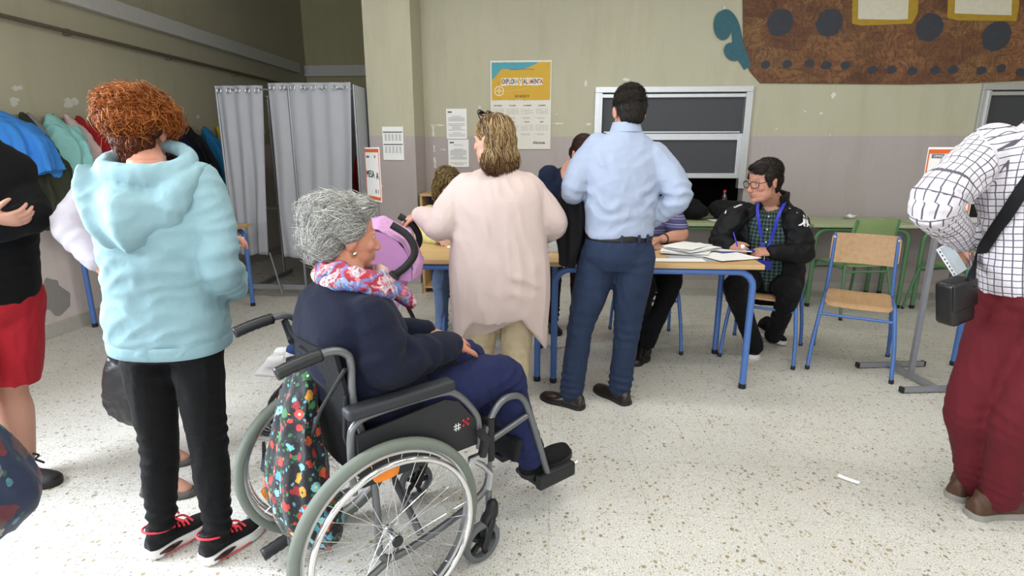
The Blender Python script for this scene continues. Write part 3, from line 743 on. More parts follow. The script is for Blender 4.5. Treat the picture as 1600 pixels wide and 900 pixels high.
# ballot box: clear walls, white lid, ballots inside
def ballot_box(x, y):
    e = empty('ballot_box', (x, y, TZ), 0, 'clear plastic ballot box with envelopes inside, beside the hanging black jacket', 'ballot box')
    t = NT('clear_plastic'); t.set(Base_Color=(.92, .95, .96, 1), Roughness=.06, Alpha=.28); t.b.inputs['Specular IOR Level'].default_value = .7; cm = t.mat
    w, d, h = .30, .24, .17
    m = MB()
    for c, s in (((0, -d/2, h/2), (w, .004, h)), ((0, d/2, h/2), (w, .004, h)), ((-w/2, 0, h/2), (.004, d, h)), ((w/2, 0, h/2), (.004, d, h)), ((0, 0, .003), (w, d, .004))): m.box(c, s)
    m.build('clear_wall', cm, e, smooth=False)
    MB().box((0, 0, h+.006), (w+.012, d+.012, .012), bev=.003).build('lid', plain('c9ccd0', .4), e, smooth=False)
    m = MB()
    for s in (-1, 1): m.box((s*(w/2), -d/2, h/2), (.012, .012, h), bev=.002); m.box((s*(w/2), d/2, h/2), (.012, .012, h), bev=.002)
    m.box((0, -d/2, .012), (w, .010, .024)); m.build('corner_frame', plain('c5c8cc', .4), e, smooth=False)
    q = random.Random(4)
    for i in range(9):
        o = MB().box((x+q.uniform(-.06, .06), y+q.uniform(-.05, .04), TZ+.012+i*.012), (.15, .11, .003), rot=Matrix.Rotation(q.uniform(-.6, .6), 3, 'Z') @ Matrix.Rotation(q.uniform(-.12, .12), 3, 'X')).build('envelope', M_paper, None, smooth=False)
        tag(o, 'white envelope lying inside the clear ballot box', 'envelope', 'envelopes inside the ballot box')
ballot_box(.10, 3.72)
# bottle in the hatch
def bottle(p):
    e = empty('soda_bottle', p, 0, 'cola bottle with red cap and label standing in the serving hatch', 'bottle')
    t = NT('bottle_plastic'); t.set(Base_Color=srgb('2a1712'), Roughness=.1, Alpha=.9); t.b.inputs['Specular IOR Level'].default_value = .8
    MB().lathe((0, 0, 0), [(.0, .002), (.028, 0), (.032, .012), (.032, .06), (.030, .10), (.032, .12), (.031, .14), (.024, .165), (.015, .19), (.0125, .205), (.0125, .214)], seg=24).build('bottle_body', t.mat, e, angle=60)
    MB().lathe((0, 0, 0), [(.0328, .062), (.0328, .115)], seg=24).build('label', plain('b3181d', .4), e)
    text(e, 'label_lettering', 'Coca-Cola', .017, frame4((0, -.0335, .088), XW, ZW), plain('eeeeee', .5))
    MB().lathe((0, 0, 0), [(.0145, .208), (.0145, .228), (.012, .231)], seg=20).build('cap', plain('c01c20', .4), e)
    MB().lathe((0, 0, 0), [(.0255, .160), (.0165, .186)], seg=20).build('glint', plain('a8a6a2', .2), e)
B = U(1132, 325, 5.82); bottle((B.x, 5.86, .806))
# small dark box with white rim seen beside the checked sleeve
e = empty('terminal', (3.88, 5.45, .777), R(-10), 'small white framed black screen on the green table by the checked sleeve', 'monitor')
MB().box((0, 0, .10), (.20, .03, .18), bev=.006).build('case', plain('d8d8d4', .4), e, smooth=False); MB().box((0, -.017, .11), (.15, .003, .12)).build('screen', M_dark, e, smooth=False)
MB().box((0, .02, .006), (.14, .10, .012), bev=.003).build('stand', plain('d8d8d4', .4), e, smooth=False)
# shelf unit between column and table
e = empty('shelf_unit', (-1.02, 5.66, 0), 0, 'low wooden shelf unit with blue panel against the back wall beside the column', 'shelf')
m = MB(); m.box((0, 0, .995), (.62, .34, .025), bev=.003); m.box((-.297, 0, .49), (.025, .34, .98)); m.box((.297, 0, .49), (.025, .34, .98))
for z in (.06, .52): m.box((0, 0, z), (.57, .33, .02))
m.build('carcass', M_oak, e, smooth=False); MB().box((0, .15, .52), (.57, .012, .93)).build('back_panel', plain('3b4f8f', .5), e, smooth=False)
# dark bags on the green table
def soft_bag(name, parts, mat, label, cat, vox=.012, amp=.006, seed=1, smooth=4):
    m = MB()
    for c, r in parts: m.ell(c, r)
    me = remesh(m, vox, smooth); wrinkle(me, amp, 18, seed=seed); o = link(name, me, mat, None, angle=180); return tag(o, label, cat)
M_bag = fabric('17181b', .75, bump=.4, soft=40)
soft_bag('sports_bag', [((1.72, 5.55, .87), (.24, .15, .085)), ((1.62, 5.55, .875), (.13, .14, .09)), ((1.85, 5.55, .857), (.12, .13, .075))], M_bag, 'black soft holdall on the green table below the hatch, in front of the bottle', 'bag')
soft_bag('dark_coat', [((1.28, 5.56, .885), (.16, .15, .10)), ((1.20, 5.52, .92), (.12, .12, .13)), ((1.36, 5.5, .855), (.12, .12, .07))], fabric('101012', .85), 'dark bundled coat on the green table left of the holdall', 'coat', seed=4)
# ================================================================== VOTING BOOTH, COATS, STROLLER, WHEELCHAIR
def booth():
    e = empty('voting_booth', (-2.5, 5.35, 0), 0, 'metal framed voting booth with grey curtains standing in the dark alcove', 'voting booth')
    W, D, Hh = 1.30, .95, 2.0; x0, x1 = -.63, .67; y0, y1 = -.13, .82
    for x in (x0, .06, x1):
        for y in (y0, y1):
            MB().tube([(x, y, .03), (x, y, Hh)], .014, 10).build('post', M_steel, e)
    for x in (x0, .06, x1): MB().box((x, (y0+y1)/2, .03), (.035, D+.35, .035), bev=.004).build('foot_bar', M_grey2, e, smooth=False)
    MB().box((.02, y0+.02, .10), (W, .03, .05), bev=.004).build('foot_bar', M_grey2, e, smooth=False)
    for x in (-.28, ):
        MB().tube([(x, y0, .45), (x+.10, y0-.02, .03)], .009, 8).build('stay', M_steel, e)
    for a, b in (((x0, y0, Hh-.035), (x1, y0, Hh-.035)), ((x0, y1, Hh-.03), (x1, y1, Hh-.03)), ((x0, y0, Hh-.03), (x0, y1, Hh-.03)), ((x1, y0, Hh-.03), (x1, y1, Hh-.03))):
        MB().tube([a, b], .009, 10).build('curtain_rod', M_steel, e)
    side = plain('9fa3aa', .4)
    m = MB(); m.box((x1+.012, (y0+y1)/2, 1.22), (.012, D, 1.55)); m.build('side_panel', side, e, smooth=False)
    m = MB(); m.box(((x0+x1)/2, y1+.01, 1.22), (W, .012, 1.55)); m.build('back_panel', plain('6d7075', .6), e, smooth=False)
    m = MB(); m.box(((x0+x1)/2, y1-.18, .82), (W-.05, .34, .02)); m.build('writing_shelf', plain('85878b', .5), e, smooth=False)
    cm = fabric('a9abb2', .85, var=.05, bump=.15, soft=14, sheen=.05)
    def curtain(xa, xb, xa2, xb2, za, zb, amp, folds, ph, y=y0-.0, bunch=1.0):
        m = MB(); nu, nv = 110, 36; rows = []
        for j in range(nv+1):
            v = j/nv; z = za+(zb-za)*v; row = []
            for i in range(nu+1):
                u = i/nu; x = (xa+(xb-xa)*u)*(1-v)+(xa2+(xb2-xa2)*u)*v
                s = folds*6.283*(u+.02*math.sin(9*v+ph)*v)+ph
                yy = y+amp*(.55+.45*v)*math.sin(s)+amp*.5*v*math.sin(s*.43+2.1*v+ph)+.012*v*math.sin(14*u+7*v)
                row.append(V((x, yy-.01, z+.012*v*math.sin(s*.5))))
            rows.append(row)
        b = len(m.v); n1 = nu+1
        for row in rows: m.v += [tuple(p) for p in row]
        for j in range(nv):
            for i in range(nu):
                m.f.append((j*n1+i, j*n1+i+1, (j+1)*n1+i+1, (j+1)*n1+i)); m.m.append(0)
        o = m.build('curtain', cm, e, angle=180)
        so = o.modifiers.new('s', 'SOLIDIFY'); so.thickness = .003
        k = max(4, int(folds*1.8))
        for i in range(k):
            u = (i+.5)/k; x = xa+(xb-xa)*u
            g = MB(); q = []
            for a in range(24): q.append((x+.020*math.cos(a*PI/12), y-.028, za-.045+.020*math.sin(a*PI/12)))
            g.tube(q, .005, 8, closed=True); g.build('eyelet', metal('d0d2d6', .25), o)
        return o
    curtain(x0, -.18, x0+.02, -.30, Hh, .43, .019, 3.3, .4)
    curtain(-.13, x1-.02, -.14, x1-.10, Hh+.02, .40, .017, 4.6, 1.3)
booth()

# ---- coats on the rail along the left wall: drape hanging from one peg
def coat(y, color, top_w, bot_w, length, depth, seed, label, x=None, ztop=1.69, rz=0, cat='coat', sleeve=None, lining=None, xdir=1, loc=None):
    m = MB(); q = random.Random(seed); rows = []; n = 48; L = 26; depth *= .72
    for j in range(L+1):
        v = j/L; z = -length*v
        w = (top_w+(bot_w-top_w)*(1-(1-v)**1.7))*(1+.04*math.sin(7*v+seed)); d = (.045+(depth-.045)*min(1, v*2.2)**.7)
        if v < .2: w *= .30+.70*(v/.2)**.75; d *= .45+.55*(v/.2)
        if v > .93: d *= 1-.3*(v-.93)/.07
        row = []
        for k in range(n):
            a = 2*PI*k/n; f = 1+(.20*math.sin(7*a+seed+2*v)+.13*math.sin(13*a-seed*2+2*v)+.10*math.sin(3*a+seed*1.7))*min(1, .15+v*1.8)
            row.append(V((max(-.005, d*(.5+.55*math.cos(a)*f)+.07*v), w*.5*math.sin(a)*f+.05*v*math.sin(seed), z+.02*math.sin(3*a+seed)*(v > .95))))
        rows.append(row)
    m.rings(rows)
    if sleeve:
        for s, ln in sleeve:
            pts = [(depth*.55, s*top_w*.42, -.14), (depth*.75, s*bot_w*.5, -.14-ln*.5), (depth*.8, s*bot_w*.52, -.14-ln)]
            limb(m, pts, [.065, .06, .05], wr=.12, seed=seed+7)
    me = remesh(m, .014, 2); wrinkle(me, .010, 12, scale=(1, 1, .35), seed=seed)
    o = link('coat', me, fabric(color, .85, bump=.35, soft=26), None, angle=180)
    o.location = loc or (LW+.05, y, ztop); o.rotation_euler = (0, 0, rz); return tag(o, label, cat, None)
coat(3.74, '3f86d6', .20, .34, .44, .34, 1, 'bright blue jacket on the left wall rail behind the man in black sweater', sleeve=[(1, .34)])
coat(3.93, '333628', .16, .26, .86, .30, 2, 'long dark olive coat on the rail between blue and aqua jackets')
coat(3.985, '7d7f86', .08, .10, .55, .16, 13, 'grey jacket on the rail showing beside the dark olive coat')
coat(4.15, '8cc4c0', .18, .26, .50, .30, 4, 'pale aqua jacket on the rail, with teal sleeves', sleeve=[(-1, .40), (1, .30)])
coat(4.19, '232a7c', .12, .26, .74, .24, 14, 'royal blue coat hanging below the aqua jacket on the rail')
coat(4.31, 'c0a8a8', .11, .16, .52, .26, 5, 'pale pink jacket on the rail next to the aqua jacket')
coat(4.42, '8f1c20', .13, .18, .52, .27, 6, 'red jacket on the rail between pale pink and slate grey jackets')
coat(4.57, '50535e', .15, .20, .50, .27, 7, 'slate grey jacket on the rail beside the red jacket')
coat(4.71, '8e1528', .12, .18, .48, .26, 8, 'crimson jacket on the rail just left of the red hair')
coat(4.78, '1b1f4a', .10, .18, .70, .24, 18, 'dark indigo coat on the rail behind the crimson jacket')
for y, c, s, l in ((5.42, '101113', 9, 'black coat on the rail right of the red hair'), (5.60, '15182e', 10, 'navy black coat on the rail between two black coats'), (5.80, '18181c', 11, 'black coat on the rail beside the blue jacket')):
    coat(y, c, .16, .24, .88, .30, s, l)
coat(6.08, '1f6898', .12, .24, .78, .30, 12, 'teal blue jacket on the rail beside the yellow one')
coat(6.34, 'bb9f1d', .12, .20, .72, .27, 15, 'mustard yellow jacket on the rail next to the curtain')
coat(0, '9a1714', .16, .40, .85, .46, 16, 'red coat hanging beyond the booth beside the column', loc=(-1.80, 6.22, 1.74), rz=PI)

def pill(name, mat, parent, p0, p1, r, seg=14):
    m = MB(); limb(m, [p0, tuple((V(p0)+V(p1))/2), p1], [r, r, r], n=3, seg=seg); return m.build(name, mat, parent, angle=180)

# ---- pink stroller (local +x is forward)
def wheel_simple(name, c, r, w, parent, tyre, hub, axis=V((0, 1, 0))):
    pr = [(r-.018, -w/2), (r-.004, -w/2), (r, -w/4), (r, w/4), (r-.004, w/2), (r-.018, w/2)]
    o = MB().lathe(c, pr, axis, 28, closed=True).build(name, tyre, parent, angle=60)
    m = MB(); m.lathe(c, [(.0, -w*.4), (.016, -w*.4), (.016, w*.4), (.0, w*.4)], axis, 16)
    x = axis.orthogonal().normalized(); y = axis.cross(x)
    for k in range(5):
        d = x*math.cos(k*1.2566)+y*math.sin(k*1.2566); m.tube([V(c)+d*.01, V(c)+d*(r-.014)], .006, 6)
    m.build('wheel_hub', hub, o, angle=60); return o
def stroller():
    e = empty('stroller', (-.90, 2.80, 0), R(190), 'pink folding stroller with black cane handles held by the woman in pale cardigan', 'stroller')
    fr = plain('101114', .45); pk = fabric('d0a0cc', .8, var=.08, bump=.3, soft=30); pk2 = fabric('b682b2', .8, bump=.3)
    for s in (-1, 1):
        y = s*.19
        # handle tube: crook at the top, then down to the front wheel
        path = smooth_path([(-.09, y, 1.075), (-.165, y, 1.02), (-.195, y, .94), (-.15, y, .87), (-.06, y, .80), (.12, y, .62), (.38, y*.95, .36), (.55, y*.9, .20), (.58, y*.9, .10)], 5)
        h = MB().tube(path[18:], .012, 12).build('side_tube', fr, e)
        MB().tube(path[:20], .0185, 14).build('handle_grip', plain('17181b', .7), h)
        MB().box((-.075, y, .81), (.07, .05, .055), bev=.012, rot=Matrix.Rotation(.75, 3, 'Y')).build('hinge', plain('1a1a1e', .5), h)
        MB().tube([(-.02, y, .78), (-.16, y, .45), (-.26, y, .09)], .012, 10).build('rear_leg', fr, e)
        MB().tube([(.30, y, .40), (.0, y, .38), (-.2, y, .36)], .009, 8).build('seat_bar', fr, e)
        for d in (-.028, .028):
            wheel_simple('front_wheel', (.58, y*.9+d, .066), .066, .024, e, plain('3b3d42', .6), plain('4c4e54', .4))
            wheel_simple('rear_wheel', (-.27, y+d, .066), .066, .024, e, plain('3b3d42', .6), plain('4c4e54', .4))
    MB().tube([(.36, -.18, .33), (.36, .18, .33)], .009, 8).build('crossbar', fr, e); MB().tube([(-.24, -.2, .12), (-.24, .2, .12)], .009, 8).build('crossbar', fr, e)
    # seat shell and hood
    def shell(rows, name, mat, vox=.008, amp=.004, seed=2):
        m = MB(); m.rings(rows); me = remesh(m, vox, 3); wrinkle(me, amp, 22, seed=seed); return link(name, me, mat, e, angle=180)
    rows = []
    for x, z in ((-.16, .92), (-.13, .82), (-.09, .68), (-.02, .50), (.06, .40), (.26, .40), (.36, .36)):
        rows.append([V((x-.0, -.165, z)), V((x-.015, -.08, z-.015)), V((x-.02, 0, z-.02)), V((x-.015, .08, z-.015)), V((x, .165, z)), V((x+.02, .165, z+.02)), V((x+.01, 0, z+.012)), V((x+.02, -.165, z+.02))])
    shell(rows, 'seat_shell', pk)
    rows = []   # bulging back of the hood between the handles
    for k in range(10):
        a = R(-14+k*18.5); c = V((.02, 0, .84)); rx, rz = .20, .21
        ctr = c+V((-math.cos(a)*rx, 0, math.sin(a)*rz))
        out = V((-math.cos(a), 0, math.sin(a)))
        row = []
        for j in range(13):
            t_ = j/12; y = -.175+.35*t_; bow = .035*math.sin(PI*t_)+.02*math.sin(PI*k*1.0)**2
            row.append(ctr+V((0, y, 0))+out*(bow+.012*abs(math.sin(k*1.57))))
        rows.append(row+[p-out*.014 for p in row[::-1]])
    shell(rows, 'hood', pk, amp=.006, seed=6)
    for s in (-1, 1):
        m = MB(); pts = [V((.02+.195*-math.cos(R(a)), s*.176, .84+.205*math.sin(R(a)))) for a in range(-14, 155, 12)]
        c = V((.02, s*.172, .82)); nn = len(pts); q = pts+[p+V((0, s*.008, 0)) for p in pts]+[c, c+V((0, s*.008, 0))]
        fs = [(i, i+1, 2*nn) for i in range(nn-1)]+[(nn+i+1, nn+i, 2*nn+1) for i in range(nn-1)]
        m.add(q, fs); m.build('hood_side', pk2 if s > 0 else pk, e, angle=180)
    MB().box((.555, 0, .305), (.17, .30, .014), bev=.006, rot=Matrix.Rotation(-.12, 3, 'Y')).build('footrest', plain('d6d3d4', .5), e, smooth=False)
    m = MB(); limb(m, [(.30, -.16, .42), (.50, -.16, .32)], [.008, .008]); limb(m, [(.30, .16, .42), (.50, .16, .32)], [.008, .008]); m.build('footrest_strap', pk2, e)
    return e
stroller()

# ---- wheelchair (local +x forward, +y left)
WH = 43; wf = hd(WH); wl = hd(WH+90)
WO = V((-.466, 1.414, 0))+wl*.285
def WP(a, b, z): return WO+wf*a+wl*b+V((0, 0, z))
def wheelchair():
    e = empty('wheelchair', WO, R(WH), 'grey framed black wheelchair carrying the white haired woman in navy coat', 'wheelchair')
    fr = plain('6f7173', .35, .55, .03); blk = plain('131417', .55); tyre = plain('6b7269', .75, bump=.3, bscale=200); rim = metal('c8cacc', .28); chrome = metal('dcdcde', .12)
    sl = fabric('17181b', .7, bump=.3, soft=60)
    org = plain('d9780f', .25)
    for s in (-1, 1):
        y = s*.285; A = V((0, 1, 0)); c = (0, y, .305)
        w = empty('rear_wheel', c); w.parent = e
        MB().lathe((0, 0, 0), [(.272, -.011), (.280, -.016), (.292, -.0185), (.301, -.014), (.305, -.006), (.305, .006), (.301, .014), (.292, .0185), (.280, .016), (.272, .011)], A, 96, closed=True).build('tyre', tyre, w, angle=80)
        MB().lathe((0, 0, 0), [(.262, -.009), (.270, -.013), (.279, -.013), (.279, .013), (.270, .013), (.262, .009)], A, 96, closed=True).build('rim', rim, w, angle=50)
        hr = [(.255*math.cos(2*PI*k/96), s*.040, .255*math.sin(2*PI*k/96)) for k in range(96)]
        ho = MB().tube(hr, .0095, 12, closed=True).build('hand_rim', chrome, w, angle=180)
        st = MB()
        for k in range(6):
            a = k*PI/3+.3; st.tube([(.255*math.cos(a), s*.040, .255*math.sin(a)), (.265*math.cos(a), s*.008, .265*math.sin(a))], .005, 6)
        MB().lathe((0, 0, 0), [(.0, -.035), (.016, -.035), (.020, -.028), (.020, -.022), (.013, -.018), (.013, .018), (.020, .022), (.020, .028), (.016, .035), (0, .035)], A, 28).build('hub', rim, w, angle=40)
        MB().lathe((0, s*.036, 0), [(0, -.004), (.017, -.004), (.017, .004), (.012, .007), (0, .007)], A, 24).build('hub_cap', blk, w, angle=40)
        for k in range(32):
            a = 2*PI*k/32; sd = 1 if k % 2 else -1; off = (1 if (k//2) % 2 else -1)*.85
            MB().tube([(.019*math.cos(a+off), sd*.024, .019*math.sin(a+off)), (.264*math.cos(a), sd*.003, .264*math.sin(a))], .0011, 5).build('spoke', chrome, w)
        for a in (R(93), R(-75), R(205)):
            m = MB(); cc = V((.215*math.cos(a), s*.010, .215*math.sin(a))); rt = Matrix.Rotation(-(a+PI/2), 3, 'Y')
            q = []
            for k in range(20):
                b = 2*PI*k/20; q.append((.040*math.copysign(abs(math.cos(b))**.6, math.cos(b)), .017*math.copysign(abs(math.sin(b))**.8, math.sin(b))))
            m.rings([[cc+rt @ V((u*f_, yy, v_*f_)) for u, v_ in q] for f_, yy in ((.85, -.008), (1, -.004), (1, .004), (.85, .008))]); m.build('spoke_reflector', org, w, angle=40)
    for s in (-1, 1):
        y = s*.215
        # push handle with back post
        post = smooth_path([(-.25, y, .866), (-.18, y, .884), (-.11, y, .892), (-.072, y, .875), (-.06, y, .84), (-.06, y, .72), (-.02, y, .50), (-.01, y, .30)], 5)
        po = MB().tube(post, .0115, 12).build('back_post', fr, e)
        g = MB(); q = smooth_path([(-.26, y, .863), (-.20, y, .879), (-.14, y, .889)], 6); g.tube(q, [.0175+.0012*(i % 2) for i in range(len(q))], 14); g.build('hand_grip', plain('1a1b1e', .4), po, angle=180)
        # side frame
        sf = MB()
        sf.tube(smooth_path([(-.06, y, .47), (.18, y, .475), (.36, y, .475), (.41, y, .46)], 4), .0125, 12)
        sf.tube(smooth_path([(-.01, y, .30), (-.01, y, .20), (.05, y, .165), (.25, y, .20), (.38, y, .25), (.41, y, .30)], 5), .0125, 12)
        sf.tube([(.41, y, .49), (.41, y, .19)], .0125, 12)
        sf.build('side_frame', fr, e)
        # armrest: bent tube, pad, skirt guard
        ya = s*.245
        at_ = MB().tube(smooth_path([(-.09, ya, .46), (-.09, ya, .62), (-.07, ya, .675), (.0, ya, .69), (.20, ya, .69), (.27, ya, .665), (.335, ya, .585), (.35, ya, .53), (.35, ya, .45)], 5), .011, 12).build('armrest_tube', fr, e)
        MB().box((.075, ya, .712), (.35, .055, .034), bev=.013, seg=3).build('armrest_pad', plain('22242a', .6, bump=.2, bscale=150), at_)
        m = MB(); poly = [(-.07, .47), (.34, .47), (.335, .56), (.27, .645), (.22, .665), (-.07, .64)]
        m.prism(poly, .008, frame4((0, ya+.004, 0), (1, 0, 0), (0, 0, 1))); m.build('skirt_guard', plain('1b1c1f', .6), at_, smooth=False)
        # cross emblem printed on the guard
        if s < 0:
            em = MB()
            for (cx, cz) in ((.295, .565),):
                for k in range(5):
                    for a in ((0, 0), (1, 0), (-1, 0), (0, 1), (0, -1)): pass
                for a, b in ((0, 0), (.009, .009), (-.009, .009), (.009, -.009), (-.009, -.009)): em.box((cx+a, ya-.0055, cz+b), (.0075, .001, .0075), rot=Matrix.Rotation(PI/4, 3, 'Y'))
            em.build('emblem', plain('b3202a', .5), at_, smooth=False)
            em = MB()
            for a in (-.005, .005): em.box((.262+a, ya-.0055, .558), (.003, .001, .026)); em.box((.262, ya-.0055, .558+a), (.026, .001, .003))
            em.build('emblem', plain('d8d8d8', .5), at_, smooth=False)
        # caster with fork
        cy = s*.235
        fk = MB(); limb(fk, [(.41, cy, .20), (.405, cy, .17), (.385, cy+.0, .150)], [.022, .024, .022], n=3)
        for d in (-.026, .026): limb(fk, [(.395, cy+d*.9, .155), (.375, cy+d, .11), (.36, cy+d, .075)], [.013, .013, .014], n=3, flat=[.5, .5, .5], flat_axis=(0, 1, 0))
        fo = fk.build('caster_fork', blk, e, angle=180)
        MB().lathe((.36, cy, .0765), [(.055, -.013), (.068, -.016), (.075, -.010), (.0765, 0), (.075, .010), (.068, .016), (.055, .013)], V((0, 1, 0)), 40, closed=True).build('caster_wheel', plain('5f6264', .7), fo, angle=60)
        m = MB(); m.lathe((.36, cy, .0765), [(0, -.016), (.018, -.016), (.018, .016), (0, .016)], V((0, 1, 0)), 20)
        for k in range(5): m.box((.36+.037*math.cos(k*1.2566), cy, .0765+.037*math.sin(k*1.2566)), (.042, .016, .016), rot=Matrix.Rotation(-k*1.2566, 3, 'Y'), bev=.003)
        m.build('caster_hub', blk, fo, smooth=False)
        # leg rest hanger and footplate
        yl = s*.195
        lr = MB(); lr.tube(smooth_path([(.39, yl+s*.02, .47), (.44, yl+s*.02, .55), (.50, yl+s*.01, .575), (.575, yl, .55), (.62, yl, .46), (.70, yl, .22), (.715, yl, .17)], 5), .0125, 12)
        lr.tube([(.415, yl+s*.02, .44), (.60, yl, .47)], .0115, 10); lo = lr.build('leg_rest', fr, e)
        MB().tube([(.415, yl+s*.02, .53), (.415, yl+s*.02, .37)], .018, 12).build('hinge', blk, lo)
        fp = MB(); fp.box((.755, yl-s*.075, .145), (.17, .155, .022), bev=.008); fp.box((.755, yl, .165), (.19, .035, .06), bev=.01); fp.build('footplate', blk, lo, smooth=False)
        MB().tube([(.845, yl, .17), (.875, yl, .175)], .010, 10).build('roller', chrome, lo)
        MB().box((.56, yl-s*.09, .34), (.03, .19, .09), bev=.012, rot=Matrix.Rotation(.25, 3, 'Y')).build('calf_strap', sl, lo, smooth=False)
        # brake lever
        b = MB(); b.tube([(.32, s*.262, .42), (.345, s*.27, .40), (.375, s*.275, .36), (.37, s*.27, .30)], .010, 10); b.box((.335, s*.258, .415), (.075, .02, .05), bev=.008); bo = b.build('brake', metal('b9bbbe', .3), e, angle=30)
        MB().tube([(.35, s*.262, .43), (.36, s*.27, .49), (.335, s*.275, .525)], .016, 10).build('brake_grip', blk, bo)
        # tipping pedal behind the rear wheel
        m = MB().tube([(.06, y*.95, .17), (-.10, y*.95, .10), (-.19, y*.95, .075)], .0115, 12).build('tipping_tube', fr, e)
        g = MB(); q = [V((-.16-.0125*i, y*.95, .082-.0035*i)) for i in range(9)]; g.tube(q, [.021+.002*(i % 2) for i in range(9)], 12); g.build('pedal_grip', blk, m, angle=180)
    # folding cross braces
    MB().tube([(.12, -.2, .46), (.16, .2, .19)], .0125, 12).build('cross_brace', fr, e); MB().tube([(.14, .2, .46), (.14, -.2, .19)], .0125, 12).build('cross_brace', fr, e)
    MB().box((.17, 0, .485), (.44, .43, .022), bev=.008).build('seat_sling', sl, e, smooth=False)
    rows = []
    for i in range(9):
        u = i/8; x = -.022-.062*u-.01*u*u; z = .46+.42*u
        row = [V((x-.028*math.sin(PI*j/10), .215-.43*j/10, z)) for j in range(11)]
        rows.append(row+[p+V((-.012, 0, 0)) for p in row[::-1]])
    MB().rings(rows).build('back_sling', sl, e, angle=60)
    MB().box((.17, 0, .512), (.42, .41, .035), bev=.014).build('seat_cushion', plain('202127', .8), e, smooth=False)
    for p, q_ in (((-.085, -.222, .76), (-.06, -.20, .52)), ((-.085, -.235, .84), (-.15, -.10, .60))):
        MB().tube([p, tuple((V(p)+V(q_))/2+V((-.02, 0, -.01))), q_], .006, 8).build('strap', blk, e)
wheelchair()

# ---- owl print bag hung on the back of the wheelchair
def floral(name, base, cols, scale=26, fl=.30, seed=0, soft=0.0):
    t = NT(name); p = t.obj(); w = t.mix(.03, p, t.noise(p, 14, 4 if soft else 2, .6, 'Color'))
    vc = t.vor(w, scale, 'F1', 'Color'); d = t.vor(w, scale, 'F1', 'Distance'); s_ = t.sep(vc)
    pal = t.ramp(s_[0], [(i/len(cols), c) for i, c in enumerate(cols)], 'CONSTANT')
    petal = t.math('ADD', d, t.math('MULTIPLY', t.noise(p, scale*3.2, 2), .35))
    m = t.math('MULTIPLY', t.math('LESS_THAN', petal, fl+.22), t.math('GREATER_THAN', s_[1], .25))
    c2 = t.mix(t.math('LESS_THAN', d, .13), pal, t.ramp(s_[2], [(0, 'e6c23a'), (.5, 'e8e2d0'), (.8, '24303c')], 'CONSTANT'))
    vc2 = t.vor(t.scale(w, (1, 1.3, 1)), scale*2.3, 'F1', 'Color'); d2 = t.vor(t.scale(w, (1, 1.3, 1)), scale*2.3, 'F1', 'Distance'); s2 = t.sep(vc2)
    lf = t.math('MULTIPLY', t.math('LESS_THAN', d2, .38), t.math('GREATER_THAN', s2[1], .5))
    b2 = t.mix(lf, srgb(base), t.ramp(s2[0], [(0, '2f6b3c'), (.5, '3c8a54'), (.7, '5a97a8'), (.9, 'b03a2a')], 'CONSTANT'))
    fc = t.mix(m, b2, c2)
    if soft: fc = t.mix(t.ramp(t.noise(p, 30, 5, .7), [(.35, (0,)*3+(1,)), (.65, (soft,)*3+(1,))]), fc, srgb(base)); fc = t.mix(t.math('MULTIPLY', t.noise(p, 11, 4, .7), soft), fc, srgb('0d1220'))
    t.set(Base_Color=fc, Roughness=.7); t.b.inputs['Sheen Weight'].default_value = .1
    t.bump(t.noise(p, 26, 4), .3, .01); return t.mat
def owl_bag():
    e = empty('owl_print_bag', WP(-.135, .02, .37), R(WH), 'black bag with colourful owl and flower print hanging behind the wheelchair back', 'bag')
    M = floral('owl_print', '14161f', ['8a1f22', '4f8fa6', 'b8322c', 'c98d2c', '6fb0b8', '2f6b3c', 'c4562e', '7fb4c4'], 31, .42)
    m = MB(); q = random.Random(2)
    # gathered cloth falling from the handles, swelling to a pouch
    spec = [(.44, .04, .05, .03), (.36, .02, .08, .04), (.27, .0, .105, .05), (.17, -.01, .135, .062), (.06, -.015, .165, .08), (-.03, -.005, .185, .09), (-.10, .01, .175, .09), (-.15, .015, .14, .07), (-.18, .02, .09, .05)]
    rows = []
    for z, x, w, d in [tuple(k) for k in crv(spec, 4)]:
        row = []
        for k in range(56):
            a = 2*PI*k/56; f = 1+.10*math.sin(7*a+z*5)*min(1, max(0, (z+.2)*2.2))+.07*math.sin(12*a-z*9)
            row.append(V((x-.02+d*math.cos(a)*f, w*math.sin(a)*f-.03*z, z)))
        rows.append(row)
    m.rings(rows); me = remesh(m, .009, 2); wrinkle(me, .006, 22, scale=(1, 1, .4), seed=5)
    link('bag_body', me, M, e, angle=180)
    m = MB(); rows = []
    for i in range(10):
        u = i/9; row = []
        for j in range(8):
            v = j/7; row.append(V((-.088-.03*math.sin(PI*u)*(1-.4*v), .165-.17*u, .045+.10*v*(1-u)-.03*v+.03*u)))
        rows.append(row+[p+V((.010, 0, 0)) for p in row[::-1]])
    m.rings(rows); m.build('bag_flap', fabric('15161c', .7), e, angle=60)
    for y in (.20, -.19): MB().tube(smooth_path([(.0, y*.2, .48), (.02, y*.6, .47), (.03, y, .50)], 5), .009, 8).build('strap', fabric('1a1b22', .8), e)
    MB().box((-.06, -.02, -.16), (.05, .05, .04), bev=.006).build('buckle', M_cap, e, smooth=False)
owl_bag()
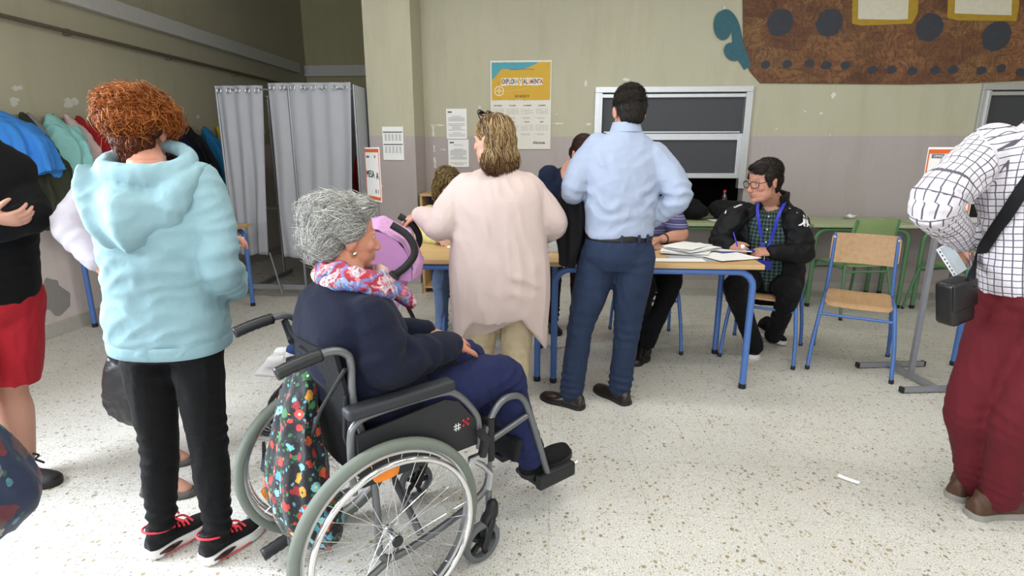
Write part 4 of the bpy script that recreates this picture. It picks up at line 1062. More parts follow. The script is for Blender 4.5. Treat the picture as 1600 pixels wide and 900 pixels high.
# ================================================================== PEOPLE: helpers
def spine_eval(pel, neck, mid):
    pts = [V(pel), V(mid) if mid is not None else (V(pel)+V(neck))/2, V(neck)]
    a, b, c = pts
    def f(t):   # quadratic through the three, extrapolated linearly
        def q(t): return a*(2*(t-.5)*(t-1))+b*(-4*t*(t-1))+c*(2*t*(t-.5))
        if t < 0: return a+(q(.01)-a)*(t/.01)
        if t > 1: return c+(c-q(.99))*((t-1)/.01)
        return q(t)
    return f
def torso(mb, pel, neck, hy, sy, prof, mid=None, sc=1.0, n=4, seg=36, e=2.3, gap=None, hem=None, th=.02):
    """prof rows: (t, half width, half depth, forward offset). gap: f(t)->half opening angle at the front. hem: f(row_index_fraction, k_angle)->dz"""
    f = spine_eval(pel, neck, mid); rows = crv(prof, n); rings = []; m = len(rows)
    for i, (t, a, b, fo) in enumerate(rows):
        c = f(t); T = (f(t+.02)-f(t-.02)).normalized(); h = hy+(sy-hy)*min(1, max(0, t))
        side = hd(h+90); side = (side-T*side.dot(T)).normalized(); fwd = side.cross(T)
        c = c+fwd*fo
        if gap is None:
            r = sring(c, side, fwd, a*sc, b*sc, seg, e)
        else:
            g = R(gap(t)); r = []
            for k in range(seg+1):
                q = PI/2+g+(2*PI-2*g)*k/seg; r.append((math.cos(q), math.sin(q)))
            def pt(cx, sx, aa, bb): return c+side*(aa*math.copysign(abs(cx)**(2/e), cx))+fwd*(bb*math.copysign(abs(sx)**(2/e), sx))
            r = [pt(cx, sx, a, b) for cx, sx in r]+[pt(cx, sx, a-th, b-th) for cx, sx in r[::-1]]
        if hem is not None:
            v = i/(m-1)
            for k in range(len(r)):
                d = r[k]-c; r[k] = r[k]+V((0, 0, hem(v, d.dot(side)/a, d.dot(fwd)/b)))
        rings.append(r)
    mb.rings(rings); return mb
MALE = [(-.10, .10, .09, 0), (0, .165, .12, 0), (.15, .165, .12, 0), (.35, .15, .11, 0), (.55, .155, .115, 0), (.72, .17, .115, 0), (.85, .16, .10, -.005), (.93, .105, .075, -.01), (1.0, .06, .055, -.01), (1.05, .05, .05, -.01)]
def arm_pts(S, E, W):
    S, E, W = V(S), V(E), V(W)
    return [S, S+(E-S)*.5, E, E+(W-E)*.5, W]
def arm(mb, S, E, W, rad=(.05, .045, .037, .035, .026), sc=1.0, wr=0.0, seed=0, n=6):
    return limb(mb, arm_pts(S, E, W), [r*sc for r in rad], n=n, seg=18, wr=wr, wf=55, seed=seed)
def leg(mb, Hp, K, A, rad=(.085, .075, .055, .052, .038), sc=1.0, wr=0.0, seed=0, bow=0.0):
    Hp, K, A = V(Hp), V(K), V(A)
    return limb(mb, [Hp, Hp+(K-Hp)*.5, K, K+(A-K)*.38, A], [r*sc for r in rad], n=7, seg=20, wr=wr, wf=45, seed=seed)
def hand(mb, W, f, n, td, curl=.5, size=1.0, spread=.12, curls=None):
    """W wrist, f finger direction, n palm facing direction, td towards the thumb side"""
    W, f, n = V(W), V(f).normalized(), V(n); n = (n-f*n.dot(f)).normalized(); s = f.cross(n).normalized()
    if s.dot(V(td)) < 0: s = -s
    k = size
    limb(mb, [W-f*.02*k, W+f*.02*k, W+f*.055*k, W+f*.088*k], [.021*k, .0205*k, .0185*k, .0150*k], n=3, seg=14, flat=[1.3, 1.6, 2.15, 2.5], flat_axis=s)
    L = (.072, .080, .074, .058); off = (.030, .010, -.010, -.029)
    for i in range(4):
        c = (curls[i] if curls else curl); d = (f+s*(off[i]/.03)*spread*.6).normalized(); p = W+f*(.086-.004*abs(i-1.3))*k+s*off[i]*k
        pts = [p-d*.015*k, p]; ang = 0; dd = d
        for q, (fr_, cu) in enumerate(((.45, .75), (.32, 1.0), (.23, .7))):
            ang += c*cu*1.15; dd = (d*math.cos(ang)+n*math.sin(ang)).normalized(); p = p+dd*L[i]*fr_*k; pts.append(p)
        limb(mb, pts, [.0092*k, .0095*k, .0088*k, .0080*k, .0062*k], n=3, seg=10)
    p = W+f*.028*k+s*.026*k; d = (f*.62+s*.70+n*.25).normalized(); pts = [p-d*.02*k, p+d*.018*k]
    p = p+d*.040*k; pts.append(p); d2 = (d*.75+f*.35+n*.45*curl).normalized(); pts.append(p+d2*.030*k); d3 = (d2*.8+f*.3+n*.5*curl).normalized(); pts.append(p+d2*.030*k+d3*.022*k)
    limb(mb, pts, [.016*k, .0145*k, .0105*k, .0098*k, .007*k], n=3, seg=10)
def head_mat(c, yaw, pitch=0, roll=0, s=1.0):
    return Matrix.Translation(V(c)) @ Matrix.Rotation(R(yaw-90), 4, 'Z') @ Matrix.Rotation(R(pitch), 4, 'X') @ Matrix.Rotation(R(roll), 4, 'Y') @ Matrix.Scale(s, 4)
def head(mb, M, N, fem=False, neck_r=.055, fat=1.0):
    m3 = M.to_3x3(); s = m3.col[0].length
    def el(c, r, rx=0, ry=0, rz=0):
        rot = (m3*(1/s)) @ Matrix.Rotation(R(rz), 3, 'Z') @ Matrix.Rotation(R(ry), 3, 'Y') @ Matrix.Rotation(R(rx), 3, 'X')
        mb.ell(M @ V(c), [q*s for q in r], rot, 18, 12)
    el((0, -.012, .035), (.076, .096, .082)); el((0, .022, -.02), (.064*fat, .070, .075)); el((0, .035, -.058), (.050*fat, .056, .055))
    for q in (-1, 1):
        el((q*.034, .026, -.062), (.030*fat, .046, .044)); el((q*.036, .062, -.026), (.026*fat, .022, .022))
        el((q*.077, -.008, -.012), (.008, .019, .031), rx=-12, rz=q*-18); el((q*.080, -.014, .004), (.008, .013, .016), rz=q*-18); el((q*.031, .0715, .004), (.0125, .0125, .0115))
        el((q*.030, .079, .017), (.021, .010, .0065), ry=q*8); el((q*.0105, .103, -.040), (.009, .010, .0075))
    el((0, .072, -.098), (.022, .020, .017))
    if fat > 1.05: el((0, .036, -.088), (.050*fat, .048, .030)); el((0, .0, -.085), (.045*fat, .05, .035))
    el((0, .078, .018), (.030, .012, .014))
    limb(mb, [M @ V((0, .080, .012)), M @ V((0, .096, -.014)), M @ V((0, .108, -.034))], [.0085*s, .0100*s, .0120*s], n=4, seg=12)
    el((0, .086, -.056), (.022, .010, .012)); el((0, .0925, -.0645), (.020, .0075, .0050)); el((0, .0905, -.0745), (.018, .0075, .0060))
    top = M @ V((0, -.018, -.045)); limb(mb, [V(N)-V((0, 0, .05)), V(N), (V(N)+top)/2+(m3.col[1]/s)*.006, top], [neck_r*1.35, neck_r*1.12, neck_r, neck_r*.98], n=5, seg=20)
class Person:
    def __init__(s, loc, label, group=None, skin='c0907a', lips='9c5a52', brow='4a3526', pale=None):
        s.root = empty('person', loc, 0, label, 'person', group); s.loc = V(loc); s.skin, s.lips, s.brow = srgb(skin), srgb(lips), srgb(brow); s.M = None
    def body(s, fn, voxel=.005, face=True, smooth=2):
        m = MB(); fn(m); me = remesh(m, voxel, smooth)
        P = getco(me); col = np.tile(np.array(s.skin), (len(P), 1))
        col[:, :3] *= (1+.10*npn(P, 25, 3))[:, None]
        if s.M is not None:
            Mi = np.array(s.M.inverted()); L = P@Mi[:3, :3].T+Mi[:3, 3]; N = getno(me)
            fw = np.array(s.M.to_3x3().col[1].normalized()); sc = s.M.to_3x3().col[0].length
            def g(c, r): return np.exp(-(((L-np.array(c))/np.array(r))**2).sum(1))
            d = np.zeros(len(P))
            for q in (-1, 1):
                d -= .0055*g((q*.031, .092, .010), (.015, .02, .008))+.003*g((q*.021, .09, -.012), (.012, .02, .012))
                d -= .003*g((q*.031, .095, .003), (.014, .02, .0022))
            d -= .0030*g((0, .10, -.0695), (.020, .02, .0028)); d -= .003*g((0, .10, -.086), (.014, .02, .005))
            P = P+fw*d[:, None]*sc; setco(me, P)
            lp = np.clip(g((0, .098, -.0645), (.021, .014, .0052))+g((0, .096, -.0745), (.019, .014, .0062)), 0, 1)*.8
            col += (np.array(s.lips)-col)*lp[:, None]
            ck = np.clip(g((.045, .065, -.03), (.03, .04, .025))+g((-.045, .065, -.03), (.03, .04, .025))+g((0, .115, -.036), (.015, .02, .015))+g((.08, -.01, -.01), (.012, .03, .035))+g((-.08, -.01, -.01), (.012, .03, .035)), 0, 1)*.4
            col += (np.array((.50, .20, .15, 1))-col)*ck[:, None]
            bw = np.clip(sum(g((q*.031, .088, .0255), (.019, .02, .0042)) for q in (-1, 1)), 0, 1)*.85
            col += (np.array(s.brow)-col)*bw[:, None]
            ln = np.clip(sum(g((q*.031, .086, .0085), (.013, .012, .0018)) for q in (-1, 1)), 0, 1)*.6
            col += (np.array((.08, .04, .03, 1))-col)*ln[:, None]
        set_attr(me, 'Col', np.clip(col, 0, 1), 'FLOAT_COLOR')
        o = link('body', me, skin_mat(), s.root, world=True, angle=180); s.bodyo = o
        if face and s.M is not None:
            ew = plain('b9aea5', .2); ei = plain('3a2a1c', .1); ep = plain('080808', .1)
            for q in (-1, 1):
                c = V((q*.031, .0735, .0035)); e = MB().ell(s.M @ c, (.0112*sc,)*3, nu=18, nv=12).build('eye', ew, s.root, world=True, angle=180)
                MB().ell(s.M @ (c+V((0, .0085, 0))), [.0052*sc, .0040*sc, .0052*sc], s.M.to_3x3()*(1/sc), nu=14, nv=8).build('iris', ei, e, world=True, angle=180)
        return o
    def cloth(s, name, fn, mat, voxel=.009, smooth=3, amp=.004, freq=13, scale=(1, 1, 1), seed=1, folds=(), bones=None, post=None, label=None):
        m = MB(); fn(m); me = remesh(m, voxel, smooth)
        if bones:
            P = getco(me); best = np.full(len(P), 1e9); uv = np.zeros((len(P), 3))
            pe, pl = None, 0.0
            for (A, B, ref, ra, rb, w) in bones:
                ln_ = (V(B)-V(A)).length; off = pl if pe is not None and (V(A)-pe).length < 1e-5 else 0.0; pe = V(B); pl = off+(V(B)-V(A)).length
                A, B = np.array(A), np.array(B); ax = B-A; Ln = np.linalg.norm(ax); ax /= Ln; ref = np.array(ref, float); ref -= ax*ref.dot(ax); ref /= np.linalg.norm(ref); ot = np.cross(ax, ref)
                q = P-A; t = np.clip(q@ax, 0, Ln); dist = np.linalg.norm(q-np.outer(t, ax), axis=1)*w
                u = np.arctan2((q@ot)/ra, (q@ref)/rb)*(ra+rb)*.5; vv = (q@ax if w < .9 else t)+off
                k = dist < best; best[k] = dist[k]; uv[k, 0] = u[k]; uv[k, 1] = vv[k]
            set_attr(me, 'cl', uv)
        wrinkle(me, amp, freq, scale, seed, folds)
        if post: post(me)
        o = link(name, me, mat, s.root, world=True, angle=180)
        if label: o['label'] = label
        return o
    def part(s, name, mb, mat, angle=40, parent=None):
        return mb.build(name, mat, parent or s.root, world=True, angle=angle)
def strands(verts, faces, cols, bvh, n, L, flow, seg, rad, off, curl, cf, colors, rnd, start, lift=0.0, gravity=None, jitter=.3):
    """combed strands marching over a shell"""
    i = 0; tries = 0
    while i < n and tries < n*6:
        tries += 1
        p = start(rnd)
        if p is None: continue
        h = bvh.find_nearest(p)
        if h[0] is None: continue
        i += 1
        p, nr = h[0], h[1]; pts = []; st = L*rnd.uniform(.65, 1.2)/seg; ph = rnd.uniform(0, 6.28); col = colors[int(rnd.random()*len(colors))]; cv = rnd.uniform(.75, 1.25)
        jit = V((rnd.uniform(-1, 1), rnd.uniform(-1, 1), rnd.uniform(-1, 1)))*jitter
        for k in range(seg+1):
            u = k/seg
            d = V(flow(p, nr))+jit; d = d-nr*d.dot(nr)
            if d.length < 1e-6: d = nr.orthogonal()
            d.normalize(); b = d.cross(nr)
            o = off+lift*u*u
            w = curl*(.25+u)
            pts.append(p+nr*(o+w*.6*math.sin(cf*u*L+ph))+b*w*math.cos(cf*u*L+ph))
            q = p+d*st; hh = bvh.find_nearest(q); p = hh[0] if hh[0] is not None else q
            if hh[1] is not None: nr = hh[1]
        base = len(verts)
        for k, q in enumerate(pts):
            t = (pts[min(k+1, seg)]-pts[max(k-1, 0)])
            t = t.normalized() if t.length > 1e-7 else V((0, 0, 1))
            x = t.orthogonal().normalized(); y = t.cross(x); r = rad*(1-.75*(k/seg)**2)*(.5+.5*min(1, k*2/seg+.3))
            for a in range(3): verts.append(q+(x*math.cos(a*2.0944)+y*math.sin(a*2.0944))*r); cols.append((col[0]*cv, col[1]*cv, col[2]*cv, 1))
        for k in range(seg):
            for a in range(3): faces.append((base+k*3+a, base+k*3+(a+1) % 3, base+k*3+3+(a+1) % 3, base+k*3+3+a))
def hair(person, M, shell, passes, base_col, voxel=.005, amp=.003, freq=45, smooth=2, name='hair', seed=1, scale=(1, 1, 1), keep=None):
    s = M.to_3x3().col[0].length; m3 = M.to_3x3()*(1/s); mb = MB()
    for it in shell:
        c, r = it[0], it[1]; rot = m3
        if len(it) > 2: rot = m3 @ Matrix.Rotation(R(it[2]), 3, 'X') @ Matrix.Rotation(R(it[3]) if len(it) > 3 else 0, 3, 'Y')
        mb.ell(M @ V(c), [q*s for q in r], rot, 22, 14)
    me = remesh(mb, voxel, smooth); wrinkle(me, amp, freq, scale, seed)
    vs = [v.co.copy() for v in me.vertices]; fs = [tuple(p.vertices) for p in me.polygons]
    bvh = BVHTree.FromPolygons(vs, fs); Mi = M.inverted()
    verts = list(vs); faces = list(fs); bc = srgb(base_col); cols = [(bc[0], bc[1], bc[2], 1)]*len(verts); rnd = random.Random(seed)
    for ps in passes:
        def start(r, ps=ps):
            i = int(r.random()*len(vs)); p = vs[i]
            if ps.get('where') and not ps['where'](Mi @ p): return None
            return p
        def flow(p, n, ps=ps): return m3 @ V(ps['flow'](Mi @ p))
        strands(verts, faces, cols, bvh, ps['n'], ps['L']*s, flow, ps.get('seg', 7), ps.get('rad', .0011), ps.get('off', .002), ps.get('curl', 0.0), ps.get('cf', 120), [srgb(c) for c in ps['cols']], rnd, start, ps.get('lift', 0.0), jitter=ps.get('jit', .3))
    bpy.data.meshes.remove(me); me = bpy.data.meshes.new(name); me.from_pydata([tuple(v) for v in verts], [], faces)
    set_attr(me, 'Col', np.clip(np.array(cols), 0, 1), 'FLOAT_COLOR')
    return link(name, me, hair_mat(), person.root, world=True, angle=180)
def shoe(person, heel, toe, mat, sole_mat, W=.098, h=.10, sole_h=.025, style='shoe', ankle=None, sole_over=.004, label=None):
    """upper as a lofted, remeshed shape with a flat sole under it"""
    heel, toe = V(heel), V(toe); f = toe-heel; z0 = min(heel.z, toe.z); Lg = f.length; f.normalize(); s = V((-f.y, f.x, 0)).normalized(); up = s.cross(f)*-1 if s.cross(f).z < 0 else s.cross(f)
    def wd(u): return W*.5*(.62+.10*math.sin(PI*u)+.36*math.exp(-((u-.70)/.22)**2)+.10*math.exp(-((u-.12)/.14)**2))*(1 if u < .88 else math.sqrt(max(0.0, 1-((u-.88)/.125)**2))*.999+.001)*(1 if u > .06 else .55+.45*math.sqrt(max(0, u/.06)))
    def ht(u):
        a = h*(1 if u < .3 else 1-(u-.3)/.28*.36 if u < .58 else .64-.18*((u-.58)/.42)**1.5)
        if u > .93: a *= 1-.6*((u-.93)/.07)**2
        if u < .05: a *= .8+.2*u/.05
        return a
    m = MB(); rings = []
    for i in range(25):
        u = i/24; uu = .005+.99*u; w = wd(uu); a = ht(uu); c = heel+f*Lg*uu+up*sole_h*.8; r = []
        for k in range(20):
            q = 2*PI*k/20; x = math.cos(q); y = math.sin(q)
            r.append(c+s*w*math.copysign(abs(x)**.75, x)*(1 if y < 0 else 1-.32*abs(y)**2)+up*(max(0.0, y)**.9*(a-sole_h*.8) if y > 0 else y*.006))
        rings.append(r)
    m.rings(rings)
    if ankle is not None:
        c = heel+f*Lg*.20; limb(m, [c+up*.05, c+up*(h*.75), c+up*(h+.012)+(V(ankle)-c-up*h)*.1], [.036, .038, .037], n=3, round1=False)
    me = remesh(m, .0045, 3); o = link('shoe', me, mat, person.root, world=True, angle=180)
    if label: o['label'] = label
    m = MB(); lo, hi = [], []; n = 30
    prof = [(.0, 0)]+[(.012+.976*(i/14), 1) for i in range(15)]+[(1.0, 0)]
    outl = [heel+f*Lg*u+s*(wd(min(.985, max(.012, u)))*(k)+sole_over*k) for u, k in prof]+[heel+f*Lg*u-s*(wd(min(.985, max(.012, u)))*(k)+sole_over*k) for u, k in prof[::-1][1:-1]]
    outl[0] = outl[0]-f*sole_over; outl[len(prof)-1] = outl[len(prof)-1]+f*sole_over
    m.rings([[p+up*.0 for p in outl], [p+up*sole_h*.5+(p-heel-f*Lg*.5)*.012 for p in outl], [p+up*sole_h for p in outl]])
    so = m.build('sole', sole_mat, o, world=True, angle=50)
    return o, so, heel, f, s, up, Lg
def laces(person, sh, mat, h=.10, n=4, loops=True, r=.004, bow=.05):
    o, so, heel, f, s, up, Lg = sh; m = MB(); q = random.Random(int(heel.x*1000))
    for i in range(n):
        u = .36+.075*i; z = h*(.95-.10*i*1.0)*(1 if i else 1.0); w = .030-.002*i
        a = heel+f*Lg*u-s*w+up*(z-.012); b = heel+f*Lg*(u+.03)+s*w+up*(z-.016); c = (a+b)/2+up*.012
        m.tube(smooth_path([a, c, b], 4), r, 6)
    if loops:
        c = heel+f*Lg*.40+up*h*1.0
        for d in (-1, 1):
            m.tube(smooth_path([c, c+s*d*bow*.6+up*.022-f*.01, c+s*d*bow*1.1+up*.005+f*.012, c+s*d*bow*.5-up*.004+f*.012, c], 5), r, 6)
            m.tube(smooth_path([c, c+s*d*.02+f*.03+up*.006, c+s*d*.045+f*.05-up*.022], 5), r, 6)
    return m.build('laces', mat, o, world=True, angle=180)
# ================================================================== PEOPLE
def lerp(a, b, t): return V(a)*(1-t)+V(b)*t
down = V((0, 0, -1))
M_blkleg = fabric('0d0d0f', .8, bump=.3, soft=60, sheen=.1)
M_sole_w = plain('d5d3cf', .5); M_sole_b = plain('161616', .6)
def denim(c): return fabric(c, .85, var=.16, weave=1400, bump=.3, soft=38, sheen=.1)
def trousers(p, mat, pel, neck, hy, HL, KL, AL, HR, KR, AR, rad, wprof, seed, voxel=.009, amp=.004, name='trousers', folds=(), mid=None, sy=None, extra=None):
    def fn(m):
        torso(m, pel, neck, hy, sy if sy is not None else hy, wprof, mid=mid)
        leg(m, HL, KL, AL, rad, wr=.014, seed=seed); leg(m, HR, KR, AR, rad, wr=.014, seed=seed+1)
        if extra: extra(m)
    ff = list(folds)
    for H, K, A in ((HL, KL, AL), (HR, KR, AR)):
        ax = V(A)-V(K); ff.append((tuple(K), ax, .11, 20, .0058)); ff.append((tuple(lerp(K, A, .9)), ax, .10, 24, .0075)); ff.append((tuple(lerp(H, K, .15)), ax, .13, 13, .005))
    return p.cloth(name, fn, mat, voxel, 2, amp, 10, (1.6, 1.6, .7), seed, ff)
# ------------------------------------------------------- 1. red haired woman in the aqua hoodie
def red_woman():
    pel = V((-1.280, 1.70, .86)); neck = U(233, 262, 1.70); hy, sy = 94, 100
    hc = U(219, 203, 1.745); p = Person((-1.29, 1.68, 0), 'woman with curly red hair, aqua hoodie and black leggings, seen from behind', skin='c98f78')
    p.M = head_mat(hc, 103, -4, 3, .90)
    rt = hd(10); SR = neck+rt*.165-V((0, 0, .075)); SL = neck-rt*.150-V((0, 0, .075))
    ER = U(344, 418, 1.68); WR = U(366, 449, 1.83); EL = V((-1.47, 1.82, 1.06)); WL = V((-1.30, 1.99, 1.10))
    HL = pel-hd(4)*.083; HR = pel+hd(4)*.078; KL = U(249, 690, 1.69); KR = U(326, 690, 1.69); AL = U(253, 828, 1.655); AR = U(341, 836, 1.64)
    f = hd(66); hL = FL(227, 878)+f*.012; hR = FL(312, 888)+f*.012
    def body(m):
        torso(m, pel, neck, hy, sy, MALE); head(m, p.M, neck, neck_r=.05)
        for S, E, W in ((SR, ER, WR), (SL, EL, WL)): arm(m, S, E, W)
        hand(m, WR, WR-ER+V((-.1, 0, .03)), V((-1, .2, 0)), V((0, 0, 1)), .55); hand(m, WL, V((1, .3, .1)), V((0, -.3, -1)), V((0, 1, 0)), .5)
        for H, K, A in ((HL, KL, AL), (HR, KR, AR)): leg(m, H, K, A, sc=.85)
    p.body(body, .0055)
    prof = [(-.155, .178, .140, 0), (-.15, .183, .146, 0), (-.085, .184, .148, 0), (-.075, .178, .143, 0), (-.055, .188, .152, 0), (.05, .186, .148, 0), (.25, .176, .138, 0), (.45, .174, .135, 0), (.65, .180, .13, 0), (.80, .180, .115, 0), (.90, .150, .095, 0), (.97, .095, .076, 0), (1.02, .068, .064, 0)]
    M = fabric('86a5ad', .92, var=.05, weave=1200, bump=.3, soft=22, sheen=.25)
    def hoodie(m):
        torso(m, pel, neck, hy, sy, prof)
        limb(m, [SR+V((-.03, 0, .015))]+arm_pts(SR, ER, WR)[1:], [.078, .070, .060, .057, .046], wr=.05, seed=3); limb(m, arm_pts(SL, EL, WL), [.075, .068, .06, .055, .046], wr=.05, seed=5)
    ax = (ER-SR).normalized()
    p.cloth('hoodie', hoodie, M, .0085, 3, .0045, 10, (1, 1, 1.5), 4, [((-1.32, 1.55, .93), (.35, 0, 1), .16, 11, .007), ((-1.25, 1.56, 1.05), (.5, 0, 1), .14, 9, .006), (tuple(ER), ax, .13, 15, .008), (tuple(lerp(ER, WR, .6)), WR-ER, .08, 24, .006), (tuple(SR+V((-.02, -.02, -.08))), (.8, 0, .5), .1, 14, .006), ((-1.33, 1.56, .80), (0, 0, 1), .3, 12, .003)])
    m = MB(); torso(m, pel, neck, hy, sy, [(-.162, .176, .138, 0), (-.16, .186, .149, 0), (-.085, .187, .151, 0), (-.078, .176, .14, 0)], n=3, seg=44); p.part('hem_band', m, M, 50)
    B = -hd(100); S = hd(190)
    def hood(m):
        c = neck+V((0, 0, -.01)); q = []
        for k in range(30):
            a = 2*PI*k/30; q.append(c+S*.118*math.cos(a)+B*.085*math.sin(a)+V((0, 0, .035-.045*math.sin(a)-.01*abs(math.cos(a)))))
        m.tube(q, [.030+.008*math.sin(2*PI*k/30) for k in range(30)], 14, closed=True)
        rows = []
        for j in range(14):
            v = j/13; w = .150*math.sqrt(max(0, 1-v**2.2))+.028; z = -.015-.235*v; o = .094+.078*math.sin(PI*min(1, v*.93))**.7+.012*v
            row = []
            for k in range(19):
                u = -1+2*k/18; cz = z-.03*(1-u*u)*(1-v)+.03*u*u*(1-v)
                row.append(neck+S*(w*u+.035*v)+B*(o*(1-.55*u*u)+.018*math.sin(PI*u*2.2+v*3))+V((0, 0, cz)))
            rows.append(row+[q_-B*.075 for q_ in row[::-1]])
        m.rings(rows)
    p.cloth('hood', hood, M, .0075, 5, .003, 14, (1, 1, 1), 8, [(tuple(neck+B*.12-V((0, 0, .12))), (.5, 0, 1), .10, 13, .007), (tuple(neck+B*.11-V((0, 0, .2))), (1, 0, .4), .07, 16, .006)])
    trousers(p, M_blkleg, pel, neck, hy, HL, KL, AL, HR, KR, AR, (.092, .078, .062, .058, .040), [(-.22, .12, .11, 0), (-.12, .160, .133, 0), (0, .162, .133, 0), (.12, .150, .12, 0)], 6, name='leggings', amp=.0025)
    up = fabric('121214', .6, bump=.4, soft=80)
    for hl in (hL, hR):
        s = shoe(p, hl+V((0, 0, .008)), hl+f*.245+V((0, 0, .008)), up, plain('d9d7d3', .45), W=.092, h=.088, sole_h=.032, ankle=hl+V((0, 0, .2)))
        laces(p, s, plain('ea3d4a', .6), .095, 4, r=.0042)
        o, so, heel, ff, sd, upv, Lg = s
        for sg in (-1, 1):   # air window and red sole edge on the heel
            m = MB(); pts = [heel+ff*(.02+.085*i/8)+sd*sg*(.0375+.003*math.sin(i/8*PI))+upv*.016 for i in range(9)]; m.tube(pts, [.002+.0075*math.sin(PI*(i+.6)/9.2) for i in range(9)], 8); m.build('heel_window', plain('2b1618', .25), so, world=True, angle=180)
        m = MB(); q = [heel+ff*(Lg*.20)+sd*.042*math.cos(a)+ff*.050*math.sin(a)+upv*(.093-.012*math.sin(a)) for a in [2*PI*k/24 for k in range(24)]]; m.tube(q, .004, 6, closed=True); m.build('collar_trim', plain('ea3d4a', .6), o, world=True, angle=180)
        m = MB(); m.tube([heel+ff*(.01+Lg*.97*i/10)-sd*(.030+.022*math.sin(PI*i/10))+upv*.003 for i in range(11)], .003, 6); m.build('sole_edge', plain('c94a48', .6), so, world=True, angle=180)
    rc = ['9a4c1a', 'ac5a20', 'c0702e', 'cd823e', '7c3c14', 'a85a26']
    dn = ['4a2413', '5a2c16', '3d1d10', '6a351c']
    hair(p, p.M, [((-.006, -.012, .050), (.104, .116, .080)), ((0, -.05, .030), (.100, .085, .075)), ((-.05, -.01, .045), (.062, .085, .055)), ((.05, .01, .045), (.06, .08, .054)), ((0, -.058, -.045), (.066, .050, .060)), ((0, -.050, -.085), (.054, .044, .04)), ((0, -.044, -.112), (.048, .036, .034)), ((.062, .052, -.03), (.020, .022, .055)), ((-.062, .052, -.02), (.020, .022, .05))],
         [dict(n=1500, L=.075, flow=lambda q: V((q.x*4, -.3-.2*math.sin(q.x*60), -.55+math.sin(q.x*40+q.y*30)*.7)), seg=10, rad=.0017, off=.003, curl=.010, cf=110, cols=rc, where=lambda q: q.z > (.03 if abs(q.x) > .055 else -.015), jit=.9, lift=.008),
          dict(n=650, L=.085, flow=lambda q: V((q.x*6, -.3, .1+math.sin(q.x*50)*.9)), seg=10, rad=.0013, off=.006, curl=.016, cf=115, cols=rc+['cf7d40'], where=lambda q: q.z > (.04 if abs(q.x) > .055 else .0), jit=1.3, lift=.022),
          dict(n=900, L=.04, flow=lambda q: V((-q.x*5, -.2, -1)), seg=5, rad=.0012, off=.0015, curl=.001, cols=dn, where=lambda q: q.z <= .0 and q.y < .01, jit=.35)],
         '5a2711', .005, .005, 40, seed=3)
    g = MB(); Mh = p.M
    for t_ in (-1, 1): g.tube([Mh @ V((t_*.055+.012*math.cos(a), .072+.01*math.sin(a)*0, .118+.022*math.sin(a))) for a in [2*PI*k/20 for k in range(20)]], .003, 8, closed=True)
    g.tube([Mh @ V((-.045, .075, .125)), Mh @ V((0, .085, .132)), Mh @ V((.045, .075, .125))], .003, 8)
    for t_ in (-1, 1): g.tube([Mh @ V((t_*.068, .07, .122)), Mh @ V((t_*.098, .03, .098)), Mh @ V((t_*.103, -.01, .06))], .0028, 8)
    o = g.build('sunglasses', plain('0c0c0e', .15), None, angle=60); tag(o, 'dark sunglasses pushed up on the curly red hair', 'sunglasses')
red_woman()

